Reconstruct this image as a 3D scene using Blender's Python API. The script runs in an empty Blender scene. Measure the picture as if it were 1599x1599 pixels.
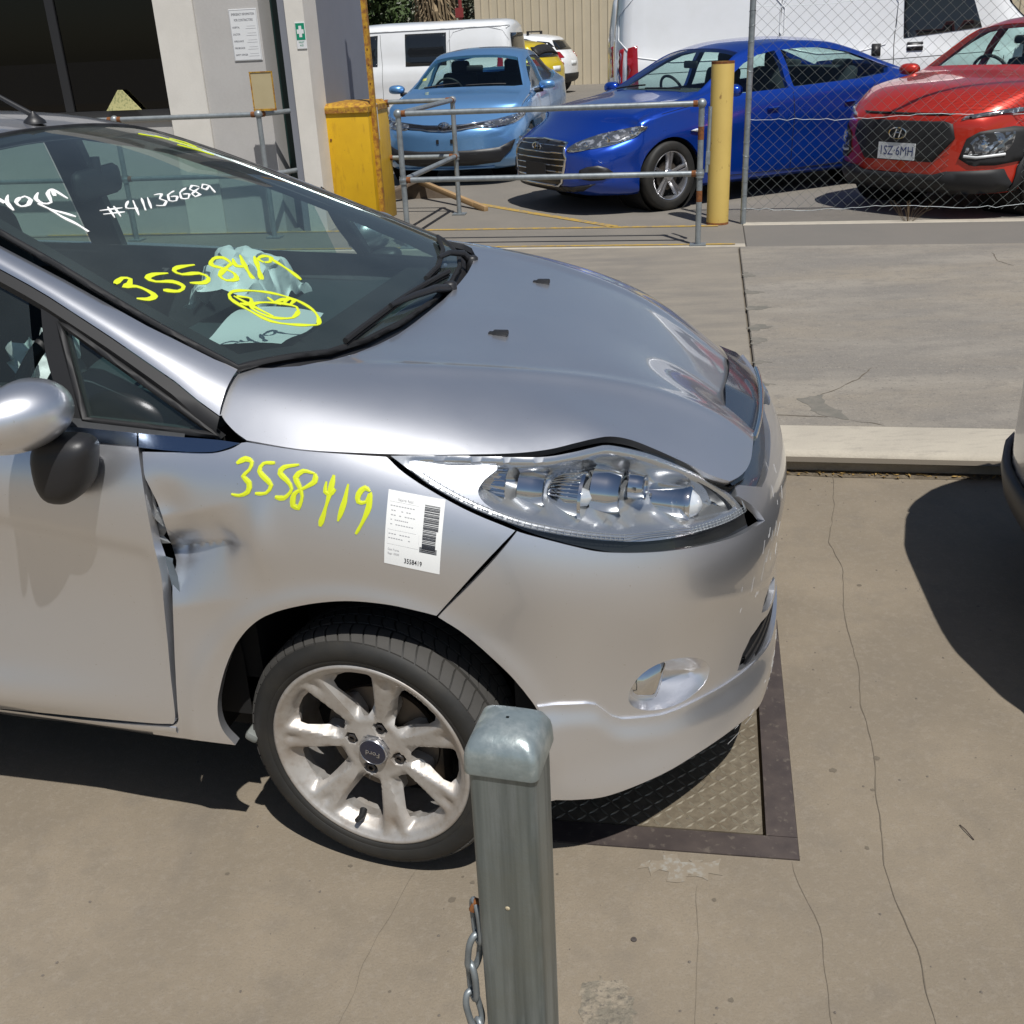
import bpy, bmesh, math, random
import numpy as np
from mathutils import Vector, Matrix
from mathutils.geometry import delaunay_2d_cdt
from mathutils.bvhtree import BVHTree
random.seed(7)
R = math.radians; PI = math.pi
scn = bpy.context.scene
# ---------------------------------------------------------------- camera
CAM_H, PITCH, ROLL, FPX = 1.568, .426, -.0474, 1632/1599
cd = bpy.data.cameras.new('camera'); cam = bpy.data.objects.new('camera', cd); scn.collection.objects.link(cam)
cd.sensor_fit = 'HORIZONTAL'; cd.sensor_width = 36; cd.lens = 36*FPX; cd.clip_start = .05; cd.clip_end = 2000
_f = Vector((0, math.cos(PITCH), -math.sin(PITCH))); _u = Vector((0, math.sin(PITCH), math.cos(PITCH))); _r = Vector((1, 0, 0))
_r2 = math.cos(ROLL)*_r+math.sin(ROLL)*_u; _u2 = -math.sin(ROLL)*_r+math.cos(ROLL)*_u
cam.matrix_world = Matrix.Translation((0, 0, CAM_H)) @ Matrix((_r2, _u2, -_f)).transposed().to_4x4()
scn.camera = cam
# ---------------------------------------------------------------- daylight
SUN_DIR = Vector((.18, -.50, 1)).normalized()          # towards the sun
elev = math.asin(SUN_DIR.z)
w = bpy.data.worlds.new('World'); scn.world = w; w.use_nodes = True
nt = w.node_tree; nt.nodes.clear()
sky = nt.nodes.new('ShaderNodeTexSky'); sky.sky_type = 'NISHITA'; sky.sun_disc = False
sky.sun_elevation = elev; sky.sun_rotation = math.atan2(SUN_DIR.x, SUN_DIR.y); sky.air_density = 1.0; sky.dust_density = .7; sky.ozone_density = 1.2
bg = nt.nodes.new('ShaderNodeBackground'); bg.inputs[1].default_value = .057
out = nt.nodes.new('ShaderNodeOutputWorld'); nt.links.new(sky.outputs[0], bg.inputs[0]); nt.links.new(bg.outputs[0], out.inputs[0])
sl = bpy.data.lights.new('sun', 'SUN'); sl.energy = 4.7; sl.angle = R(.53); sl.color = (1, .975, .93)
so = bpy.data.objects.new('sun', sl); scn.collection.objects.link(so); so.rotation_euler = (-SUN_DIR).to_track_quat('-Z', 'Y').to_euler()
scn.view_settings.view_transform = 'Standard'; scn.view_settings.look = 'None'; scn.view_settings.gamma = 1; scn.view_settings.use_curve_mapping = False
scn.view_settings.exposure = -.02
scn.render.engine = 'CYCLES'
# outlines of the silver car's panels and marks, in the coordinates of its own surfaces
TAB = {'hood_side':[(-.2419,-.6653),(-.2424,-.6803),(-.2439,-.6931),(-.245,-.7052),(-.2452,-.717),(-.2451,-.7281),(-.2448,-.7382),(-.2439,-.7477),(-.2425,-.7568),(-.2413,-.7656),(-.2359,-.7707),(-.2289,-.7762),(-.2217,-.7808),(-.2131,-.7857),(-.2044,-.7902),(-.196,-.7938),(-.1874,-.7969),(-.179,-.8),(-.1618,-.8003),(-.1448,-.8007),(-.1279,-.8009),(-.1111,-.801),(-.0942,-.8006),(-.0773,-.7998),(-.0601,-.7983),(-.0426,-.7964),(-.0252,-.7939),(-.0079,-.7912),(.009,-.7883),(.0252,-.7853),(.0406,-.7824),(.0552,-.7793),(.0696,-.7762),(.0838,-.7729),(.0984,-.7694),(.1136,-.7655),(.1297,-.7612),(.1465,-.7566),(.1637,-.7517),(.1807,-.7467),(.1972,-.7417),(.2128,-.7369),(.2275,-.7321),(.2418,-.7273),(.2555,-.7225),(.2686,-.7176),(.281,-.7126),(.2928,-.7076),(.3037,-.7026),(.3137,-.6977),(.3232,-.6929),(.3321,-.688),(.3408,-.6832),(.3492,-.6782),(.3591,-.672),(.3684,-.6655),(.3773,-.659),(.3856,-.6526),(.3933,-.6467),(.4018,-.64),(.4091,-.6338),(.4158,-.6278),(.4227,-.6216),(.4316,-.6128),(.4404,-.6037),(.4499,-.5949),(.4577,-.5884),(.4659,-.5821),(.4746,-.576),(.4841,-.5701),(.4921,-.5659),(.5005,-.562),(.5094,-.5584),(.519,-.5548),(.5293,-.551),(.5391,-.5477),(.5499,-.5444),(.5612,-.5411),(.5724,-.5379),(.5831,-.5349),(.5927,-.5323),(.6027,-.5297),(.6117,-.5276),(.6199,-.5256),(.6277,-.5234),(.6353,-.5207),(.6444,-.5164),(.6528,-.5115),(.661,-.5062),(.6693,-.5007),(.6771,-.487),(.6847,-.4717),(.6921,-.453),(.6988,-.4314),(.7025,-.4159),(.7056,-.3992),(.7081,-.3803),(.7093,-.3642),(.71,-.3472),(.7106,-.3309),(.7112,-.3144)],
'hood_rear':[(-.2419,-.6653),(-.2321,-.6624),(-.2228,-.66),(-.2135,-.6575),(-.2038,-.6543),(-.1935,-.6497),(-.1822,-.6429),(-.1692,-.6338),(-.1548,-.623),(-.1397,-.6106),(-.1244,-.5967),(-.1102,-.5807),(-.0987,-.5604),(-.0895,-.5368),(-.0807,-.5124),(-.0729,-.4856),(-.0664,-.4545),(-.0612,-.4184),(-.0569,-.3774),(-.0533,-.3297),(-.0493,-.2776),(-.0448,-.2242),(-.0405,-.1703),(-.037,-.1171),(-.0351,-.0665),(-.0356,-.0183),(-.0378,.0268),(-.0408,.0689),(-.0445,.1105),(-.0483,.153),(-.0514,.1981)],
'fender':[(-.1751,.9298),(-.1577,.928),(-.1403,.9261),(-.1233,.9242),(-.1064,.9222),(-.089,.9204),(-.072,.9188),(-.0539,.9174),(-.0345,.9161),(-.0156,.9149),(.0026,.9137),(.0196,.9125),(.0338,.9114),(.0472,.9103),(.0578,.9095),(.0669,.9087),(.0752,.908),(.0843,.9072),(.0922,.9015),(.0993,.8958),(.1068,.8898),(.1163,.8834),(.1234,.8788),(.1313,.874),(.1396,.869),(.1482,.8639),(.1577,.8586),(.1676,.8532),(.1778,.8475),(.1893,.8415),(.2007,.8354),(.2126,.8293),(.2248,.8232),(.2375,.8172),(.2501,.8115),(.2631,.8058),(.2765,.8002),(.29,.7946),(.3034,.7888),(.3168,.7829),(.305,.7729),(.2931,.7627),(.2817,.752),(.2698,.741),(.2584,.7293),(.2461,.7167),(.2339,.7033),(.2213,.6888),(.2082,.6735),(.1948,.6575),(.1814,.6419),(.1688,.628),(.1617,.6302),(.1553,.6323),(.1478,.6345),(.138,.6371),(.1297,.6392),(.1206,.6415),(.1103,.6438),(.0997,.6461),(.0882,.648),(.0768,.6495),(.0646,.6506),(.0519,.6515),(.0389,.6521),(.0255,.6522),(.0117,.6519),(-.0018,.6509),(-.016,.6493),(-.0302,.6471),(-.0444,.6444),(-.059,.6412),(-.0732,.6377),(-.087,.6338),(-.1008,.6297),(-.1147,.6253),(-.1281,.6205),(-.1411,.6153),(-.1533,.6095),(-.1652,.6034),(-.1758,.5966),(-.1857,.5893),(-.1948,.5815),(-.2039,.5732),(-.2126,.5643),(-.2208,.5549),(-.2307,.543),(-.2402,.5305),(-.2485,.5176),(-.2564,.5047),(-.2635,.4918),(-.269,.4808),(-.2745,.4695),(-.2793,.458),(-.284,.4466),(-.288,.4356),(-.2915,.4252),(-.2966,.4107),(-.3006,.3972),(-.3033,.3843),(-.3053,.3718),(-.3061,.3598),(-.3057,.3482),(-.3041,.3373),(-.301,.327),(-.2966,.3177),(-.2911,.3091),(-.2848,.3006),(-.2793,.2915),(-.2899,.2916),(-.3002,.2917),(-.3105,.2918),(-.3211,.2921),(-.3326,.2933),(-.3448,.2958),(-.3594,.2981),(-.3807,.2949),(-.4044,.2912),(-.4261,.2903),(-.4478,.2896),(-.4691,.2887),(-.4664,.3034),(-.4518,.3089),(-.4372,.3139),(-.4237,.3185),(-.4135,.3228),(-.402,.33),(-.3965,.3382),(-.3949,.3449),(-.3937,.363),(-.3926,.3755),(-.3914,.3909),(-.3898,.4083),(-.3886,.4269),(-.3866,.4458),(-.3851,.4642),(-.3831,.4831),(-.3807,.5034),(-.378,.5242),(-.3752,.5445),(-.3724,.5632),(-.3697,.5794),(-.3673,.5948),(-.3673,.6054),(-.3677,.6139),(-.3681,.6215),(-.3681,.6292),(-.3677,.6391),(-.3665,.6483),(-.3653,.6565),(-.3645,.6635),(-.3626,.6717),(-.363,.6792),(-.3653,.6855),(-.3689,.6929),(-.3728,.7005),(-.3693,.7126),(-.3645,.7249),(-.361,.7348),(-.3562,.7498),(-.3523,.7628),(-.3495,.7773),(-.348,.7914),(-.3515,.8019),(-.3539,.8115),(-.3566,.8223),(-.3594,.8326),(-.3618,.8418),(-.3641,.8498),(-.3669,.8574),(-.3697,.8631),(-.3716,.871),(-.3728,.8777),(-.3736,.8854),(-.3748,.8936),(-.376,.9017),(-.3776,.9094),(-.3653,.9096),(-.3527,.9098),(-.3405,.91),(-.3282,.9102),(-.3164,.9105),(-.3045,.9107),(-.2927,.9108),(-.2812,.9108),(-.2694,.9108),(-.2583,.9109),(-.2481,.9112),(-.239,.9117),(-.2276,.9132),(-.2181,.9152),(-.2098,.9174),(-.2027,.9196),(-.1952,.9228),(-.1897,.9262),(-.1849,.9287)],
'door_front':[(-.3874,.9173),(-.3855,.91),(-.3835,.9031),(-.3815,.895),(-.3791,.8841),(-.3772,.8743),(-.3756,.8626),(-.374,.8495),(-.3728,.8357),(-.372,.822),(-.3716,.8091),(-.3712,.7971),(-.3712,.7856),(-.3712,.7743),(-.3716,.763),(-.372,.7515),(-.3724,.7397),(-.3732,.7275),(-.3736,.715),(-.3744,.7023),(-.3752,.6896),(-.376,.6771),(-.3768,.6645),(-.3784,.6517),(-.3803,.6389),(-.3823,.626),(-.3847,.6132),(-.3862,.6006),(-.3878,.5884),(-.389,.5767),(-.3902,.5653),(-.391,.5542),(-.3922,.543),(-.393,.5315),(-.3937,.5195),(-.3945,.507),(-.3957,.494),(-.3965,.4808),(-.3973,.4674),(-.3981,.4537),(-.3989,.4398),(-.3993,.4248),(-.3993,.4085),(-.3997,.3918),(-.4001,.3757),(-.4009,.3613),(-.402,.3497),(-.4064,.3342),(-.4107,.3281),(-.4214,.3271),(-.4293,.3261),(-.4368,.3251),(-.4478,.3241),(-.4652,.323),(-.4932,.3216),(-.5339,.3196),(-.586,.3169),(-.6464,.3131),(-.7135,.3076),(-.7845,.2995),(-.8576,.2883)],
'bump_top':[(.3204,.7816),(.3247,.7796),(.3373,.7751),(.3472,.7718),(.3602,.7675),(.3748,.7626),(.3902,.7574),(.4048,.7523),(.4179,.7478),(.4289,.744),(.4388,.7405),(.4483,.7372),(.4577,.7341),(.468,.7312),(.4798,.7282),(.4936,.7251),(.5094,.722),(.526,.7187),(.5434,.7154),(.5608,.7122),(.5777,.709),(.5947,.7059),(.6113,.7029),(.6287,.6997),(.646,.6965),(.6638,.6931),(.6819,.6895),(.7009,.6858),(.7202,.6819),(.7404,.6779),(.7605,.6739),(.7798,.6701),(.7976,.6666),(.8217,.6622),(.8426,.6589),(.8616,.6561),(.8817,.653),(.9081,.6484),(.9338,.6438),(.963,.6378),(.9547,.6486),(.9448,.6605),(.935,.6708),(.9239,.6819),(.9125,.6927),(.8998,.703),(.8868,.713),(.8742,.7226),(.8762,.7294),(.8781,.7361),(.8805,.7427),(.9014,.735),(.9231,.7267),(.9464,.7176),(.9721,.7075),(1.0001,.6962),(1.0195,.697),(1.0396,.6974),(1.0629,.699),(1.083,.7012),(1.1063,.7039),(1.1316,.7068),(1.1576,.7098),(1.1793,.7122),(1.2026,.7147),(1.2267,.7173),(1.25,.72),(1.2709,.723),(1.2906,.7279),(1.3056,.7338),(1.3195,.7399),(1.3353,.7455)],
'bump_arch':[(.3618,.2208),(.363,.2383),(.3642,.2556),(.3654,.2724),(.3661,.2886),(.3669,.3037),(.3669,.317),(.3665,.3326),(.3658,.3448),(.3638,.3558),(.3614,.3674),(.3586,.3778),(.3551,.3885),(.3511,.3991),(.3476,.409),(.3436,.418),(.3385,.4297),(.3334,.4393),(.3267,.4505),(.3219,.4588),(.3164,.468),(.3101,.4775),(.3042,.487),(.2979,.4962),(.2915,.5049),(.2848,.5133),(.2781,.5217),(.271,.5303),(.2631,.5395),(.256,.5479),(.2485,.5568),(.2402,.5659),(.2323,.5748),(.224,.5833),(.2161,.591),(.2086,.5978),(.2011,.6038),(.1936,.6095),(.1861,.6148),(.179,.6201),(.1715,.6255)],
'bump_bot':[(.3618,.2208),(.3717,.2198),(.3811,.2185),(.391,.2173),(.4009,.2162),(.4119,.2156),(.4214,.2151),(.4309,.2144),(.4408,.2138),(.4514,.2136),(.4629,.2141),(.4755,.2155),(.4905,.2178),(.5071,.2206),(.5248,.2236),(.5434,.2264),(.5615,.2288),(.5789,.2307),(.5947,.2324),(.6101,.234),(.6255,.2355),(.6405,.2367),(.6559,.2374),(.6717,.2377),(.6875,.2374),(.7033,.2368),(.7191,.236),(.7352,.235),(.7514,.2337),(.7684,.2323),(.7858,.2307),(.8031,.2288),(.8213,.2266),(.8406,.2236),(.862,.2194),(.8864,.2129)],
'fog':[(.5268,.4038),(.5272,.415),(.5315,.4272),(.5383,.4383),(.5469,.4478),(.5584,.456),(.5722,.4622),(.5888,.4659),(.6081,.4669),(.6302,.4643),(.6559,.4571),(.6851,.4454),(.7116,.4317),(.7321,.4173),(.7475,.4027),(.7554,.3893),(.755,.3769),(.7475,.3658),(.7333,.3581),(.7127,.3539),(.6871,.3518),(.6626,.3514),(.6401,.3529),(.618,.3561),(.5983,.3599),(.5797,.3648),(.5627,.3708),(.5493,.3775),(.5387,.3852),(.5308,.3941)],
'lens':[(.0902,.907),(.0977,.9025),(.1052,.898),(.1123,.8934),(.1198,.8887),(.1273,.8839),(.1348,.8791),(.1419,.8742),(.149,.8693),(.1573,.8639),(.1676,.8581),(.1771,.8527),(.1881,.8467),(.2,.8405),(.2122,.8343),(.2248,.8281),(.2375,.8222),(.2501,.8166),(.2635,.8109),(.2773,.8053),(.2907,.7999),(.3042,.7948),(.3172,.7901),(.329,.786),(.3409,.7822),(.3523,.7789),(.3638,.7757),(.3756,.7725),(.3875,.7693),(.4001,.7659),(.4131,.7626),(.4261,.7593),(.4396,.756),(.453,.7528),(.4664,.7496),(.4802,.7465),(.494,.7433),(.5083,.7401),(.5229,.737),(.5371,.7341),(.5513,.7313),(.5651,.7288),(.5793,.7265),(.5935,.7243),(.6077,.7221),(.6227,.7199),(.6377,.7176),(.6535,.7153),(.6697,.7129),(.6863,.7106),(.7029,.7081),(.7191,.7057),(.7344,.7034),(.7514,.7008),(.7676,.6984),(.783,.6963),(.7976,.6944),(.8126,.6927),(.8308,.6908),(.8477,.6895),(.8651,.6882),(.8837,.6863),(.8805,.6953),(.8781,.704),(.8718,.7147),(.8655,.7225),(.8584,.731),(.8501,.74),(.8406,.7492),(.8296,.7585),(.8193,.7664),(.8079,.7746),(.7956,.7828),(.783,.7908),(.7708,.7985),(.7593,.8056),(.7479,.8125),(.7364,.8192),(.7246,.8257),(.7127,.8318),(.7013,.8374),(.6906,.8424),(.6764,.8484),(.6634,.8532),(.65,.8575),(.6334,.8623),(.6168,.8668),(.5975,.8715),(.5789,.876),(.5615,.8798),(.5473,.8826),(.5292,.8848),(.515,.8852),(.4996,.8853),(.4865,.8854),(.4727,.8852),(.4581,.885),(.4427,.885),(.4325,.885),(.4226,.8849),(.4119,.8848),(.4009,.8849),(.3883,.8853),(.374,.8861),(.3575,.8874),(.3393,.8891),(.3196,.891),(.2998,.893),(.2805,.8949),(.2619,.8966),(.2442,.8981),(.226,.8997),(.2079,.9013),(.1905,.9027),(.1739,.9039),(.1589,.9049),(.1455,.9056),(.1336,.906),(.1226,.9064),(.1119,.9066),(.1013,.9068)],
'chrome1':[(-.5441,.9481),(-.5185,.9466),(-.4928,.9451),(-.4676,.9435),(-.4419,.9421),(-.4166,.9406),(-.3918,.9392),(-.3902,.9326),(-.389,.9259),(-.3878,.9193),(-.4131,.9205),(-.4384,.9217),(-.4636,.9229),(-.4889,.9242),(-.5141,.9255),(-.5398,.9269),(-.541,.934),(-.5426,.9411)],
'chrome2':[(-.3878,.9392),(-.3728,.9386),(-.3574,.9379),(-.342,.9373),(-.3266,.9366),(-.3124,.9361),(-.299,.9355),(-.2864,.9351),(-.2745,.9348),(-.2631,.9345),(-.2524,.9341),(-.2426,.9338),(-.2331,.9333),(-.2224,.9327),(-.2133,.9319),(-.2047,.9311),(-.196,.9303),(-.1873,.9296),(-.1956,.926),(-.2058,.9224),(-.2126,.9204),(-.2197,.9182),(-.2283,.9162),(-.2394,.9147),(-.2485,.9141),(-.2583,.9137),(-.2694,.9135),(-.2808,.9134),(-.2931,.9135),(-.3049,.9137),(-.3176,.914),(-.3302,.9145),(-.3436,.9152),(-.357,.9159),(-.3705,.9167),(-.3839,.9174),(-.3851,.9247),(-.3862,.932)],
'label':[(.0926,.8586),(.1028,.8578),(.1127,.8569),(.123,.856),(.1332,.8551),(.1431,.8541),(.1534,.8531),(.1632,.8522),(.1735,.8511),(.1838,.8501),(.1936,.8491),(.1932,.8386),(.1925,.8281),(.1913,.8174),(.1905,.8065),(.1897,.7954),(.1885,.7841),(.1873,.7726),(.1861,.7609),(.1846,.7489),(.1834,.7365),(.1818,.7239),(.1798,.7109),(.17,.7118),(.1601,.7126),(.1502,.7134),(.14,.7142),(.1301,.7149),(.1198,.7156),(.11,.7163),(.0997,.717),(.0894,.7176),(.0796,.7182),(.0815,.7314),(.0831,.7443),(.0847,.7568),(.0863,.769),(.0875,.7809),(.0886,.7926),(.0894,.804),(.0902,.8153),(.091,.8264),(.0918,.8373),(.0922,.8481)],
'quarter':[(-.5712,1.1201),(-.5134,1.0885),(-.4565,1.0573),(-.4004,1.0264),(-.345,.9958),(-.2904,.9654),(-.2366,.9353),(-.2808,.9384),(-.3254,.9415),(-.3705,.9446),(-.4161,.9478),(-.4621,.9509),(-.5086,.9541),(-.5187,.9818),(-.5289,1.0095),(-.5393,1.0371),(-.5498,1.0648),(-.5604,1.0924)],
'div':[(-.6152,1.1634),(-.6078,1.1565),(-.6005,1.1496),(-.5932,1.1428),(-.5859,1.1359),(-.5786,1.1291),(-.5714,1.1222),(-.5606,1.0942),(-.5499,1.0662),(-.5394,1.0382),(-.529,1.0102),(-.5187,.9822),(-.5086,.9541),(-.5202,.9538),(-.5319,.9535),(-.5436,.9531),(-.5521,.9703),(-.5611,.9874),(-.5701,1.0045),(-.5787,1.0216),(-.5866,1.0389),(-.5933,1.0564),(-.5985,1.074),(-.6026,1.0918),(-.6059,1.1097),(-.6088,1.1276),(-.6117,1.1455)],
'near_glass_edge':[(-.2387,-.6796),(-.2695,-.6756),(-.3006,-.6715),(-.3326,-.6667),(-.3627,-.6621),(-.3937,-.657),(-.4342,-.6487),(-.4926,-.6347),(-.5614,-.6173),(-.6248,-.6019),(-.675,-.5909),(-.7193,-.5816),(-.7642,-.5719)],
'pillar_low':[(-.7074,-.6685,1.2092),(-.6157,-.687,1.171),(-.4677,-.7217,1.0974),(-.3194,-.7575,1.0185),(-.2639,-.7737,.9814),(-.2315,-.7807,.9653)],
'pillar_up':[(-.7407,-.6112,1.242),(-.5831,-.6363,1.1745),(-.4245,-.6687,1.1048),(-.3267,-.6799,1.0638),(-.26,-.687,1.035),(-.2348,-.6832,1.0258)],
'foglamp':[(.5351,.4044),(.5355,.4177),(.5398,.432),(.5485,.4449),(.5608,.4553),(.5762,.4609),(.5939,.4626),(.6129,.4608),(.629,.4555),(.6338,.4494),(.6322,.4393),(.6275,.4201),(.6196,.3999),(.6109,.3832),(.6002,.3722),(.5852,.3721),(.5702,.3767),(.5572,.3818),(.5465,.3883),(.539,.3953)],
'mark_fender':[[(-.1893,.8971),(-.181,.9018),(-.1731,.9048),(-.1652,.9036),(-.1601,.9),(-.1605,.8942),(-.164,.8877),(-.1707,.8822),(-.1755,.8769),(-.1699,.8721),(-.1632,.8667),(-.1624,.8588),(-.1656,.8513),(-.1739,.8464),(-.1833,.8438),(-.1908,.844),(-.1983,.8454)],[(-.1162,.8997),(-.1241,.8997),(-.132,.8997),(-.1379,.8985),(-.1431,.8929),(-.1443,.8862),(-.1403,.8812),(-.134,.8761),(-.1265,.8701),(-.1214,.8637),(-.1245,.8564),(-.1312,.8504),(-.1403,.8492),(-.151,.8496)],[(-.0708,.8976),(-.0811,.8964),(-.091,.8952),(-.0989,.8933),(-.1048,.8885),(-.1052,.883),(-.1001,.8783),(-.0929,.873),(-.0862,.866),(-.0831,.8584),(-.0858,.8526),(-.0914,.8467),(-.0977,.8427),(-.106,.8424),(-.1143,.8443)],[(-.0412,.8839),(-.0487,.8857),(-.0562,.8875),(-.0629,.8878),(-.0712,.8838),(-.0764,.8774),(-.0736,.8706),(-.0689,.8629),(-.0653,.8547),(-.0637,.8458),(-.0653,.8384),(-.0685,.8307),(-.0716,.8256),(-.0811,.8298),(-.0815,.8356),(-.0807,.8432),(-.0783,.8498),(-.0732,.8542),(-.0661,.8576),(-.059,.861),(-.0523,.8645),(-.0456,.8681),(-.0408,.8717),(-.0397,.8777),(-.0412,.8839)],[(-.0195,.8718),(-.0211,.8628),(-.0215,.8552),(-.0144,.851),(-.0089,.8545),(-.0029,.8595)],[(-.0065,.882),(-.0081,.8733),(-.0101,.8645),(-.012,.8552),(-.0152,.8453),(-.0183,.835),(-.0219,.8247),(-.0251,.8147),(-.029,.8049),(-.0326,.7949)],[(.02,.8677),(.018,.8582),(.016,.8485),(.0136,.8383),(.0097,.8276),(.0057,.8164),(.001,.805)],[(.059,.855),(.0547,.8592),(.05,.8613),(.0436,.8574),(.0389,.8511),(.0373,.8441),(.0389,.8384),(.0452,.8367),(.0527,.8384),(.0571,.8471),(.0594,.853),(.0598,.8482),(.059,.8392),(.0575,.8298),(.0543,.8212),(.05,.8121),(.0456,.8036),(.0413,.7964),(.0373,.7897),(.033,.783)]],
'mark_number':[[(-.5205,-.5903),(-.5212,-.5752),(-.5205,-.5623),(-.5144,-.5557),(-.5073,-.5549),(-.501,-.572),(-.5036,-.5856),(-.4999,-.5821),(-.4941,-.5754),(-.4874,-.5702),(-.4797,-.5685),(-.4712,-.5686),(-.4635,-.5696),(-.454,-.5721),(-.4478,-.5769),(-.4474,-.5854),(-.4512,-.5944),(-.456,-.5989),(-.4624,-.6029),(-.4689,-.6069)],[(-.4701,-.4775),(-.476,-.487),(-.4819,-.4963),(-.4862,-.505),(-.4888,-.5177),(-.4874,-.527),(-.4802,-.53),(-.4701,-.5272),(-.4632,-.5197),(-.4558,-.5092),(-.4484,-.5015),(-.4401,-.4987),(-.4318,-.4991),(-.4258,-.5021),(-.4219,-.5135),(-.4237,-.5269),(-.4294,-.5337),(-.4378,-.5397),(-.4463,-.5457)],[(-.4541,-.3959),(-.4595,-.4098),(-.4648,-.4233),(-.4684,-.4349),(-.4698,-.4489),(-.4672,-.458),(-.4595,-.4614),(-.4496,-.4579),(-.4436,-.4477),(-.4374,-.4335),(-.4309,-.4231),(-.4192,-.4204),(-.4094,-.4258),(-.4053,-.4387),(-.4062,-.4542),(-.4108,-.4627),(-.4177,-.4708),(-.4246,-.4787)],[(-.4109,-.3151),(-.4237,-.3071),(-.4346,-.3038),(-.4413,-.3142),(-.4437,-.33),(-.4405,-.3488),(-.4335,-.3631),(-.427,-.3633),(-.419,-.359),(-.411,-.3555),(-.4029,-.3542),(-.3947,-.3537),(-.3874,-.3557),(-.3777,-.3656),(-.3722,-.3783),(-.375,-.3922),(-.3819,-.4023),(-.3914,-.4029),(-.4006,-.3951),(-.4052,-.3748),(-.408,-.3506),(-.4097,-.3324),(-.4109,-.3151)],[(-.4201,-.2888),(-.4094,-.306),(-.3997,-.3165),(-.3926,-.3081),(-.3862,-.293)],[(-.4196,-.2541),(-.4097,-.2689),(-.3999,-.2835),(-.3892,-.2983),(-.3769,-.3136),(-.3638,-.329),(-.3509,-.344)],[(-.399,-.2267),(-.3846,-.2505),(-.3701,-.2749),(-.3597,-.2929),(-.3491,-.3115),(-.3387,-.3297)],[(-.3732,-.2361),(-.3821,-.2351),(-.3889,-.2311),(-.3903,-.2163),(-.3881,-.2009),(-.3821,-.1932),(-.3751,-.1925),(-.3672,-.2179),(-.3693,-.2274),(-.3732,-.2361)],[(-.3723,-.1992),(-.3596,-.2037),(-.3464,-.2086),(-.3368,-.2123),(-.3267,-.2164),(-.3167,-.2212),(-.3069,-.2271),(-.2972,-.2336),(-.2875,-.24)]],
'mark_ring':[[(-.1838,-.4151),(-.1925,-.4286),(-.2012,-.4418),(-.2114,-.4544),(-.2237,-.4674),(-.2375,-.4798),(-.2524,-.4878),(-.269,-.4893),(-.2869,-.4868),(-.3035,-.4833),(-.3189,-.4801),(-.3331,-.476),(-.3439,-.4703),(-.3525,-.4576),(-.3539,-.4421),(-.3509,-.431),(-.3447,-.419),(-.3366,-.4069),(-.3264,-.3941),(-.3142,-.381),(-.3011,-.3698),(-.2869,-.361),(-.2719,-.3542),(-.2572,-.3504),(-.2432,-.3504),(-.2297,-.3534),(-.2178,-.3588),(-.2077,-.367),(-.1992,-.3775),(-.1925,-.3877),(-.1871,-.4016),(-.1838,-.4151)],[(-.2334,-.3915),(-.2294,-.4134),(-.2293,-.434),(-.2355,-.4475),(-.2448,-.4602),(-.2549,-.4696),(-.2656,-.4745),(-.277,-.4763),(-.2869,-.4759),(-.2982,-.4715),(-.3048,-.4629),(-.305,-.4505),(-.2992,-.4349),(-.2911,-.4221),(-.2803,-.408),(-.2697,-.3962),(-.26,-.3881),(-.2505,-.3825),(-.2428,-.3805),(-.2313,-.3968)],[(-.3404,-.4501),(-.3322,-.4431),(-.324,-.4359),(-.3174,-.4336),(-.3105,-.4452),(-.3085,-.4602),(-.3143,-.4672),(-.3231,-.4724)],[(-.2977,-.3963),(-.286,-.4019),(-.276,-.4057),(-.2676,-.4015)],[(-.2721,-.3651),(-.2748,-.3795),(-.2776,-.3935),(-.2804,-.4074)],[(-.2644,-.3967),(-.2677,-.3764),(-.2689,-.3601),(-.2632,-.3555),(-.2566,-.3585),(-.255,-.3822),(-.2621,-.3898)],[(-.3435,-.4544),(-.3281,-.4568),(-.3129,-.4592),(-.2981,-.4612),(-.284,-.4627),(-.2704,-.4638),(-.2568,-.4648)]],
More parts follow.
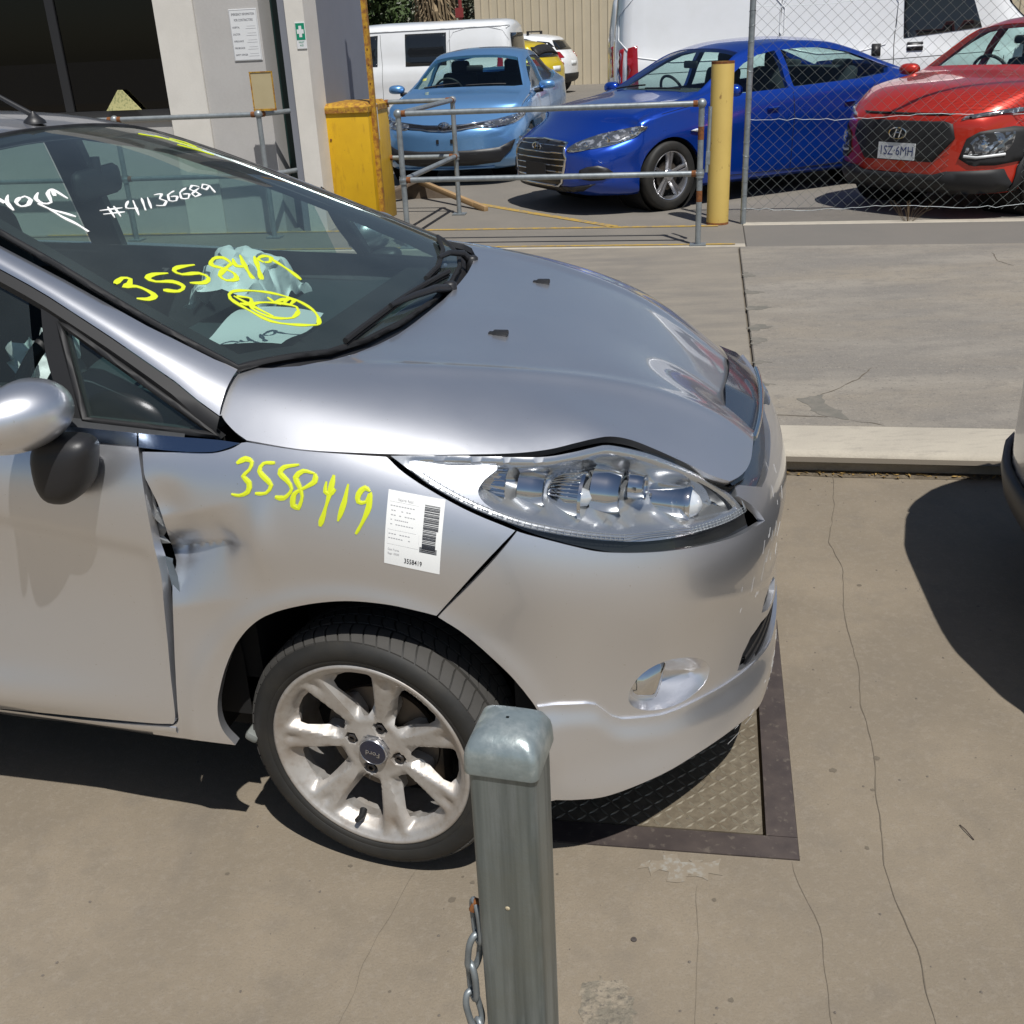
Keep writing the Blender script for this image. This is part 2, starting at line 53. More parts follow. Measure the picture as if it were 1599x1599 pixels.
'mark_hash':[[(-.692,-.3021),(-.6797,-.3146),(-.6675,-.3269),(-.6556,-.339)],[(-.6877,-.2856),(-.6757,-.2976),(-.6639,-.3094),(-.6522,-.321)],[(-.6912,-.3369),(-.6857,-.3167),(-.6802,-.2959),(-.6749,-.2745)],[(-.6779,-.3465),(-.6722,-.3281),(-.6666,-.3092),(-.6611,-.2898)],[(-.6878,-.2256),(-.6791,-.2504),(-.6711,-.2665),(-.6662,-.2632),(-.6617,-.2526),(-.6571,-.2418)],[(-.6843,-.2117),(-.6678,-.2338),(-.6517,-.2554),(-.6359,-.2764)],[(-.6829,-.1779),(-.6689,-.1978),(-.6553,-.2172),(-.642,-.2362)],[(-.6789,-.1588),(-.6661,-.177),(-.6536,-.1948),(-.6413,-.2123)],[(-.6803,-.1291),(-.6785,-.1103),(-.6757,-.0995),(-.663,-.135),(-.6555,-.133),(-.6482,-.1306),(-.6377,-.1622),(-.6409,-.1733),(-.6465,-.1831)],[(-.6731,-.0477),(-.6701,-.0701),(-.6658,-.0907),(-.6472,-.1214),(-.6415,-.1156),(-.6397,-.1022),(-.6522,-.0718),(-.6555,-.0799),(-.658,-.0946)],[(-.6719,.0088),(-.6672,-.0178),(-.6615,-.0416),(-.6423,-.074),(-.6367,-.0678),(-.6349,-.0537),(-.6479,-.0216),(-.651,-.0296),(-.6531,-.0444)],[(-.6634,.0588),(-.6704,.0529),(-.6747,.0446),(-.6642,.0114),(-.6574,.0105),(-.65,.0129),(-.6354,.0075),(-.6322,-.0233),(-.6455,-.0145),(-.6521,.0137),(-.6591,.05)],[(-.6587,.0995),(-.6651,.0954),(-.6688,.0887),(-.6568,.0577),(-.6461,.0607),(-.658,.102),(-.642,.084),(-.626,.0671)]],
'mark_you':[[(-.8324,-.4624),(-.8237,-.4681),(-.815,-.4736)],[(-.8318,-.4349),(-.8241,-.4509),(-.8151,-.4654),(-.8016,-.4764),(-.7869,-.4861)],[(-.812,-.4251),(-.8087,-.4395),(-.8044,-.4512),(-.7962,-.4578),(-.7884,-.4589),(-.7847,-.4518),(-.7842,-.4407),(-.7937,-.4169),(-.8023,-.4119),(-.8098,-.4119),(-.8101,-.4281)],[(-.8052,-.3725),(-.7987,-.3896),(-.7915,-.4034),(-.7808,-.4105),(-.7711,-.4113),(-.7651,-.4037),(-.765,-.3912),(-.7772,-.3763),(-.7917,-.36),(-.7999,-.3416),(-.8017,-.3303),(-.7916,-.3404),(-.7774,-.3574)],[(-.8005,-.3279),(-.7858,-.3331),(-.7712,-.3381),(-.7568,-.3429)],[(-.7764,-.4196),(-.7662,-.4208),(-.756,-.4219),(-.7466,-.4218),(-.7382,-.4198),(-.7305,-.4166),(-.723,-.4137),(-.7156,-.4117),(-.7085,-.41),(-.7013,-.4083)],[(-.7548,-.4211),(-.7419,-.4253),(-.7292,-.4294),(-.717,-.4328),(-.7055,-.4345),(-.6946,-.4355),(-.6837,-.4371),(-.6728,-.4401),(-.662,-.4438),(-.6513,-.4475)]],
'shade_marks':[]}
# ---------------------------------------------------------------- surfaces of the silver car (car frame: x forward, y left, z up, origin under the front axle)
def spl_mat(k):
    k = np.asarray(k, float); n = len(k); A = np.zeros((n, n)); Bm = np.zeros((n, n)); h = np.diff(k)
    A[0, 0] = A[-1, -1] = 1
    for i in range(1, n-1):
        A[i, i-1] = h[i-1]; A[i, i] = 2*(h[i-1]+h[i]); A[i, i+1] = h[i]
        Bm[i, i-1] = 6/h[i-1]; Bm[i, i] = -6/h[i-1]-6/h[i]; Bm[i, i+1] = 6/h[i]
    return np.linalg.solve(A, Bm)
def spl_eval(k, V, q, S=None):
    """natural cubic spline; k knots (K), V values (K,) or (K,N), q queries (N,)"""
    k = np.asarray(k, float); V = np.asarray(V, float); q = np.atleast_1d(np.asarray(q, float))
    if S is None: S = spl_mat(k)
    if V.ndim == 1: V = np.repeat(V[:, None], len(q), 1)
    M2 = S @ V
    qq = np.clip(q, k[0], k[-1]); i = np.clip(np.searchsorted(k, qq, 'right')-1, 0, len(k)-2)
    h = k[i+1]-k[i]; t = (qq-k[i])/h; j = np.arange(len(q))
    a, b, ma, mb = V[i, j], V[i+1, j], M2[i, j], M2[i+1, j]
    r = (1-t)*a+t*b+h*h/6*(((1-t)**3-(1-t))*ma+(t**3-t)*mb)
    # linear extrapolation
    d0 = (V[1]-V[0])/(k[1]-k[0])-(k[1]-k[0])/6*(2*M2[0]+M2[1]); d1 = (V[-1]-V[-2])/(k[-1]-k[-2])+(k[-1]-k[-2])/6*(2*M2[-1]+M2[-2])
    return r+np.minimum(q-k[0], 0)*d0+np.maximum(q-k[-1], 0)*d1
class Tensor:
    def __init__(s, ku, kv, V):
        s.ku, s.kv, s.V = np.array(ku, float), np.array(kv, float), np.array(V, float); s.Su, s.Sv = spl_mat(ku), spl_mat(kv)
    def __call__(s, u, v):
        u = np.atleast_1d(u); v = np.atleast_1d(v)
        P = np.stack([spl_eval(s.kv, row, v, s.Sv) for row in s.V])
        return spl_eval(s.ku, P, u, s.Su)
PLAN = np.array([(-3.13,0),(-3.11,-.35),(-3.02,-.60),(-2.86,-.735),(-2.6,-.80),(-2.0,-.835),(-1.4,-.852),(-.8,-.858),(-.4,-.861),(0,-.862),(.2,-.850),(.35,-.824),(.48,-.775),(.58,-.705),(.66,-.60),(.72,-.48),(.76,-.35),(.787,-.19),(.797,0),(.787,.19),(.76,.35),(.72,.48),(.66,.60)])
_cs = np.concatenate([[0], np.cumsum(np.hypot(*np.diff(PLAN, axis=0).T))]); _cs += -_cs[9]
_pS = spl_mat(_cs)
SC = float(_cs[18])     # arclength value of the centre of the nose
def plan(s):
    x = spl_eval(_cs, PLAN[:, 0], s, _pS); y = spl_eval(_cs, PLAN[:, 1], s, _pS)
    e = 1e-3
    tx = (spl_eval(_cs, PLAN[:, 0], np.asarray(s)+e, _pS)-x)/e; ty = (spl_eval(_cs, PLAN[:, 1], np.asarray(s)+e, _pS)-y)/e
    L = np.hypot(tx, ty); return x, y, ty/L, -tx/L     # outward normal
_zk = [.10,.16,.22,.28,.34,.42,.50,.58,.66,.74,.82,.90,.98]
_off = [(-2.6,[-.12,-.09,-.06,-.03,-.004,-.006,-.012,-.016,-.016,-.010,-.006,-.026,-.075]),
        (-.62,[-.12,-.09,-.06,-.03,-.002,-.008,-.016,-.020,-.018,-.009,-.004,-.024,-.075]),
        (-.35,[-.10,-.07,-.035,-.008,-.004,-.008,-.012,-.014,-.013,-.006,-.008,-.032,-.088]),
        (0.0,[-.08,-.05,-.02,-.010,-.008,-.006,-.004,-.005,-.004,0,-.012,-.046,-.115]),
        (.30,[-.05,-.018,-.002,-.004,-.007,-.012,-.012,-.008,-.001,-.010,-.042,-.100,-.18]),
        (.62,[-.035,-.006,.004,-.008,-.016,-.020,-.014,-.002,-.006,-.034,-.084,-.162,-.27]),
        (.95,[-.03,-.008,.002,-.006,-.016,-.020,-.011,0,-.009,-.046,-.110,-.215,-.35]),
        (SC,[-.04,-.026,-.018,-.006,-.008,-.012,-.008,0,-.016,-.056,-.125,-.235,-.37]),
        (2*SC-.95,[-.03,-.008,.002,-.006,-.016,-.020,-.013,0,-.006,-.042,-.110,-.215,-.35])]
_OFF = Tensor([a for a, _ in _off], _zk, [b for _, b in _off])
def sstep(a, b, x):
    t = np.clip((np.asarray(x)-a)/(b-a), 0, 1); return t*t*(3-2*t)
def skirt_off(s, z, dent=True):
    s = np.atleast_1d(s); z = np.atleast_1d(z)
    o = _OFF(np.maximum(s, -2.6), z)
    r = np.hypot(s, z-.29)
    o = o+.009*np.exp(-((r-.362)/.026)**2)*(1-sstep(.35, .5, np.abs(s)))*sstep(.2, .34, z)
    # faint pressed line along the bumper
    o = o+.0035*sstep(.55, .85, s)*np.exp(-np.abs(z-np.interp(s, [.6,.83,1.12,1.37], [.612,.527,.43,.40]))/.014)
    # door crease: the skin turns in just below it
    zd = np.interp(s, [-1.4, -.687, -.385], [.85, .788, .738]); o = o-.010*(1-sstep(-.050, .0, z-zd))*(sstep(.36, .62, z))*(1-sstep(-.42, -.36, s)*1.)*sstep(-3.0, -2.2, s)
    if dent:
        # folded crease behind the wheel arch: a sharp valley running forward from the door gap
        zc = np.interp(s, [-.42,-.348,-.297,-.255,-.214,-.18], [.695,.706,.718,.730,.740,.745]); up = z-zc
        e = sstep(-.155, -.255, s); k = np.interp(s, [-.40,-.34,-.27,-.20], [.8,1.,.85,.6])
        hi = np.clip(1-up/.085, 0, 1); lo = np.clip(1+up/.11, 0, 1)
        prof = np.where(up > 0, hi**1.05, lo**1.25)
        o = o-.060*e*k*prof
        # dished dimple above it at the guard edge, and a raised shoulder in front
        o = o-.014*np.exp(-((s+.335)/.040)**2-((z-.815)/.040)**2)
        o = o+.009*np.exp(-((s+.150)/.028)**2-((z-.765)/.075)**2)
        o = o-.008*np.exp(-((s+.30)/.07)**2-((z-.56)/.09)**2)
    return o
def skirt(s, z, d=0., dent=True):
    s = np.atleast_1d(np.asarray(s, float)); z = np.atleast_1d(np.asarray(z, float))
    s, z = np.broadcast_arrays(s, z)
    fold = s > SC; s = np.where(fold, 2*SC-s, s)      # the far half of the nose mirrors the near half
    x, y, nx, ny = plan(s); o = skirt_off(s, z, dent)+d
    return np.stack([x+nx*o, (y+ny*o)*np.where(fold, -1, 1), z*1.], -1)
# hood: z over (x, |y|)
_hx = [-.45,-.2,0,.2,.4,.52,.62,.70,.76]
_hy = [0,.2,.4,.55,.65,.72,.78,.84]
_hz = [[1.035,1.035,1.035,1.035,1.035,1.015,.965,.905],
       [1.000,1.002,1.008,1.016,1.016,.996,.950,.895],
       [.985,.987,.992,.996,.984,.958,.918,.870],
       [.966,.967,.967,.960,.938,.908,.868,.825],
       [.934,.932,.922,.900,.868,.833,.790,.745],
       [.900,.896,.878,.845,.800,.755,.705,.655],
       [.858,.852,.827,.785,.735,.690,.640,.590],
       [.806,.799,.770,.722,.670,.620,.57,.52],
       [.750,.742,.708,.660,.60,.55,.50,.45]]
_HOOD = Tensor(_hx, _hy, _hz)
def hood_z(x, y):
    x = np.atleast_1d(x); y = np.atleast_1d(y)
    # the nose has sagged except at the near corner, which the impact pushed up
    dr = spl_eval([-.45,.3,.42,.52,.62,.70,.76], [0,0,.012,.035,.060,.070,.075], x)*(1-.97*sstep(-.02, -.34, y)); y = np.abs(y)
    z = _HOOD(x, y)
    # pressed crease from the windscreen pillar towards the grille
    yc = .60-.30*sstep(-.25, .75, x)
    z = z+.006*np.exp(-((y-yc)/.03)**2)*sstep(-.2, .1, x)
    z = z-dr
    return z
def hood_pt(x, y, d=0.):
    z = hood_z(x, y)
    x = np.atleast_1d(x); y = np.atleast_1d(y)
    # impact: the near front corner stands up and is buckled
    b = np.exp(-((x-.44)/.11)**2-((y+.62)/.10)**2)
    return np.stack([x, y, z+.022*b+d], -1)
# screen, pillars and roof: z over (x, y)
_gx = [-2.6,-1.9,-1.45,-1.15,-.95,-.6,-.3,0.0]
_gz = [1.40,1.455,1.455,1.428,1.375,1.235,1.105,.965]
def green_z(x, y):
    x = np.atleast_1d(x); y = np.abs(np.atleast_1d(y))
    w = spl_eval([-2.6,-1.6,-1.0,-.4,0], [.52,.57,.585,.67,.74], x)
    r = np.clip(y/w, 0, 3)
    return spl_eval(_gx, _gz, x)-.030*r**2-.024*r**6
def green_pt(x, y, d=0.):
    return np.stack([np.atleast_1d(x)*1., np.atleast_1d(y)*1., green_z(x, y)+d], -1)
# side glass plane: y over (x, z)
def glass_y(x, z):
    x = np.atleast_1d(x); z = np.atleast_1d(z)
    return -(.800-.42*(z-.92)-.12*(z-.92)**2)-.0*x
def glass_pt(x, z, d=0.):
    return np.stack([np.atleast_1d(x)*1., glass_y(x, z)-d, np.atleast_1d(z)*1.], -1)
# ---------------------------------------------------------------- helpers
COL = scn.collection
def link(o, parent=None):
    COL.objects.link(o)
    if parent is not None: o.parent = parent
    return o
def tag(o, label=None, cat=None, group=None, kind=None):
    if label: o['label'] = label
    if cat: o['category'] = cat
    if group: o['group'] = group
    if kind: o['kind'] = kind
    return o
def empty(name, loc=(0,0,0), rz=0, label=None, cat=None, group=None, parent=None):
    o = bpy.data.objects.new(name, None); link(o, parent); o.location = loc; o.rotation_euler = (0, 0, rz); o.empty_display_size = .1
    return tag(o, label, cat, group)
def mesh_obj(name, V, Fc, mat, parent=None, smooth=None, mats=None, midx=None):
    me = bpy.data.meshes.new(name); me.from_pydata([tuple(map(float, v)) for v in V], [], [tuple(int(i) for i in f) for f in Fc]); me.validate(); me.update()
    for m in (mats or [mat]): me.materials.append(m)
    if midx is not None:
        for p, k in zip(me.polygons, midx): p.material_index = k
    if smooth is not None:
        me.polygons.foreach_set('use_smooth', [True]*len(me.polygons))
        if smooth < 180: me.set_sharp_from_angle(angle=R(smooth))
    return link(bpy.data.objects.new(name, me), parent)
class MB:
    """collects simple shapes into one mesh"""
    def __init__(s): s.v, s.f = [], []
    def add(s, V, Fc):
        n = len(s.v); s.v += [tuple(map(float, p)) for p in V]; s.f += [tuple(n+i for i in f) for f in Fc]; return s
    def box(s, c, d, rz=0, bev=0, M=None):
        x, y, z = d[0]/2, d[1]/2, d[2]/2
        if bev <= 0:
            V = [(a*x, b*y, e*z) for e in (-1, 1) for b in (-1, 1) for a in (-1, 1)]
            Fc = [(0,2,3,1),(4,5,7,6),(0,1,5,4),(2,6,7,3),(0,4,6,2),(1,3,7,5)]
        else:
            bm = bmesh.new(); bmesh.ops.create_cube(bm, size=1, matrix=Matrix.Diagonal((2*x, 2*y, 2*z, 1)))
            bmesh.ops.bevel(bm, geom=bm.edges[:], offset=bev, segments=2, profile=.5, affect='EDGES'); bm.verts.index_update()
            V = [tuple(v.co) for v in bm.verts]; Fc = [tuple(v.index for v in f.verts) for f in bm.faces]; bm.free()
        T = Matrix.Translation(c) @ (M if M is not None else Matrix.Rotation(rz, 4, 'Z'))
        return s.add([T @ Vector(p) for p in V], Fc)
    def tube(s, P, r, n=10, cap=True, closed=False):
        P = [Vector(p) for p in P]; N = len(P); rr = r if hasattr(r, '__len__') else [r]*N
        up = None; V = []
        for i in range(N):
            a = P[i-1] if (i > 0 or closed) else P[i]; b = P[(i+1) % N] if (i < N-1 or closed) else P[i]
            t = (b-a).normalized()
            if up is None: up = t.orthogonal().normalized()
            up = (up-t*up.dot(t)).normalized(); q = t.cross(up)
            V += [P[i]+rr[i]*(math.cos(2*PI*k/n)*up+math.sin(2*PI*k/n)*q) for k in range(n)]
        Fc = []
        for i in range(N if closed else N-1):
            j = (i+1) % N
            for k in range(n): Fc.append((i*n+k, i*n+(k+1) % n, j*n+(k+1) % n, j*n+k))
        if cap and not closed: Fc += [tuple(range(n))[::-1], tuple((N-1)*n+k for k in range(n))]
        return s.add(V, Fc)
    def lathe(s, prof, M=None, n=32, cap=False):
        """profile [(r, h)] turned about z"""
        M = M or Matrix(); V = []; Fc = []
        for r, h in prof: V += [M @ Vector((r*math.cos(2*PI*k/n), r*math.sin(2*PI*k/n), h)) for k in range(n)]
        for i in range(len(prof)-1):
            for k in range(n): Fc.append((i*n+k, i*n+(k+1) % n, (i+1)*n+(k+1) % n, (i+1)*n+k))
        if cap: Fc += [tuple(range(n))[::-1], tuple((len(prof)-1)*n+k for k in range(n))]
        return s.add(V, Fc)
    def prism(s, poly, h0, h1, M=None):
        """2-d polygon extruded along local z"""
        M = M or Matrix(); n = len(poly)
        V = [M @ Vector((p[0], p[1], h)) for h in (h0, h1) for p in poly]
        return s.add(V, [tuple(range(n))[::-1], tuple(range(n, 2*n))]+[(k, (k+1) % n, n+(k+1) % n, n+k) for k in range(n)])
    def grid(s, P):
        P = np.asarray(P, float); a, b = P.shape[:2]
        return s.add(P.reshape(-1, 3), [(i*b+j, i*b+j+1, (i+1)*b+j+1, (i+1)*b+j) for i in range(a-1) for j in range(b-1)])
    def obj(s, name, mat, parent=None, smooth=None): return mesh_obj(name, s.v, s.f, mat, parent, smooth)
def mat_from_axes(o, x, y, z): return Matrix.Translation(o) @ Matrix((Vector(x), Vector(y), Vector(z))).transposed().to_4x4()
AX_Y = mat_from_axes((0,0,0), (1,0,0), (0,0,1), (0,-1,0))      # local z -> -y (wheel faces to the right side)
def copy_tree(o, parent=None):
    c = o.copy(); COL.objects.link(c); c.parent = parent
    for ch in list(o.children): copy_tree(ch, c)
    return c
def pdist(u, v, poly, step=.003):
    B = np.array(resample(poly, step)); P = np.stack([np.atleast_1d(u), np.atleast_1d(v)], -1); out = np.empty(len(P))
    for k in range(0, len(P), 3000): out[k:k+3000] = np.sqrt(((P[k:k+3000, None]-B[None])**2).sum(-1).min(1))
    return out
def inside(P, poly):
    P = np.asarray(P, float); Q = np.asarray(poly, float); r = np.zeros(len(P), bool); j = len(Q)-1
    for i in range(len(Q)):
        xi, yi = Q[i]; xj, yj = Q[j]
        c = ((yi > P[:, 1]) != (yj > P[:, 1])) & (P[:, 0] < (xj-xi)*(P[:, 1]-yi)/(yj-yi+1e-12)+xi); r ^= c; j = i
    return r
def resample(poly, h, closed=True):
    out = []; n = len(poly)
    for i in range(n if closed else n-1):
        a = np.array(poly[i], float); b = np.array(poly[(i+1) % n], float); k = max(1, int(np.hypot(*(b-a))/h+.5))
        out += [tuple(a+(b-a)*t/k) for t in range(k)]
    if not closed: out.append(tuple(poly[-1]))
    # drop near-duplicates
    res = []
    for p in out:
        if not res or math.hypot(p[0]-res[-1][0], p[1]-res[-1][1]) > h*.18: res.append(p)
    return res
def tess(outer, holes=(), h=.015, hb=None, grade=None):
    hb = hb or h; loops = [resample(outer, hb)]+[resample(q, hb) for q in holes]
    A = np.array(loops[0]); lo, hi = A.min(0), A.max(0)
    gx = np.arange(lo[0], hi[0]+h, h); gy = np.arange(lo[1], hi[1]+h*.87, h*.87)
    G = np.array([(x+(h/2 if j % 2 else 0), y) for j, y in enumerate(gy) for x in gx])
    G = G[inside(G, outer)]
    for q in holes: G = G[~inside(G, q)]
    B = np.concatenate([np.array(l) for l in loops])
    if len(G):
        keep = np.ones(len(G), bool)
        for k in range(0, len(G), 2000):
            d = ((G[k:k+2000, None]-B[None])**2).sum(-1).min(1); keep[k:k+2000] = d > (.55*h)**2
        G = G[keep]
    pts = [Vector(p) for p in B]+[Vector(p) for p in G]; edges = []; n = 0
    for l in loops: edges += [(n+i, n+(i+1) % len(l)) for i in range(len(l))]; n += len(l)
    v, e, f, *_ = delaunay_2d_cdt(pts, edges, [], 0, 1e-6)
    v = np.array([(p.x, p.y) for p in v]); f = np.array(f); c = v[f].mean(1); ok = inside(c, outer)
    for q in holes: ok &= ~inside(c, q)
    return v, f[ok]
def surf_mesh(name, fn, outer, mat, parent=None, holes=(), h=.015, hb=None, flange=.012, flip=False, smooth=True, sink=0., ref=None):
    """tessellates a 2-d outline (with holes) and lays it on the surface fn(u, v); the rim is folded inwards by flange"""
    v, f = tess(outer, holes, h, hb)
    P = fn(v[:, 0], v[:, 1]); e = 1e-3
    du = fn(v[:, 0]+e, v[:, 1])-P; dv = fn(v[:, 0], v[:, 1]+e)-P
    N = np.cross(du, dv); N /= np.linalg.norm(N, axis=1)[:, None]+1e-12
    if flip: N = -N
    P = P-N*sink
    t = np.cross(P[f[:, 1]]-P[f[:, 0]], P[f[:, 2]]-P[f[:, 0]]); w_ = (t*N[f[:, 0]]).sum(1) < 0
    f[w_] = f[w_][:, ::-1]
    V = P.tolist(); F_ = f.tolist()
    if flange:
        cnt = {}
        for a, b, c in F_:
            for p, q in ((a, b), (b, c), (c, a)): cnt[(p, q)] = cnt.get((p, q), 0)+1
        bd = [(p, q) for (p, q) in cnt if (q, p) not in cnt]
        idx = {}; n0 = len(V); k1 = min(abs(flange)*.18, .0018)*np.sign(flange)
        # a small rolled edge, then the fold
        for p, q in bd:
            for m in (p, q):
                if m not in idx:
                    idx[m] = len(V); V.append((P[m]-N[m]*k1).tolist()); V.append((P[m]-N[m]*flange).tolist())
        for p, q in bd:
            a, b = idx[p], idx[q]
            F_.append((q, p, a, b)); F_.append((b, a, a+1, b+1))
    o = mesh_obj(name, V, F_, mat, parent)
    if smooth:
        me = o.data; me.polygons.foreach_set('use_smooth', [True]*len(me.polygons)); me.set_sharp_from_angle(angle=R(40))
    return o
def ribbon(mb, fn, line, wdt, lift=.0012, thick=.0008, taper=True):
    """a painted stroke lying on the surface fn(u, v)"""
    L = np.array(resample(line, .004, False)); P = fn(L[:, 0], L[:, 1]); e = 1e-3
    if len(P) < 2: return
    N = np.cross(fn(L[:, 0]+e, L[:, 1])-P, fn(L[:, 0], L[:, 1]+e)-P); N /= np.linalg.norm(N, axis=1)[:, None]+1e-12
    if lift < 0: N = -N; lift = -lift
    T = np.gradient(P, axis=0); T /= np.linalg.norm(T, axis=1)[:, None]+1e-12; S = np.cross(N, T)
    k = np.arange(len(P)); ww = wdt*(.85+.25*np.sin(k*.37+len(P)))*(np.minimum(1, .55+np.minimum(k, len(P)-1-k)*.2) if taper else 1)
    A = P+S*ww[:, None]/2+N*lift; B = P-S*ww[:, None]/2+N*lift
    mb.grid(np.stack([A-N*thick*1.5, A, P+N*(lift+thick), B, B-N*thick*1.5], 0))
def smooth_poly(P, n=4):
    P = [np.array(p, float) for p in P]; N = len(P); out = []
    for i in range(N):
        a, b, c, d = P[i-1], P[i], P[(i+1) % N], P[(i+2) % N]
        for j in range(n): t = j/n; out.append(tuple(.5*((2*b)+(-a+c)*t+(2*a-5*b+4*c-d)*t*t+(-a+3*b-3*c+d)*t**3)))
    return out
# ---------------------------------------------------------------- materials
def mk(name, col, rough=.5, metal=0., coat=0., coat_r=.03, spec=None, trans=0., ior=1.5, noise=None, bump=None, emis=None, alpha=None, sub=None):
    """principled material; noise = list of (scale, colour, amount[, threshold lo, hi]) blotches; bump = (scale, strength)"""
    m = bpy.data.materials.new(name); m.use_nodes = True; t = m.node_tree; b = t.nodes['Principled BSDF']
    b.inputs['Base Color'].default_value = (*col, 1); b.inputs['Roughness'].default_value = rough; b.inputs['Metallic'].default_value = metal
    b.inputs['Coat Weight'].default_value = coat; b.inputs['Coat Roughness'].default_value = coat_r; b.inputs['IOR'].default_value = ior
    b.inputs['Transmission Weight'].default_value = trans
    if spec is not None: b.inputs['Specular IOR Level'].default_value = spec
    if noise or bump:
        tc = t.nodes.new('ShaderNodeTexCoord')
    last = None
    for q in (noise or []):
        sc, c2, amt = q[:3]; lo, hi = (q[3], q[4]) if len(q) > 4 else (.4, .65); st = q[5] if len(q) > 5 else (1, 1, 1)
        mp = t.nodes.new('ShaderNodeMapping'); mp.inputs['Scale'].default_value = st; mp.inputs['Location'].default_value = (sc*.37, sc*.11, 3.1*amt); t.links.new(tc.outputs['Object'], mp.inputs[0])
        n = t.nodes.new('ShaderNodeTexNoise'); n.inputs['Scale'].default_value = sc; n.inputs['Detail'].default_value = 6; n.inputs['Roughness'].default_value = .6; t.links.new(mp.outputs[0], n.inputs['Vector'])
        r = t.nodes.new('ShaderNodeMapRange'); r.inputs[1].default_value = lo; r.inputs[2].default_value = hi; r.inputs[4].default_value = amt; t.links.new(n.outputs[0], r.inputs[0])
        x = t.nodes.new('ShaderNodeMix'); x.data_type = 'RGBA'; t.links.new(r.outputs[0], x.inputs['Factor'])
        if last is None: x.inputs['A'].default_value = (*col, 1)
        else: t.links.new(last, x.inputs['A'])
        x.inputs['B'].default_value = (*c2, 1); last = x.outputs['Result']
    if last is not None: t.links.new(last, b.inputs['Base Color'])
    if bump:
        n = t.nodes.new('ShaderNodeTexNoise'); n.inputs['Scale'].default_value = bump[0]; n.inputs['Detail'].default_value = 5; t.links.new(tc.outputs['Object'], n.inputs['Vector'])
        bp = t.nodes.new('ShaderNodeBump'); bp.inputs['Strength'].default_value = bump[1]; bp.inputs['Distance'].default_value = bump[2] if len(bump) > 2 else .01
        t.links.new(n.outputs[0], bp.inputs['Height']); t.links.new(bp.outputs[0], b.inputs['Normal'])
    return m
def glass(name, col, rough=0.0, refl=1.45, haze=0.):
    """thin automotive glass: tinted see-through sheet with mirror reflection by Fresnel"""
    m = bpy.data.materials.new(name); m.use_nodes = True; t = m.node_tree; t.nodes.clear()
    o = t.nodes.new('ShaderNodeOutputMaterial'); mx = t.nodes.new('ShaderNodeMixShader'); tr = t.nodes.new('ShaderNodeBsdfTransparent'); gl = t.nodes.new('ShaderNodeBsdfGlossy')
    fr = t.nodes.new('ShaderNodeFresnel'); fr.inputs[0].default_value = refl; tr.inputs[0].default_value = (*col, 1); gl.inputs['Roughness'].default_value = rough
    g_ = t.nodes.new('ShaderNodeNewGeometry'); iv = t.nodes.new('ShaderNodeMath'); iv.operation = 'MULTIPLY_ADD'; iv.inputs[1].default_value = -1; iv.inputs[2].default_value = 1
    t.links.new(g_.outputs['Backfacing'], iv.inputs[0]); ml = t.nodes.new('ShaderNodeMath'); ml.operation = 'MULTIPLY'; t.links.new(fr.outputs[0], ml.inputs[0]); t.links.new(iv.outputs[0], ml.inputs[1]); t.links.new(ml.outputs[0], mx.inputs[0]); 
    if haze:      # thin dusty film; its blue-grey colour paints in the haze of reflections
        df = t.nodes.new('ShaderNodeBsdfDiffuse'); df.inputs[0].default_value = (.50, .60, .60, 1); m2 = t.nodes.new('ShaderNodeMixShader'); tc = t.nodes.new('ShaderNodeTexCoord'); n = t.nodes.new('ShaderNodeTexNoise'); n.inputs['Scale'].default_value = 3; n.inputs['Detail'].default_value = 8; t.links.new(tc.outputs['Object'], n.inputs['Vector'])
        r = t.nodes.new('ShaderNodeMapRange'); r.inputs[1].default_value = .3; r.inputs[2].default_value = .7; r.inputs[3].default_value = haze*.6; r.inputs[4].default_value = haze*1.5; t.links.new(n.outputs[0], r.inputs[0]); t.links.new(r.outputs[0], m2.inputs[0]); t.links.new(tr.outputs[0], m2.inputs[1]); t.links.new(df.outputs[0], m2.inputs[2]); t.links.new(m2.outputs[0], mx.inputs[1])
    else: t.links.new(tr.outputs[0], mx.inputs[1])
    t.links.new(gl.outputs[0], mx.inputs[2]); t.links.new(mx.outputs[0], o.inputs[0])
    return m
def text_mesh(name, s, size, M, mat, parent, ext=.0004, align='CENTER', sx=1.):
    c = bpy.data.curves.new(name, 'FONT'); c.body = s; c.size = size; c.extrude = ext; c.align_x = align; c.align_y = 'CENTER'; c.resolution_u = 2
    o = bpy.data.objects.new(name, c); COL.objects.link(o)
    dg = bpy.context.evaluated_depsgraph_get(); me = bpy.data.meshes.new_from_object(o.evaluated_get(dg)); bpy.data.objects.remove(o); bpy.data.curves.remove(c)
    me.transform(Matrix.Diagonal((sx, 1, 1, 1))); me.transform(M); me.materials.clear(); me.materials.append(mat); me.name = name
    return link(bpy.data.objects.new(name, me), parent)
def text_pts(s, size, sx=1., align='LEFT', bold=0.):
    """2-d outline mesh (verts, faces) of a text"""
    c = bpy.data.curves.new('t', 'FONT'); c.body = s; c.size = size; c.align_x = align; c.align_y = 'CENTER'; c.resolution_u = 2; c.offset = bold
    o = bpy.data.objects.new('t', c); COL.objects.link(o)
    dg = bpy.context.evaluated_depsgraph_get(); me = bpy.data.meshes.new_from_object(o.evaluated_get(dg)); bpy.data.objects.remove(o); bpy.data.curves.remove(c)
    V = [(v.co.x*sx, v.co.y) for v in me.vertices]; Fc = [tuple(p.vertices) for p in me.polygons]; bpy.data.meshes.remove(me); return V, Fc
E1 = Vector((math.cos(R(-11)), math.sin(R(-11)), 0)); E2 = Vector((-math.sin(R(-11)), math.cos(R(-11)), 0)); SITE = R(-11)
def W(u, v, z=0.): return E1*u+E2*v+Vector((0, 0, z))
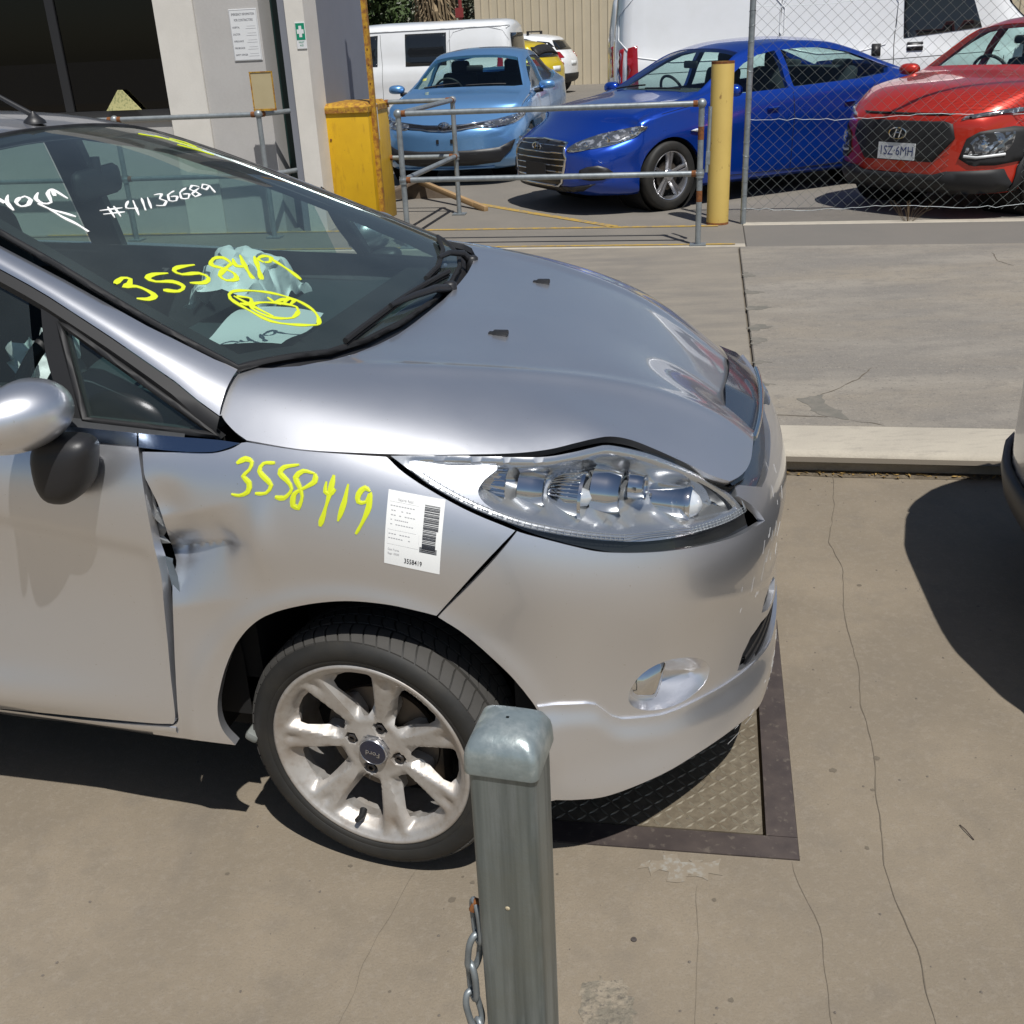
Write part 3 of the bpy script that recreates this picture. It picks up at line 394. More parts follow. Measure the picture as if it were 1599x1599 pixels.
SITE_M = Matrix.Rotation(SITE, 4, 'Z')
# ---------------------------------------------------------------- shared materials
def car_paint(name, col, metal=.75, rough=.32, coat=1., flake=True, dirt=None):
    m = mk(name, col, rough, metal, coat, .035); t = m.node_tree; b = t.nodes['Principled BSDF']
    tc = t.nodes.new('ShaderNodeTexCoord'); n = t.nodes.new('ShaderNodeTexNoise'); n.inputs['Scale'].default_value = 900; n.inputs['Detail'].default_value = 1
    t.links.new(tc.outputs['Object'], n.inputs['Vector'])
    if flake:
        bp = t.nodes.new('ShaderNodeBump'); bp.inputs['Strength'].default_value = .10; bp.inputs['Distance'].default_value = .0006
        t.links.new(n.outputs[0], bp.inputs['Height']); t.links.new(bp.outputs[0], b.inputs['Normal'])
    # road film: slightly duller and browner in soft blotches
    n2 = t.nodes.new('ShaderNodeTexNoise'); n2.inputs['Scale'].default_value = 3.5; n2.inputs['Detail'].default_value = 7; n2.inputs['Roughness'].default_value = .7; t.links.new(tc.outputs['Object'], n2.inputs['Vector'])
    r = t.nodes.new('ShaderNodeMapRange'); r.inputs[1].default_value = .35; r.inputs[2].default_value = .75; r.inputs[3].default_value = rough*.97; r.inputs[4].default_value = rough*1.07
    t.links.new(n2.outputs[0], r.inputs[0]); t.links.new(r.outputs[0], b.inputs['Roughness'])
    r2 = t.nodes.new('ShaderNodeMapRange'); r2.inputs[1].default_value = .4; r2.inputs[2].default_value = .8; r2.inputs[3].default_value = .02; r2.inputs[4].default_value = .10
    t.links.new(n2.outputs[0], r2.inputs[0]); t.links.new(r2.outputs[0], b.inputs['Coat Roughness'])
    # fine scratches, dust specks and stone chips
    n3 = t.nodes.new('ShaderNodeTexNoise'); n3.inputs['Scale'].default_value = 190; n3.inputs['Detail'].default_value = 2; t.links.new(tc.outputs['Object'], n3.inputs['Vector'])
    r3 = t.nodes.new('ShaderNodeMapRange'); r3.inputs[1].default_value = .735; r3.inputs[2].default_value = .76; r3.inputs[4].default_value = .55; t.links.new(n3.outputs[0], r3.inputs[0])
    x = t.nodes.new('ShaderNodeMix'); x.data_type = 'RGBA'; x.inputs['A'].default_value = (*col, 1); x.inputs['B'].default_value = (*(dirt or (.55, .52, .46)), 1)
    t.links.new(r3.outputs[0], x.inputs['Factor']); t.links.new(x.outputs['Result'], b.inputs['Base Color'])
    return m
SILVER = car_paint('silver_paint', (.80, .81, .845), .92, .36)
BLACKP = mk('black_plastic', (.018, .018, .02), .45, bump=(300, .15, .001))
RUBBER = mk('rubber_seal', (.012, .012, .013), .6)
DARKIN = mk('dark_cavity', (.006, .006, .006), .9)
TRIMIN = mk('interior_trim', (.045, .047, .05), .75, noise=[(40, (.03, .032, .035), .6)])
SEATF = mk('seat_cloth', (.03, .032, .038), .95, bump=(250, .3, .002))
LINER = mk('headliner', (.09, .10, .115), .9)
CHROME = mk('chrome', (.78, .79, .8), .06, 1.)
SATIN = mk('satin_chrome', (.30, .36, .46), .16, 1.)
YELPEN = mk('yellow_paint_pen', (.62, .70, .02), .55)
WHTPEN = mk('white_paint_pen', (.85, .85, .84), .55)
PAPER = mk('paper', (.80, .81, .80), .7)
INK = mk('ink', (.02, .02, .025), .6)
GREYINK = mk('grey_ink', (.38, .38, .40), .6)
GLASSF = glass('screen_glass', (.60, .74, .72), 0, 1.8, .05)
GLASSS = glass('side_glass', (.55, .72, .68), 0, 1.6, .03)
LENS = glass('lamp_lens', (.97, .98, .99), .01, 1.38)
TYRE = mk('tyre_rubber', (.015, .0145, .013), .66, noise=[(9, (.036, .032, .025), .6, .45, .65), (60, (.018, .018, .018), .5)], bump=(120, .2, .001))
ALLOY = mk('alloy_wheel', (.50, .475, .445), .46, .55, 0, .2, noise=[(9, (.26, .19, .13), .55, .48, .72), (70, (.30, .24, .18), .35, .5, .7)])
ALLOYC = mk('clean_alloy', (.60, .60, .62), .22, .9)
BRAKE = mk('brake_steel', (.14, .12, .10), .5, .8)
GALV = mk('galvanised_steel', (.29, .32, .335), .46, .55, noise=[(30, (.19, .215, .23), .8), (7, (.40, .43, .44), .5)], bump=(160, .12, .001))
GALVS = mk('galvanised_streaked', (.25, .28, .275), .42, .6, noise=[(34, (.12, .14, .138), .9, .40, .60, (1, 1, .03)), (60, (.36, .39, .40), .4, .5, .7, (1, 1, .12)), (5, (.20, .20, .155), .5, .45, .7)], bump=(240, .18, .001))
GALVC = mk('galvanised_cap', (.33, .385, .39), .34, .55, noise=[(16, (.56, .60, .58), .75, .5, .62), (70, (.22, .27, .28), .5)], bump=(90, .25, .002))
RUST = mk('rust', (.22, .08, .02), .85, noise=[(60, (.09, .03, .012), .8)])
def WORLD(m):      # textures in world space
    for n in m.node_tree.nodes:
        if n.type == 'TEX_COORD':
            g = m.node_tree.nodes.new('ShaderNodeNewGeometry')
            for l in list(n.outputs['Object'].links): m.node_tree.links.new(g.outputs['Position'], l.to_socket)
    return m
CONC1 = WORLD(mk('yard_concrete', (.215, .177, .128), .9, noise=[(.9, (.180, .150, .112), .9, .38, .62), (3.1, (.248, .204, .148), .7, .47, .68), (9, (.165, .14, .11), .5, .52, .70), (70, (.26, .225, .18), .5, .5, .75), (260, (.16, .135, .105), .55, .52, .7), (1.6, (.150, .13, .108), .6, .57, .70, (1, .35, 1))], bump=(180, .35, .004)))
CONC2 = WORLD(mk('slab_concrete', (.252, .220, .176), .9, noise=[(1.1, (.185, .172, .155), .85, .4, .6, (.5, 1.3, 1)), (2.6, (.29, .262, .222), .65, .47, .66, (.4, 1.2, 1)), (13, (.17, .155, .137), .6, .5, .68, (.7, 1, 1)), (60, (.115, .105, .095), .7, .585, .66), (150, (.32, .285, .24), .5, .52, .68), (40, (.34, .31, .265), .4, .6, .68)], bump=(110, .5, .005)))
CONC3 = WORLD(mk('left_slab_concrete', (.225, .20, .166), .9, noise=[(1.2, (.165, .152, .136), .8), (4, (.29, .255, .205), .6, .45, .65, (.4, 1.4, 1)), (120, (.155, .14, .12), .5, .52, .7)], bump=(140, .35, .004)))
KERB = WORLD(mk('kerb_concrete', (.43, .39, .32), .88, noise=[(3, (.36, .325, .27), .7), (25, (.26, .235, .20), .5, .52, .7, (.4, 1.5, 1)), (150, (.5, .45, .38), .4, .5, .7)], bump=(120, .4, .004)))
ASPH = WORLD(mk('carpark_asphalt', (.185, .168, .144), .93, noise=[(.5, (.17, .155, .135), .8), (2, (.225, .2, .168), .6, .45, .65), (160, (.13, .12, .105), .7, .5, .68), (90, (.27, .245, .21), .4, .55, .7)], bump=(220, .5, .005)))
YLINE = WORLD(mk('yellow_line_paint', (.44, .28, .04), .8, noise=[(18, (.24, .19, .12), .9, .48, .6), (90, (.2, .17, .13), .7, .5, .62)]))
STAIN = WORLD(mk('old_paint_stain', (.285, .27, .235), .9, noise=[(14, (.232, .194, .145), 1., .40, .58), (70, (.232, .194, .145), 1., .40, .52)]))
CRACK = mk('crack', (.125, .104, .078), 1.)
YBOX = mk('yellow_cabinet_paint', (.62, .37, .006), .5, noise=[(4, (.54, .31, .006), .7), (28, (.34, .17, .01), .5, .55, .7, (1, 1, .25)), (55, (.16, .075, .02), .8, .68, .73)])
YRUST = mk('rusted_yellow', (.46, .26, .02), .6, noise=[(22, (.24, .09, .02), .9, .44, .6), (70, (.12, .05, .02), .8, .58, .66)])
YBOLL = mk('faded_yellow_paint', (.60, .43, .12), .6, noise=[(3, (.53, .37, .10), .7), (16, (.24, .13, .04), .85, .655, .70, (1, 1, .6)), (45, (.17, .09, .03), .8, .70, .74)])
WALLW = mk('cream_render', (.68, .65, .60), .9, noise=[(5, (.60, .575, .53), .6), (60, (.64, .61, .56), .4)], bump=(90, .25, .003))
WALLG = mk('pale_grey_render', (.46, .445, .43), .9, noise=[(4, (.42, .405, .39), .6), (60, (.49, .475, .46), .4)], bump=(90, .25, .003))
WALLD = mk('blue_grey_render', (.20, .21, .24), .9, noise=[(4, (.18, .19, .22), .5)], bump=(90, .2, .003))
CLAD = mk('beige_cladding', (.52, .45, .33), .5, noise=[(2, (.48, .415, .30), .6)])
GREEND = mk('green_door_paint', (.010, .13, .10), .45)
WHITEP = mk('white_van_paint', (.78, .79, .80), .3, 0, .8, .05, noise=[(2.5, (.70, .71, .70), .5)])
TINT = mk('dark_tinted_glass', (.012, .014, .017), .04, 0, .6, .02)
SIGNW = mk('sign_white', (.70, .71, .72), .5)
SIGNG = mk('sign_green', (.0, .24, .13), .5)
WOOD = mk('weathered_timber', (.36, .235, .115), .8, noise=[(30, (.22, .135, .06), .7, .45, .65, (1, .1, 1))], bump=(80, .3, .003))
WOODD = mk('grey_timber', (.14, .105, .075), .9, noise=[(20, (.09, .07, .05), .7)])
CHECK = WORLD(mk('chequer_plate_steel', (.205, .168, .118), .55, .35, noise=[(8, (.27, .235, .175), .7), (60, (.13, .105, .075), .6)], bump=(150, .3, .001)))
FRAMES = WORLD(mk('painted_steel_frame', (.060, .048, .045), .5, .1, noise=[(14, (.095, .075, .066), .7), (60, (.16, .135, .11), .6, .58, .68)]))
RED = mk('tail_lamp_red', (.28, .006, .01), .12, 0, 1, .02)
PLATE = mk('number_plate', (.72, .74, .74), .4)
BLUEINK = mk('plate_blue', (.02, .04, .16), .5)
# ---------------------------------------------------------------- ground
def sheet(name, pts, z, mat, kind='structure', sub=None):
    m = MB(); m.add([W(u, v, z) for u, v in pts], [tuple(range(len(pts)))]); return tag(m.obj(name, mat), kind=kind)
# cover plate pit: frame and plate are let into the yard slab
PC = [W(0,0), Vector((.558,1.651,0)), Vector((.744,2.571,0))]
fx = Vector((-.9847,.1742,0)); fy = Vector((.1976,.9803,0)); fo = Vector((.558,1.651,0))       # frame axes: along the front edge to the left, and away
def FR(a, b, z): return fo+fx*a+fy*b+Vector((0,0,z))
gm = MB(); big = [(-30,-20),(30,-20),(30,3.84),(-30,3.84)]
Wd, Dp = 1.02, .98
hole4 = [FR(0,0,0), FR(Wd,0,0), FR(Wd,Dp,0), FR(0,Dp,0)]
oc = [W(30,-20), W(-30,-20), W(-30,3.84), W(30,3.84)]
V = oc+hole4; gm.add(V, [(0,4,5,1),(1,5,6,2),(2,6,7,3),(3,7,4,0)]); gm.add([FR(0,0,0),FR(Wd,0,0),FR(Wd,Dp,0),FR(0,Dp,0),FR(0,0,-.03),FR(Wd,0,-.03),FR(Wd,Dp,-.03),FR(0,Dp,-.03)], [(0,1,5,4),(1,2,6,5),(2,3,7,6),(3,0,4,7)])
yard = tag(gm.obj('yard_floor', CONC1), kind='structure')
cover = empty('pit_cover', FR(Wd/2, Dp/2, 0), 0, 'chequer plate pit cover in a dark steel frame under the silver car bumper', 'pit cover')
ci = Matrix.Translation(-cover.location)
def part_w(mb, name, mat, parent, smooth=None):
    o = mb.obj(name, mat, parent, smooth); o.matrix_parent_inverse = Matrix.Translation(-parent.location) if parent.rotation_euler.z == 0 else parent.matrix_world.inverted(); return o
Lw = .066
m = MB()
for (a0,a1,b0,b1) in ((0,Wd,0,Lw),(0,Wd,Dp-Lw,Dp),(0,Lw,Lw,Dp-Lw),(Wd-Lw,Wd,Lw,Dp-Lw)):
    P = [FR(a0+.001,b0+.001,.003),FR(a1-.001,b0+.001,.003),FR(a1-.001,b1-.001,.003),FR(a0+.001,b1-.001,.003)]; Q = [p-Vector((0,0,.03)) for p in P]; m.add(P+Q, [(3,2,1,0),(0,1,5,4),(1,2,6,5),(2,3,7,6),(3,0,4,7)])
part_w(m, 'steel_frame', FRAMES, cover)
m = MB(); g_ = .006; a0, a1, b0, b1 = Lw+g_, Wd-Lw-g_, Lw+g_, Dp-Lw-g_
P = [FR(a0,b0,.0),FR(a1,b0,.0),FR(a1,b1,.0),FR(a0,b1,.0)]; Q = [p-Vector((0,0,.02)) for p in P]; m.add(P+Q, [(3,2,1,0),(0,1,5,4),(1,2,6,5),(2,3,7,6),(3,0,4,7)]); plate = part_w(m, 'chequer_plate', CHECK, cover)
m = MB(); m.add([FR(0,0,-.022),FR(Wd,0,-.022),FR(Wd,Dp,-.022),FR(0,Dp,-.022)], [(0,1,2,3)]); part_w(m, 'pit_dirt', mk('dirt', (.10,.075,.04), 1.), cover)
m = MB(); st = .0235
for i in range(int((a1-a0)/st)):
    for j in range(int((b1-b0)/st)):
        cx, cy = a0+.012+i*st, b0+.012+j*st; an = R(45) if (i+j) % 2 else R(-45)
        d = fx*math.cos(an)+fy*math.sin(an); e = fx*-math.sin(an)+fy*math.cos(an); c = FR(cx, cy, 0); l, wd = .0145, .0034
        m.add([c-d*l, c-e*wd, c+d*l, c+e*wd, c+Vector((0,0,.0022))-d*l*.6, c+Vector((0,0,.0022))+d*l*.6], [(0,1,4),(1,5,4),(1,2,5),(2,3,5),(3,4,5),(3,0,4)])
t_ = part_w(m, 'raised_tread', mk('worn_tread', (.30,.265,.20), .45, .5), cover); tag(t_, kind='stuff')
# frame weld bead
# kerb
KH = .08
m = MB(); prof = [(3.842,-.05),(3.842,.0),(3.852,.062),(3.866,.076),(3.885,.08),(4.148,.08),(4.148,-.05)]
us = np.linspace(-14, 14, 57); rnd = np.random.RandomState(2)
m.grid(np.array([[tuple(W(u, v+rnd.uniform(-.003,.003), z)) for v, z in prof] for u in us])); kerb = tag(m.obj('kerb', KERB, None, 40), kind='structure')
def slab(name, u0, u1, v0, v1, z, mat):
    m = MB(); b = .006
    P = lambda a, zz: [W(u0+a, v0+a, zz), W(u1-a, v0+a, zz), W(u1-a, v1-a, zz), W(u0+a, v1-a, zz)]
    V = P(0, z-.06)+P(0, z-b)+P(b, z); m.add(V, [(0,1,5,4),(1,2,6,5),(2,3,7,6),(3,0,4,7),(4,5,9,8),(5,6,10,9),(6,7,11,10),(7,4,8,11),(8,9,10,11)])
    o = m.obj(name, mat); return tag(o, kind='structure')
under = MB(); under.add([W(-40,3.8,KH-.02), W(40,3.8,KH-.02), W(40,8.6,KH-.02), W(-40,8.6,KH-.02)], [(0,1,2,3)]); tag(under.obj('joint_filler', CRACK), kind='structure')
g_ = .006
slab('concrete_slab', .245+g_, 14, 4.152, 4.962, KH, CONC2); slab('concrete_slab', .245+g_, 14, 4.962+g_, 8.055, KH, CONC2)
slab('concrete_slab', -14, .245-g_, 4.152, 8.055, KH, CONC3)
slab('concrete_strip', .30, 14, 8.062, 8.98, KH, WORLD(mk('strip_concrete', (.175,.16,.142), .93, noise=[(2,(.155,.145,.13),.7),(150,(.12,.11,.1),.6,.5,.68)], bump=(200,.5,.004))))
slab('concrete_edge', .30, 14, 8.984, 9.10, KH+.004, KERB); slab('concrete_edge', -14, .296, 8.055, 8.16, KH+.004, KERB)
sheet('carpark_ground', [(-14,8.16),(.296,8.16),(.296,9.104),(-14,9.104)], KH, ASPH); 
sheet('carpark_ground', [(-120,9.104),(120,9.104),(120,300),(-120,300)], KH, ASPH)
sheet('wider_ground', [(-600,-400),(600,-400),(600,900),(-600,900)], -.12, ASPH)
def line(pts, wd, name='yellow_line', mat=YLINE, z=KH+.004):
    m = MB()
    for a, b in zip(pts[:-1], pts[1:]):
        a = Vector((*a, 0)); b = Vector((*b, 0)); d = (b-a).normalized(); n = Vector((-d.y, d.x, 0))*wd/2; m.add([W(*p[:2], z) for p in (a-n, b-n, b+n, a+n)], [(0,1,2,3)])
    return tag(m.obj(name, mat), kind='structure')
line([(-6,8.12),(-1.0,8.12),(.22,8.12)], .05, z=KH+.0085); line([(-6,8.98),(-1.2,8.965),(.10,8.965)], .07); line([(-2.40,10.62),(-1.6,9.82),(-.75,9.00)], .085)
# cracks: wandering hairlines
def crack(pts, wd, z, seed, name='crack', wob=.012):
    rnd = np.random.RandomState(seed); P = []
    for a, b in zip(pts[:-1], pts[1:]):
        a = np.array(a, float); b = np.array(b, float); n = max(2, int(np.hypot(*(b-a))/.022))
        for k in range(n): P.append(a+(b-a)*k/n+rnd.normal(0, wob*.28, 2))
    P.append(np.array(pts[-1], float)); P = np.array(P); P[1:-1] = (P[:-2]+P[1:-1]*2+P[2:])/4
    T = np.gradient(P, axis=0); T /= np.linalg.norm(T, axis=1)[:, None]; N = np.stack([-T[:, 1], T[:, 0]], -1); ww = wd*(.3+rnd.rand(len(P))*1.0)[:, None]; ww[0] = ww[-1] = wd*.1
    A = P+N*ww/2; B = P-N*ww/2; m = MB(); m.grid(np.array([[tuple(W(*p, z)) for p in A], [tuple(W(*p, z)) for p in B]])); return tag(m.obj(name, CRACK), kind='structure')
crack([(.504,3.824),(.478,3.497),(.434,3.236),(.454,3.085),(.455,2.998),(.431,2.758),(.438,2.485),(.424,2.306),(.428,2.099),(.413,1.96),(.399,1.757),(.406,1.618),(.432,1.498),(.431,1.31),(.45,1.0)], .0021, .0015, 1)
crack([(.218,1.725),(.229,1.663),(.24,1.613),(.258,1.551),(.258,1.445),(.26,1.3)], .0012, .0012, 2)
crack([(.02,1.637),(.03,1.521),(.027,1.414),(.025,1.2)], .0008, .0012, 3)
crack([(-.55,1.6),(-.57,1.474),(-.59,1.331),(-.59,1.1)], .0008, .0012, 4)
for k, q in enumerate(([(.787,4.965),(.718,4.802),(.613,4.655),(.518,4.551)], [(.283,4.284),(.412,4.266),(.525,4.256)], [(.603,4.228),(.733,4.166)], [(1.938,7.719),(1.91,7.433),(1.976,7.264)])):
    crack(q, .006, KH+.0015, 10+k, wob=.02)
def blob(name, pts, z, mat, seed, wob=.01, h=.02):
    rnd = np.random.RandomState(seed); L_ = np.array(resample(pts, h))+0.; L_ += rnd.normal(0, wob, L_.shape); m = MB(); v, f = tess([tuple(p) for p in L_], (), h*1.5, h); m.add([W(*p, z) for p in v], [tuple(t) for t in f]); return tag(m.obj(name, mat), kind='structure')
PATCH = WORLD(mk('mortar_patch', (.150,.142,.122), .95, noise=[(20,(.20,.182,.155),.8)], bump=(200,.5,.004)))
blob('mortar_patch', [(.402,4.493),(.47,4.53),(.527,4.561),(.524,4.438),(.58,4.339),(.603,4.228),(.525,4.256),(.472,4.302),(.46,4.40)], KH+.001, PATCH, 1, .006)
for k, (v, r) in enumerate([(7.05,.10),(6.55,.09),(6.15,.10),(5.72,.12),(5.45,.10),(5.05,.06),(4.7,.05)]):
    blob('mortar_patch', [(.25,v-r*(.7+.3*math.sin(k*5))),(.262+r*(.3+.4*math.cos(k*3)**2),v-r*.4),(.27+r*(.6+.8*math.sin(k*2.3)**2),v+r*.1*math.sin(k)),(.262+r*.4,v+r*.5),(.25,v+r*(.6+.4*math.cos(k)))], KH+.001, PATCH, 20+k, .009)
blob('paint_stain', [(-.085,1.687),(-.014,1.705),(.078,1.698),(.071,1.665),(-.012,1.647),(-.087,1.655)], .0015, STAIN, 3, .008, .01)
ROUGH = WORLD(mk('worn_pothole', (.17,.15,.115), .95, noise=[(40,(.26,.22,.165),.9,.45,.6),(120,(.09,.08,.07),.6,.55,.65)], bump=(60,1.,.01)))
blob('worn_patch', [(-.175,1.33),(-.15,1.37),(-.11,1.385),(-.085,1.35),(-.08,1.29),(-.10,1.22),(-.15,1.20),(-.18,1.27)], .0012, ROUGH, 8, .006, .012)
# rust and dirt drifts along the kerb foot
DIRT = WORLD(mk('kerb_dirt', (.11,.085,.055), 1., noise=[(30,(.20,.165,.12),.8),(90,(.05,.04,.03),.6)], bump=(150,.6,.006)))
m = MB(); us = np.linspace(-6, 8, 400); rnd = np.random.RandomState(5); dd = .030+.022*np.convolve(rnd.rand(400), np.ones(5)/5, 'same')
m.grid(np.array([[tuple(W(u, 3.843, .010)) for u in us], [tuple(W(u, 3.843-d, .0018)) for u, d in zip(us, dd)]])); tag(m.obj('kerb_dirt', DIRT), kind='structure')
# litter: leaf crumbs at the kerb, small stones on the slab
m = MB(); rnd = random.Random(6)
for k in range(260):
    u, v = rnd.uniform(-.3, 1.6), 3.835-abs(rnd.gauss(0, .015)); a = rnd.uniform(0, PI); l, wd = rnd.uniform(.006,.022), rnd.uniform(.002,.005); c = W(u, v, .006+rnd.random()*.006); d = Vector((math.cos(a), math.sin(a), rnd.uniform(-.2,.2)))*l; e = Vector((-math.sin(a), math.cos(a), .2))*wd; m.add([c-d, c+e, c+d, c-e], [(0,1,2,3)])
tag(m.obj('leaf_litter', mk('dry_leaves', (.30,.19,.06), .9)), 'dry leaf crumbs caught along the foot of the kerb', 'leaf litter', kind='stuff')
m = MB()
for k in range(420):
    u, v = rnd.uniform(-1.2, 1.5), rnd.uniform(.9, 3.8); s_ = rnd.choice([.0012,.0016,.002,.003]); c = W(u, v, s_*.4)
    m.add([c+Vector((math.cos(a)*s_*rnd.uniform(.7,1.3), math.sin(a)*s_*rnd.uniform(.7,1.3), 0)) for a in (0,1.2,2.5,3.7,5)]+[c+Vector((0,0,s_*.8))], [(0,1,5),(1,2,5),(2,3,5),(3,4,5),(4,0,5)])
g2 = MB()
for k in range(34):
    cu, cv = rnd.choice([(-.25,1.5),(.35,1.9),(.7,2.9),(.15,1.3),(-.7,1.55)]); u, v = rnd.gauss(cu,.16), rnd.gauss(cv,.16); r = rnd.choice([.0015,.002,.003,.005,.008]); c = W(u, v, .0009)
    g2.add([c]+[c+Vector((math.cos(a)*r*rnd.uniform(.7,1.3), math.sin(a)*r*rnd.uniform(.7,1.3), 0)) for a in np.linspace(0,2*PI,11)[:-1]], [(0,i,i % 10+1) for i in range(1,11)])
tag(g2.obj('oil_drips', mk('oil_drip', (.13,.108,.08), .8)), kind='structure')
tag(m.obj('grit', mk('grit', (.14,.12,.10), .9)), 'scattered grit and tiny stones on the tan yard concrete', 'grit', kind='stuff')
m = MB(); m.tube([W(.573,1.875,.003), W(.580,1.858,.006), W(.592,1.832,.003)], .0012, 5); tag(m.obj('twig', mk('twig', (.05,.035,.03), .9)), 'thin dark twig on the concrete beside the dark car shadow', 'twig')
for k, (u, v) in enumerate([(-.091,1.476)]):
    m = MB(); m.lathe([(.006,0),(.0055,.0015),(.001,.002)], Matrix.Translation(W(u, v, .001)), 12); tag(m.obj('pebble', mk('pebble', (.06,.05,.045), .9)), 'small dark brown pebble on the concrete right of the galvanised post', 'pebble')
# ---------------------------------------------------------------- foreground galvanised post with cap and chain
KP = .68      # 65 mm post standing 0.7 m from the camera
PU, PV, PH = -.2215, 1.048, 1.568/.68-.778
post = empty('square_post', W(PU*KP, PV*KP, 0), SITE-R(5), 'galvanised square steel post with domed cap standing before the silver car wheel', 'post')
def rsq(h, r, n=5): return [(sx*(h-r)+r*math.cos(a), sy*(h-r)+r*math.sin(a)) for sx, sy, a0 in ((1,1,0),(-1,1,90),(-1,-1,180),(1,-1,270)) for a in [R(a0+90*k/n) for k in range(n+1)]]
post.scale = (KP, KP, KP)
m = MB(); m.prism(rsq(.043,.010), -.02, PH-.03); m.obj('post_tube', GALVS, post, 40)
m = MB(); n = len(rsq(.0455,.011)); prof = [(.0475,.010,-.043),(.0480,.010,-.041),(.0470,.010,-.020),(.0455,.010,-.012),(.040,.012,.001),(.030,.014,.009),(.012,.010,.0135),(.002,.001,.0145)]
rings = [[(x, y, PH+z) for x, y in rsq(h, r)] for h, r, z in prof]; rings = [r+[r[0]] for r in rings]; m.grid(np.array(rings)); m.obj('post_cap', GALVC, post, 60)
m = MB(); rnd = random.Random(12)
for k in range(1): m.lathe([(.0035,0),(.002,.0012),(.0005,.0014)], mat_from_axes((rnd.uniform(-.02,.02), -.0431, PH-.06-rnd.random()*.3), (1,0,0), (0,0,1), (0,-1,0)), 8)
tag(m.obj('spatter', mk('weld_spatter', (.45,.38,.25), .6), post), kind='stuff')
chain = empty('chain', W((PU-.064)*KP, (PV-.02)*KP, 1.568-1.238*KP), 0, 'galvanised link chain hanging on the left side of the square post', 'chain')
chain.scale = (KP*.86, KP*.86, KP*.9)
lk = MB(); a_, b_, r_ = .0115, .0285, .0056
P = [(a_*math.cos(t), 0, b_*math.sin(t)+(.010 if math.sin(t) > 0 else -.010)) for t in np.linspace(0, 2*PI, 25)[:-1]]; lk.tube(P, r_, 8, closed=True); link0 = lk.obj('chain_link', GALV, chain, 60)
for k in range(16):
    o = link0 if k == 0 else link(link0.copy(), chain); z = .165-k*.062; x = .012-.016*math.sin(min(k, 3)*.55)+.012*max(0, k-3)*.25
    o.location = (x, .0, z); o.rotation_euler = (R(8*math.sin(k*1.7)), R(6*math.cos(k)), R(35 if k % 2 else 118))
m = MB(); m.tube([(.035,.0,.195),(.012,0,.205),(.006,0,.188)], .006, 8); m.obj('eye_bolt', RUST, chain, 60)
# ---------------------------------------------------------------- yellow bollard
m = MB(); m.lathe([(.0875,0),(.0905,.02),(.0895,.05),(.0895,1.24),(.0885,1.245),(.084,1.245),(.083,1.20)], None, 48); bo = empty('bollard', W(.092,9.075,KH), SITE, 'faded yellow steel pipe bollard with rust chips beside the fence post', 'bollard')
tube = m.obj('bollard_pipe', YBOLL, bo, 50); m = MB(); m.lathe([(.083,1.19),(.03,1.205),(.001,1.21)], None, 32); m.obj('concrete_fill', CONC3, bo, 60)
m = MB(); m.lathe([(.0915,0),(.0915,.012),(.090,.02)], None, 48); m.obj('rusted_base', RUST, bo, 60); m = MB(); m.lathe([(.0898,1.228),(.0899,1.247),(.0835,1.248)], None, 48); m.obj('rusted_rim', RUST, bo, 60)
# ---------------------------------------------------------------- pipe railings
def joint(m, p, r=.034): 
    bm = bmesh.new(); bmesh.ops.create_icosphere(bm, subdivisions=3, radius=r, matrix=Matrix.Translation(p)); bm.verts.index_update(); m.add([tuple(v.co) for v in bm.verts], [tuple(v.index for v in f.verts) for f in bm.faces]); bm.free()
def railing(name, label, posts, rails, group=None, rusty=()):
    o = Vector(W(*posts[0], KH)); e = empty(name, o, 0, label, 'railing', group); L_ = lambda u, v, z: W(u, v, KH+z)-o
    for u, v in posts:
        m = MB(); m.tube([L_(u,v,0), L_(u,v,1.0)], .0215, 16); joint(m, L_(u,v,1.0)); m.lathe([(.030,-.03),(.030,.03)], Matrix.Translation(L_(u,v,.52)), 16); joint(m, L_(u,v,.52), .033)
        p = m.obj('post', GALV, e, 45); q = MB(); q.box(L_(u,v,.008), (.12,.10,.012), rz=SITE); q.obj('base_plate', GALV, p)
        if (u, v) in rusty:
            for z, h in ((.80,.09),(.36,.08)): r = MB(); r.lathe([(.0221,z-h/2),(.0222,z),(.0221,z+h/2)], Matrix.Translation(L_(u,v,0)), 16); r.obj('rust_patch', RUST, p, 60)
    for a, b in rails:
        for z in (1.0,.52):
            m = MB(); m.tube([L_(*a,z), L_(*b,z)], .0205, 16); rl = m.obj('rail', GALV, e, 45)
            d = (L_(*b,z)-L_(*a,z)).normalized(); 
            for q_, sg_ in ((L_(*a,z), 1), (L_(*b,z), -1)): r = MB(); r.tube([q_+d*.028*sg_, q_+d*.06*sg_], .0235, 12); r.obj('rusty_collar', RUST, rl, 60)
    return e
railing('pipe_railing', 'galvanised two-rail pipe railing in front of the blue cars, ending at the yellow bollard', [(-.056,8.11),(-2.31,8.13),(-2.27,9.80)], [((-.056,8.11),(-2.31,8.13)),((-2.31,8.13),(-2.27,9.80)),((-2.27,9.80),(-2.93,9.82))], rusty=((-.056,8.11),))
m = MB(); o_ = W(-.0,8.20,KH); m.tube([W(-.01,8.17,KH+.52), W(.0,8.2,KH+.70), W(.005,8.2,KH+.97)], .014, 8); m.box(W(.0,8.18,KH+.62), (.03,.03,.09), rz=SITE); tag(m.obj('gate_latch', GALV, None, 50), 'galvanised latch rod strapped behind the railing post at the yellow bollard', 'latch')
rl = railing('pipe_railing', 'galvanised pipe railing along the front of the cream building', [(-6.2,8.66),(-4.93,8.66),(-3.66,8.70)], [((-6.2,8.66),(-4.93,8.66)),((-4.93,8.66),(-3.66,8.70)),((-3.66,8.70),(-3.37,9.30))])
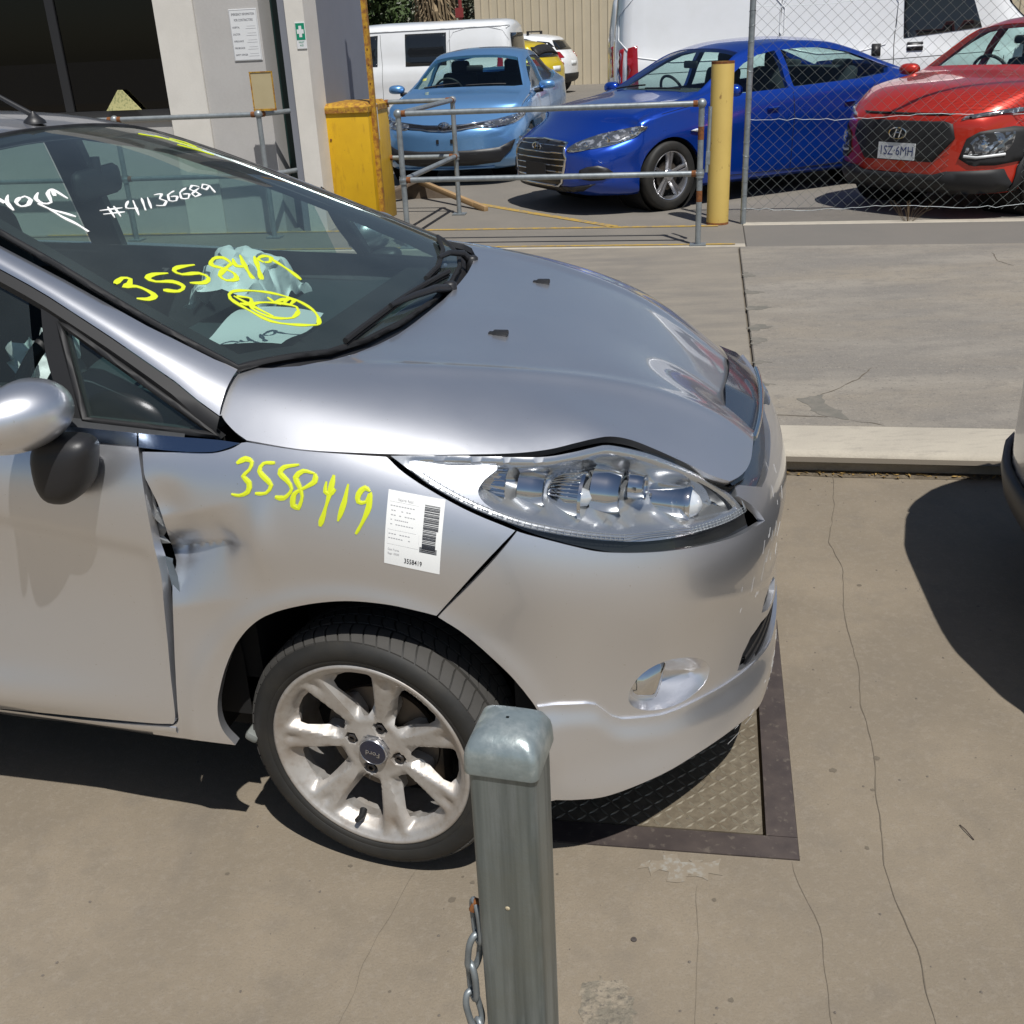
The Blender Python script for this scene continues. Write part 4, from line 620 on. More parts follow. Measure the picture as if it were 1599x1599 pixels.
# rusty edged plate clamped on the rail
pe = empty('notice_plate', W(-3.60,8.72,KH+1.02), SITE, 'blank tan plate with rusty edges standing on the pipe railing', 'plate')
m = MB(); m.box((0,0,.155), (.185,.012,.285)); m.obj('plate_panel', mk('tan_plate', (.44,.37,.22), .7, noise=[(8,(.40,.33,.19),.6)]), pe)
m = MB()
for c, d in (((0,-.008,.012),(.20,.006,.016)),((0,-.008,.300),(.20,.006,.008)),((-.094,-.008,.155),(.009,.006,.29)),((.094,-.008,.155),(.010,.006,.29))): m.box(c, d)
m.obj('rusty_frame', YRUST, pe)
# ---------------------------------------------------------------- yellow cabinet and pole
cb_ = empty('meter_cabinet', W(-3.12,9.56,KH), SITE, 'yellow steel cabinet with a rusty lid edge beside the pipe railing', 'cabinet')
m = MB(); m.box((-.04,0,.50), (.53,.63,1.0), bev=.006); m.obj('cabinet_body', YBOX, cb_, 30)
m = MB(); a, b = .235, .332
V = [(-a-.09,-b,.955),(a,-b,.955),(a,b,.955),(-a-.09,b,.955),(-a-.09,-b,1.0),(a,-b,1.0),(a,b,1.0),(-a-.09,b,1.0),(-a+.05,-b+.06,1.032),(a-.05,-b+.06,1.032),(a-.05,b-.06,1.032),(-a+.05,b-.06,1.032)]
m.add(V, [(3,2,1,0),(0,1,5,4),(1,2,6,5),(2,3,7,6),(3,0,4,7),(4,5,9,8),(5,6,10,9),(6,7,11,10),(7,4,8,11),(8,9,10,11)]); m.obj('cabinet_lid', YRUST, cb_)
m = MB(); m.lathe([(.010,0),(.009,.006),(.001,.007)], mat_from_axes((-.13,-.316,.74),(1,0,0),(0,0,1),(0,-1,0)), 12); m.obj('door_lock', RUST, cb_, 60)
m = MB(); m.box((.229,-.12,.86), (.006,.16,.30)); m.box((.2335,-.12,.86),(.004,.13,.24)); nb = m.obj('notice_board', mk('white_notice', (.62,.62,.60), .6, noise=[(30,(.35,.36,.38),.6,.55,.62)]), cb_)
pl_ = empty('steel_pole', W(-2.875,9.36,KH), SITE, 'rusty yellow angle steel pole standing at the corner of the yellow cabinet', 'pole')
m = MB(); m.prism([(-.022,-.022),(.022,-.022),(.022,-.017),(-.017,-.017),(-.017,.022),(-.022,.022)], 0, 2.9); m.prism([(.022,-.022),(.022,.022),(.017,.022),(.017,-.0169)], 0, 2.9); m.obj('pole_section', YRUST, pl_)
for z in (1.18,1.33,1.45,1.62): m = MB(); m.lathe([(.007,0),(.007,.004),(.001,.005)], mat_from_axes((0,-.0221,z),(1,0,0),(0,0,1),(0,-1,0)), 10); m.obj('bolt_hole', RUST, pl_)
# ---------------------------------------------------------------- timber offcuts
def plank(pts, w_, t, name, label, mat):
    a, b = Vector(pts[0]), Vector(pts[1]); d = (b-a); L_ = d.length; d.normalize(); s_ = Vector((-d.y, d.x, 0)).normalized(); n = d.cross(s_); M = mat_from_axes((a+b)/2, s_, d, s_.cross(d)); m = MB(); m.box((0,0,0), (w_, L_, t), bev=.003); o = m.obj(name, mat, None, 30); o.matrix_world = M; return tag(o, label, 'timber')
plank([W(-2.95,10.95,KH+.17), W(-2.05,9.98,KH+.02)], .045, .05, 'timber_plank', 'long pale timber plank leaning down behind the railing post', WOOD)
plank([W(-3.02,11.0,KH+.19), W(-2.20,10.12,KH+.045)], .025, .04, 'timber_plank', 'thin timber batten lying along the upper side of the pale plank', WOOD)
plank([W(-3.35,10.55,KH+.04), W(-2.92,10.92,KH+.20)], .10, .03, 'timber_plank', 'short grey timber board propped against the pale plank', WOODD)
m = MB(); m.prism([(0,0),(.75,0),(.75,.03),(.38,.20),(0,.06)], 0, .04, mat_from_axes(W(-3.30,10.95,KH), tuple(E1), (0,0,1), tuple(-E2))); tag(m.obj('timber_wedge', WOODD), 'dark timber wedge panel standing under the planks beside the cabinet', 'timber')
# ---------------------------------------------------------------- chain-link fence
fe = empty('chain_link_fence', W(.30,9.05,KH), SITE, 'chain-link wire fence with galvanised pipe post in front of the red car', 'fence')
m = MB(); m.tube([(0,0,0),(0,0,1.9)], .0235, 18); fp_ = m.obj('fence_post', GALV, fe, 45)
for k in range(17):
    m = MB(); z = .12+k*.105; m.tube([(.0252*math.cos(t), .0252*math.sin(t), z+.010*math.cos(t+k)) for t in np.linspace(0, 2*PI, 14)[:-1]], .0018, 5, closed=True); m.obj('tie_wire', GALV, fp_, 60)
m = MB(); m.tube([(3.6,0,0),(3.6,0,1.9)], .0235, 18); m.obj('fence_post', GALV, fe, 45)
m = MB(); m.tube([(0,0,1.70),(3.6,0,1.70)], .017, 12); m.obj('top_rail', GALV, fe, 45)
def wavy(z, amp, seed, r=.0017):
    rnd = np.random.RandomState(seed); xs = np.linspace(0, 3.6, 60); m = MB(); m.tube([(x, -.006, z+amp*math.sin(x*5+seed)+rnd.normal(0, .004)) for x in xs], r, 5); return m.obj('line_wire', GALV, fe, 60)
wavy(.80,.008,1); wavy(.115,.012,2); wavy(1.62,.004,3)
MESHW = mk('mesh_wire', (.20,.22,.21), .5, .6)
pw = .047; zz = []; 
for k in range(40): zz.append((0 if k % 2 == 0 else pw, (.0025 if k % 2 else -.0025), .09+k*pw*.93))
m = MB(); m.tube(zz, .0017, 5); w0 = m.obj('mesh_wire', MESHW, fe)
for k in range(int(3.55/pw)):
    o = w0 if k == 0 else link(w0.copy(), fe); o.location = (.022+k*pw, 0, pw*.93*(k % 2)+.005*math.sin(k*.25))
m = MB(); rnd = random.Random(3)
for k in range(22):
    a, b = rnd.gauss(0,.05), rnd.gauss(0,.015); m.tube([(1.30+a*.3, 0, 0), (1.30+a, b, .04+rnd.random()*.05), (1.30+a*1.7, b*2, .10+rnd.random()*.07)], .0015, 4)
o = m.obj('dry_weed', mk('dry_weed', (.13,.09,.05), 1.)); o.location = W(.30,9.03,KH); o.rotation_euler.z = SITE; tag(o, 'dry brown weed tuft growing under the chain-link fence', 'weed')
# ---------------------------------------------------------------- building on the left
bl = empty('building', W(-6,9.0,KH), SITE, 'cream rendered building with a big dark window and a green door frame', 'building')
bx = lambda u0,u1,v0,v1,z0,z1: (((u0+u1)/2+6,(v0+v1)/2-9,(z0+z1)/2),(u1-u0,v1-v0,z1-z0))
def bpart(name, mat, *bs, parent=None):
    m = MB()
    for b in bs: m.box(*bx(*b))
    o = m.obj(name, mat, parent or bl); return o
bpart('lower_wall', WALLG, (-14,-4.575,9.0,9.2,-.1,.96))
bpart('window_sill', WALLW, (-14,-4.57,8.975,9.17,.962,.995))
bpart('pilaster', WALLW, (-4.572,-4.225,8.97,9.25,-.1,3.6))
bpart('front_wall', WALLG, (-4.222,-3.66,8.99,9.25,-.1,3.6))
bpart('pilaster', WALLW, (-3.435,-3.275,8.985,9.30,-.1,3.6))
bpart('side_wall', WALLD, (-3.47,-3.272,9.302,10.62,-.1,3.6))
bpart('upper_wall', WALLG, (-14,-4.575,9.0,9.2,2.35,3.6)); bpart('rear_wall', WALLD, (-14,-3.475,10.5,10.62,-.1,3.6))
bpart('roof_slab', WALLG, (-14,-3.0,8.7,10.9,3.602,3.8))
rec = bpart('door_recess', mk('dark_doorway', (.012,.014,.014), .8), (-3.655,-3.50,9.40,9.42,-.1,3.5))
bpart('door_frame', GREEND, (-3.575,-3.53,9.20,9.26,-.1,3.5)); bpart('door_leaf', mk('door_leaf', (.008,.03,.028), .4), (-3.655,-3.58,9.24,9.27,-.1,3.5))
bpart('door_jamb', WALLD, (-3.50,-3.437,9.0,9.30,-.1,3.5))
wf = bpart('window_frame', mk('bronze_frame', (.020,.020,.022), .4), (-14,-4.577,9.10,9.14,.998,1.05), (-4.62,-4.577,9.10,9.14,1.052,2.35), (-5.63,-5.55,9.10,9.15,1.052,2.35), (-9,-8.92,9.10,9.15,1.052,2.35), (-14,-4.577,9.10,9.14,2.30,2.348))
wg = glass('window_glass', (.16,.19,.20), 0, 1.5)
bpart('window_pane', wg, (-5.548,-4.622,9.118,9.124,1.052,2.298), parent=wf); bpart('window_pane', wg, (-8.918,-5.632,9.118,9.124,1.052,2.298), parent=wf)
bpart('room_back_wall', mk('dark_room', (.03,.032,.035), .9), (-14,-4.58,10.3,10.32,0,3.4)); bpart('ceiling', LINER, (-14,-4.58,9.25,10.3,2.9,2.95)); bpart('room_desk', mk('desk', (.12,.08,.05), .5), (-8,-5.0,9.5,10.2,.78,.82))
m = MB(); M = mat_from_axes((.94,.075,1.052), (1,0,0), (0,0,1), (0,-1,0)); m.prism([(-.16,0),(.17,0),(.02,.165),(-.02,.165)], 0, .01, M); ws = m.obj('window_card', mk('yellow_card', (.50,.47,.22), .7, noise=[(50,(.25,.27,.12),.8,.5,.6)]), bl)
# signs
sg = empty('wall_sign', W(-3.80,8.985,KH+1.60), SITE, 'white emergency information sign for contractors on the pale wall', 'sign')
m = MB(); m.box((0,0,0), (.245,.006,.39), bev=.002); m.obj('sign_board', SIGNW, sg)
def stext(s, x, z, size, al='CENTER', mat=GREYINK, parent=None, y=-.0036, sx=1.): return text_mesh('sign_lettering', s, size, mat_from_axes((x,y,z), (1,0,0), (0,0,1), (0,-1,0)), mat, parent or sg, .0003, al, sx)
DK = mk('sign_ink', (.10,.10,.12), .6)
stext('EMERGENCY INFORMATION', 0, .155, .026, mat=DK, sx=.62*.98); stext('FOR CONTRACTORS', 0, .112, .026, mat=DK, sx=.66)
for k, s_ in enumerate(('HOSPITAL', 'DOCTOR', 'AMBULANCE', 'FIRE BRIGADE', 'SAFETY OFFICER')):
    stext(s_, -.105, .058-k*.052, .020, 'LEFT', DK, sx=.72); m = MB(); z = .048-k*.052; m.box((.055,-.0036,z), (.09,.0006,.002)); m.box((.06,-.0036,z+.018), (.075,.0006,.0012)); m.obj('ruled_line', GREYINK, sg)
m = MB()
for c, d in (((0,-.0036,.188),(.235,.0006,.003)),((0,-.0036,-.188),(.235,.0006,.003)),((-.117,-.0036,0),(.003,.0006,.376)),((.117,-.0036,0),(.003,.0006,.376))): m.box(c, d)
m.obj('sign_border', GREYINK, sg)
fa = empty('wall_sign', W(-3.318,8.98,KH+1.575), SITE, 'green and white first aid cross sign on the narrow pilaster', 'sign')
m = MB(); m.box((0,0,0), (.085,.005,.20), bev=.002); m.obj('sign_board', SIGNW, fa); m = MB(); m.box((0,-.0032,.030), (.075,.0012,.125)); m.obj('green_panel', SIGNG, fa)
m = MB(); m.box((0,-.0045,.030), (.024,.0012,.085)); m.box((0,-.0046,.030), (.058,.0012,.032)); m.obj('white_cross', SIGNW, fa); stext('FIRST', 0, -.052, .020, mat=SIGNG, parent=fa, y=-.0032); stext('AID', 0, -.074, .020, mat=SIGNG, parent=fa, y=-.0032)
# ---------------------------------------------------------------- long clad shed far behind
sh = empty('shed', W(4,36.3,0), SITE, 'long beige corrugated steel shed behind the parked cars', 'shed')
m = MB(); V = []; xs = []; x = -11.5
while x < 26:
    xs += [(x,0),(x+.19,0),(x+.215,-.035),(x+.245,-.035),(x+.27,0)]; x += .27
m.grid(np.array([[(x, y, z) for x, y in xs] for z in (-.2, 5.2)])); m.obj('corrugated_wall', CLAD, sh)
m = MB(); m.box((7.2,6.03,2.5), (37.4,12,5.38)); m.obj('shed_body', CLAD, sh); m = MB(); m.box((7.2,5.5,5.3), (38,13,.2)); m.obj('shed_roof', CLAD, sh)
rp = empty('sign_pole', W(-7.9,36.0,0), SITE, 'thin red post with a small red sign left of the beige shed', 'post'); RP = mk('red_post_paint', (.22,.03,.03), .5); m = MB(); m.tube([(0,0,0),(0,0,3.6)], .06, 10); m.obj('pole', RP, rp, 60); m = MB(); m.box((-.02,-.07,2.35), (.26,.03,.28)); m.obj('sign_board', RP, rp)
# ---------------------------------------------------------------- trees
def leaf_tree(name, u, v, h, r, label, seed, col, n=9000, zc=None, cat='tree'):
    rnd = random.Random(seed); e = empty(name, W(u, v, 0), 0, label, cat); bk = mk('bark', (.10,.075,.05), .95)
    m = MB(); m.tube([(0,0,-.1),(.1,0,h*.3),(-.1,.1,h*.55),(.05,0,h*.8)], [.28,.22,.15,.06], 10)
    for k in range(9):
        a = rnd.uniform(0, 2*PI); z0 = h*rnd.uniform(.3,.7); m.tube([(0,0,z0), (math.cos(a)*r*.4, math.sin(a)*r*.4, z0+h*.12), (math.cos(a)*r*.8, math.sin(a)*r*.8, z0+h*.2)], [.09,.06,.02], 6)
    m.obj('trunk', bk, e, 60)
    cl = [(rnd.gauss(0,r*.45), rnd.gauss(0,r*.45), h*.62+rnd.gauss(0,h*.16), rnd.uniform(.35,.8)*r*.55) for _ in range(34)]; m = MB()
    for k in range(n):
        c = rnd.choice(cl); d = Vector((rnd.gauss(0,1), rnd.gauss(0,1), rnd.gauss(0,1))).normalized()*c[3]*rnd.uniform(.55,1.05); p = Vector(c[:3])+d
        s_ = rnd.uniform(.09,.20); x = Vector((rnd.gauss(0,1), rnd.gauss(0,1), rnd.gauss(0,.6))).normalized(); y = x.orthogonal().normalized()*s_*.55; x = x*s_
        m.add([p-x, p+y, p+x, p-y], [(0,1,2,3)])
    m.obj('crown', mk('foliage_'+name, col, .7, noise=[(1.2, tuple(c*.45 for c in col), .8), (6, tuple(min(1, c*1.5) for c in col), .5)]), e)
leaf_tree('leafy_tree', -15.6, 50, 5.4, 3.3, 'dense dark green tree behind the white van on the left', 1, (.045,.075,.018))
leaf_tree('gum_tree', -13.2, 62, 5.0, 2.0, 'thin grey-green tree between the palm and the red post', 2, (.075,.085,.05), 1500)
pt = empty('palm_tree', W(-11.35,47,0), 0, 'palm trunk hung with dead brown fronds behind the white van', 'palm')
m = MB(); m.tube([(0,0,-.1),(.05,0,3.5),(0,0,9)], [.45,.4,.32], 14); m.obj('trunk', mk('palm_bark', (.16,.11,.07), .95, bump=(20,.8,.05)), pt, 60)
fr = MB(); rnd = random.Random(9)
for k in range(420):
    a = rnd.uniform(0,2*PI); z = rnd.uniform(2.4,7.5); r0 = .35; L_ = rnd.uniform(1.0,2.0); rr = rnd.uniform(.55,1.05); P = [Vector((r0*math.cos(a), r0*math.sin(a), z)), Vector((rr*math.cos(a+.1), rr*math.sin(a+.1), z-L_*.45)), Vector((rr*.95*math.cos(a+.2), rr*.95*math.sin(a+.2), z-L_))]; w_ = rnd.uniform(.03,.07)
    t = Vector((-math.sin(a), math.cos(a), 0))*w_; fr.add([P[0]-t, P[0]+t, P[1]-t, P[1]+t, P[2]-t*.3, P[2]+t*.3], [(0,1,3,2),(2,3,5,4)])
tag(fr.obj('dead_frond_skirt', mk('dead_frond', (.27,.20,.12), .9, noise=[(3,(.12,.09,.055),.7)]), pt), kind='stuff')
# ---------------------------------------------------------------- the silver hatchback
CO = Vector((-.1088, 2.5079, 0)); CYAW = R(-13.5)
hero = empty('parked_car', CO, CYAW, 'silver hatchback with a dented front guard, lifted bonnet corner and yellow numbers written on it', 'car')
def far(fn): return lambda u, v: fn(u, v)*np.array([1, -1, 1])
SK = lambda s, z: skirt(s, z); SK0 = lambda s, z: skirt(s, z, 0, False)
mir = lambda poly: [(2*SC-s, z) for s, z in poly][::-1]
# ---- bonnet
hs, hr = TAB['hood_side'], TAB['hood_rear']
rear = [(-.235,.655),(-.19,.64),(-.145,.612),(-.105,.56),(-.078,.49),(-.062,.40),(-.05,.30),(-.043,.2),(-.038,.1)]
rear = rear+[(-.036,0)]+[(x, -y) for x, y in rear[::-1]]          # far side to near side
near = hs[1:]
front = [(.7125,-.24),(.712,-.15),(.709,0),(.70,.15),(.685,.28),(.665,.38),(.645,.46)]
farside = [(.60,.50),(.53,.55),(.45,.60),(.35,.675),(.213,.735),(.025,.783),(-.179,.80),(-.2414,.765),(-.242,.70)]
hood = surf_mesh('bonnet', lambda x, y: hood_pt(x, y), near+front+farside+rear, SILVER, hero, h=.014, hb=.010, flange=.016)
# washer jets
for y in (-.224, .276):
    z = float(hood_z(.159, y)[0]); nz = MB(); nz.box((.159, y, z+.004), (.034, .020, .012), bev=.003); nz.box((.139, y, z+.003), (.014, .014, .008), bev=.002); nz.obj('washer_jet', BLACKP, hood, 30)
# ---- guard (fender), both sides
fender = surf_mesh('front_guard', SK, TAB['fender'], SILVER, hero, h=.0065, hb=.007, flange=.020)
tag(fender, 'dented front guard with a buckled rear edge')
surf_mesh('front_guard', far(SK0), TAB['fender'], SILVER, hero, h=.025, hb=.02, flange=.018)
# torn white edge of the guard along the door gap
tear = MB()
zz = np.linspace(.835, .725, 14); ss = np.interp(zz, [.72,.76,.80,.84], [-.338,-.352,-.366,-.372])
P = skirt(ss, zz, .001); Q = skirt(ss-.012, zz, -.012); Q2 = skirt(ss-.004, zz, -.024); tear.grid(np.stack([P, Q, Q2]))
tear.obj('torn_edge', mk('bare_metal', (.55,.56,.56), .35, .8), fender, 30)
# ---- bumper with lip spoiler
bt = TAB['bump_top']; arch = TAB['bump_arch']; bot = TAB['bump_bot']
lowmid = [(.95,.196),(1.05,.192),(1.2,.190)]
half = arch+bt[:-1]
poly = half+[(1.345,.748)]
full_low = bot+lowmid
outer = poly+mir(poly)+[(2*SC-s, z) for s, z in full_low]+[(SC,.188)]+full_low[::-1]
fog = TAB['fog']
grl = [(.872,.322),(.905,.345),(.958,.358),(1.04,.352),(1.11,.335),(1.20,.325),(SC,.322)]; grb = [(.885,.316),(1.0,.288),(1.10,.272),(1.22,.265),(SC,.262)]
grille = grl+mir(grl[:-1])+[(2*SC-s, z) for s, z in grb[:-1]]+grb[::-1]
slot = [(1.048,.371),(1.085,.390),(1.14,.396),(1.20,.388),(1.238,.362),(1.226,.338),(1.172,.336),(1.11,.347)]
bumper = surf_mesh('front_bumper', SK0, outer, SILVER, hero, holes=[fog, mir(fog), grille, slot, mir(slot)], h=.0095, hb=.008, flange=.016)
bumper['label'] = 'silver front bumper with scraped lip spoiler and broken headlamp bracket'
LIPS, LIPZ = [.345,.44,.458,.475,.49,.51,.60,.71,.86,1.00,1.10,SC], [.428,.418,.412,.395,.380,.369,.350,.338,.315,.290,.270,.262]
lip_top = list(zip(LIPS, LIPZ)); lip_low = [(.362,.2195)]+[(a, b+.002) for a, b in bot[1:]]+[(a, b+.002) for a, b in lowmid]
lip_edge = [(.3475,.40),(.356,.34),(.360,.28)]
lo_ = lip_top+mir(lip_top[:-1])+[(2*SC-a, b) for a, b in lip_edge]+[(2*SC-a, b) for a, b in lip_low]+[(SC,.190)]+lip_low[::-1]+lip_edge[::-1]
def lip_fn(s, z):
    s = np.atleast_1d(s); z = np.atleast_1d(z); f = np.where(s > SC, 2*SC-s, s); zt = np.interp(f, LIPS, LIPZ)
    return skirt(s, z, .0045+.010*sstep(.0, .05, zt-z), False)
surf_mesh('lip_spoiler', lip_fn, lo_, SILVER, bumper, h=.009, hb=.007, flange=.012)
lowmesh = surf_mesh('lower_grille', lambda s, z: skirt(s, z, -.02, False), [(.86,.30),(.9,.36),(.96,.375),(1.06,.41),(1.3,.415),(SC,.41),(2*SC-1.06,.41),(2*SC-.96,.375),(2*SC-.9,.36),(2*SC-.86,.30),(2*SC-1.1,.255),(SC,.25),(1.1,.255)], BLACKP, bumper, h=.05, flange=0)
for k, z in enumerate((.282,.300,.318)):
    sl_ = MB(); s_ = np.linspace(.93, 2*SC-.93, 40); A_ = skirt(s_, z, -.016, False); B_ = skirt(s_, z+.007, -.006, False); C_ = skirt(s_, z-.001, -.006, False); sl_.grid(np.stack([A_, B_, C_, A_])); sl_.obj('grille_bar', BLACKP, lowmesh, 40)
for side in (1, -1):
    surf_mesh('air_slot', (lambda s, z, q=side: skirt(s, z, -.014, False)*np.array([1, q, 1])), [(a+(.012 if a > 1.2 else -.012), b+(.010 if b > .375 else -.010)) for a, b in slot], DARKIN, bumper, h=.03, flange=0)
# scratches and scuffs on the corner
m = MB(); rnd = random.Random(21)
for k in range(24):
    a, b = rnd.gauss(.98, .10), rnd.gauss(.56, .07); L_ = rnd.uniform(.006, .035); an = rnd.gauss(1.35, .25); ribbon(m, SK0, [(a, b), (a+L_*math.cos(an), b+L_*math.sin(an))], rnd.uniform(.0004, .0008), .0004, .0002)
for k in range(14):
    a = rnd.uniform(.75, 1.3); b = rnd.gauss(.215, .012); L_ = rnd.uniform(.01, .05); ribbon(m, lambda s, z: lip_fn(s, z), [(a, b), (a+L_, b+rnd.gauss(0, .003))], rnd.uniform(.0008, .002), .0006, .0002)
tag(m.obj('scratch', mk('scratch_marks', (.42,.42,.42), .6), bumper), kind='stuff')
# fog lamp pockets
def fog_pocket(s, z, side):
    """dished pocket: fn of (s, z)"""
    c = np.array([.62,.408])
    d = pdist(s, z, fog)
    dep = .050*sstep(-.004, .045, d)*(1.25-.75*sstep(.52, .75, np.atleast_1d(s)))
    P = skirt(s, z, 0, False); x, y, nx, ny = plan(np.atleast_1d(s)); P[:, 0] -= nx*dep; P[:, 1] -= ny*dep
    return P*np.array([1, side, 1])
for side in (1, -1):
    fp = surf_mesh('fog_lamp_recess', lambda s, z, q=side: fog_pocket(s, z, q), fog, SILVER, bumper, h=.010, hb=.008, flange=.004)
    # lamp glass: upright half ellipse in the rear part of the pocket
    lamp = TAB['foglamp']
    lp = surf_mesh('fog_lamp', (lambda s, z, q=side: skirt(s, z, -.022+.020*np.sqrt(sstep(-.002, .035, pdist(s, z, TAB['foglamp']))), False)*np.array([1, q, 1])), lamp, CHROME, bumper, h=.005, flange=.012)
    bz = MB(); L_ = np.array(resample(lamp, .01)); P_ = skirt(L_[:, 0], L_[:, 1], -.022, False)*np.array([1, side, 1]); bz.tube(P_, .0026, 6, closed=True); bz.obj('lamp_ring', ALLOYC, lp, 60)
# top grille between bonnet and bumper
tg = MB(); s_ = np.linspace(.885, 2*SC-.885, 60); k_ = np.abs(s_-SC)
zt = np.interp(s_, [.87,1.0,1.15,SC,2*SC-1.0,2*SC-.87], [.742,.735,.755,.77,.73,.72])
rows = [skirt(s_, np.interp(k_, [0,.1,.25,.4,.5], [.752,.735,.712,.700,.742]), -.007, False), skirt(s_, np.interp(k_, [0,.25,.4,.5], [.775,.745,.738,.755]), -.016, False), skirt(s_, np.interp(k_, [0,.25,.4,.5], [.80,.785,.78,.775]), -.05, False)]
tg.grid(np.stack(rows)); ug = tg.obj('upper_grille', mk('grille_plastic', (.03,.04,.06), .22, 0, .6, .05), hero, 40)
cb = MB(); s2 = np.linspace(1.10, 2*SC-1.10, 40); cb.tube(skirt(s2, .765+0*s2-.0*s2, .004, False), .006, 8); cb.obj('chrome_bar', CHROME, ug, 60)
# ---- headlamps
lens = TAB['lens']
Ln = np.array(lens); LC = Ln.mean(0)
def lamp_set(side, nm):
    q = np.array([1, side, 1])
    def drop(P):      # the far lamp sits lower, under the sagging far side of the bonnet
        if side < 0: P = P.copy(); P[:, 2] -= .085*sstep(.15, .55, P[:, 0])+.012; P[:, 1] += .02*sstep(.1, .4, P[:, 0])
        return P
    # housing bowl behind the lens
    shrink = [tuple(LC+(np.array(p)-LC)*1.0) for p in lens]
    def bowl(s, z):
        d = pdist(s, z, lens)
        dep = .010+.070*sstep(.004, .045, d)
        P = skirt(s, z, 0, False); x, y, nx, ny = plan(np.atleast_1d(s)); P[:, 0] -= nx*dep*.75; P[:, 1] -= ny*dep*.75; P[:, 2] -= dep*.10
        return drop(P)*q
    hb_ = surf_mesh(nm, bowl, shrink, mk('lamp_reflector', (.62,.635,.65), .20, .85), hero, h=.0065, hb=.007, flange=0)
    # dark lower and rear body of the unit, seen in the gap under the lens
    low = [p for p in lens if True]
    if side > 0: drk = surf_mesh('lamp_body', (lambda s, z: skirt(s, z, -.016, False)*q), [tuple(LC+(np.array(p)-LC)*np.array([1.05 if p[0] > LC[0] else 1.0, 1.34 if (p[1] < LC[1] and p[1] < np.interp(p[0],[.1,.34,.6,.9],[.88,.80,.73,.70])) else .96])) for p in lens], mk('gloss_black', (.012,.013,.013), .12, 0, .8), hb_, holes=[[tuple(LC+(np.array(p)-LC)*.90) for p in lens]], h=.02, flange=.05)
    # bezel strips: silver side fin and grey amber section
    bez = surf_mesh('lamp_bezel', (lambda s, z: drop(skirt(s, z, -.010, False))*q), smooth_poly([(.118,.896),(.20,.886),(.285,.880),(.262,.862),(.250,.845),(.262,.826),(.30,.800),(.25,.818),(.19,.850)], 3), SILVER, hb_, h=.015, flange=.03)
    # clear cover with a fluted rim
    cv = surf_mesh('lens_cover', (lambda s, z: drop(skirt(s, z, -.001, False))*q), lens, LENS, hb_, h=.010, hb=.008, flange=.022)
    rim = MB(); nL = np.array(resample(lens, .0055)); cc = LC
    low_i = [i for i in range(len(nL)) if nL[i][1] < np.interp(nL[i][0], [.1,.34,.6,.9], [.905,.79,.715,.70])+.0]
    A_ = nL[low_i]; A_ = A_[np.argsort(A_[:, 0])]; A_ = A_[A_[:, 0] > .13]
    for dk in np.linspace(.004, .013, 3):
        rim2 = drop(skirt(A_[:, 0], A_[:, 1]+dk, .0006, False))*q; rim.tube(rim2, .0007, 4)
    for i in [j for j in range(0, len(A_)-1, 2) if A_[j][0] > .15]:
        a_ = drop(skirt([A_[i][0]], [A_[i][1]+.003], .0008, False))[0]*q; b_ = drop(skirt([A_[i][0]+.001], [A_[i][1]+.015], .0008, False))[0]*q; rim.tube([a_, b_], .0008, 4)
    rim.obj('lens_rim', mk('etched_lens', (.30,.32,.34), .35, .5), cv)
    # three round units looking forward: ribbed indicator bowl, low beam projector, high beam tube
    fw = Vector((.985, -.09*side, -.04)).normalized(); upv = Vector((0,0,1)); sd = fw.cross(upv).normalized(); upv = sd.cross(fw)
    def unit(x, y, z, r, L, kind):
        M = mat_from_axes((x, y*side, z), sd, upv, fw)
        a = MB()
        if kind == 'tube':
            a.lathe([(r*1.12, -L), (r*1.05, -L*.55), (r*1.02, -.012), (r*1.10, 0), (r, .004), (r*.93, 0), (r*.86, -.012)], M, 40)
            t = a.obj('projector_tube', CHROME, hb_, 60); b = MB(); b.lathe([(r*.9, -.010), (r*.8, .004), (r*.55, .016), (r*.25, .022), (0.001, .024)], M, 40); b.obj('projector_lens', mk('projector_lens', (.80,.84,.88), .03, .35, 1, .01), t, 60)
        elif kind == 'bowl':
            prof = [(r*.45, -L), (r*.75, -L*.75), (r*.92, -L*.4), (r*1.02, -.004), (r*1.08, 0), (r*1.10, -.006)]
            a.lathe(prof, M, 40); t = a.obj('reflector_bowl', CHROME, hb_, 25)
            for k in range(16):
                an = -1.2+k*.17; rb = MB(); c_, s_2 = math.cos(an+PI/2), math.sin(an+PI/2)
                rb.tube([M @ Vector((c_*r*1.0, s_2*r*1.0, -.004)), M @ Vector((c_*r*.86, s_2*r*.86, -L*.6)), M @ Vector((c_*r*.7, s_2*r*.7, -L*.85))], .0016, 5); rb.obj('rib', CHROME, t, 60)
            b = MB(); b.lathe([(.019, -L), (.018, -.01), (.014, .004), (.001, .01)], M, 24); b.obj('bulb', mk('bulb_glass', (.75,.78,.8), .08, .5), t, 60)
        else:
            a.lathe([(r*1.15, -L), (r*1.08, -L*.5), (r, -.004), (r*1.06, 0), (r*.94, -.008), (r*.5, -.02), (.001, -.024)], M, 40); t = a.obj('lamp_drum', CHROME, hb_, 40)
    if side < 0: return hb_
    unit(.352, -.706, .818, .033, .05, 'drum')
    unit(.418, -.690, .800, .045, .075, 'bowl')
    unit(.482, -.650, .795, .041, .055, 'drum'); unit(.520, -.63, .80, .022, .03, 'drum')
    unit(.598, -.572, .745, .0335, .115, 'tube')
    # rear ribbed cylinder with vertical fluting
    fl = MB(); fl.lathe([(.028,-.06),(.032,0)], mat_from_axes((.285,-.728*side,.836), sd, upv, fw), 36); rc = fl.obj('fluted_drum', CHROME, hb_, 20)
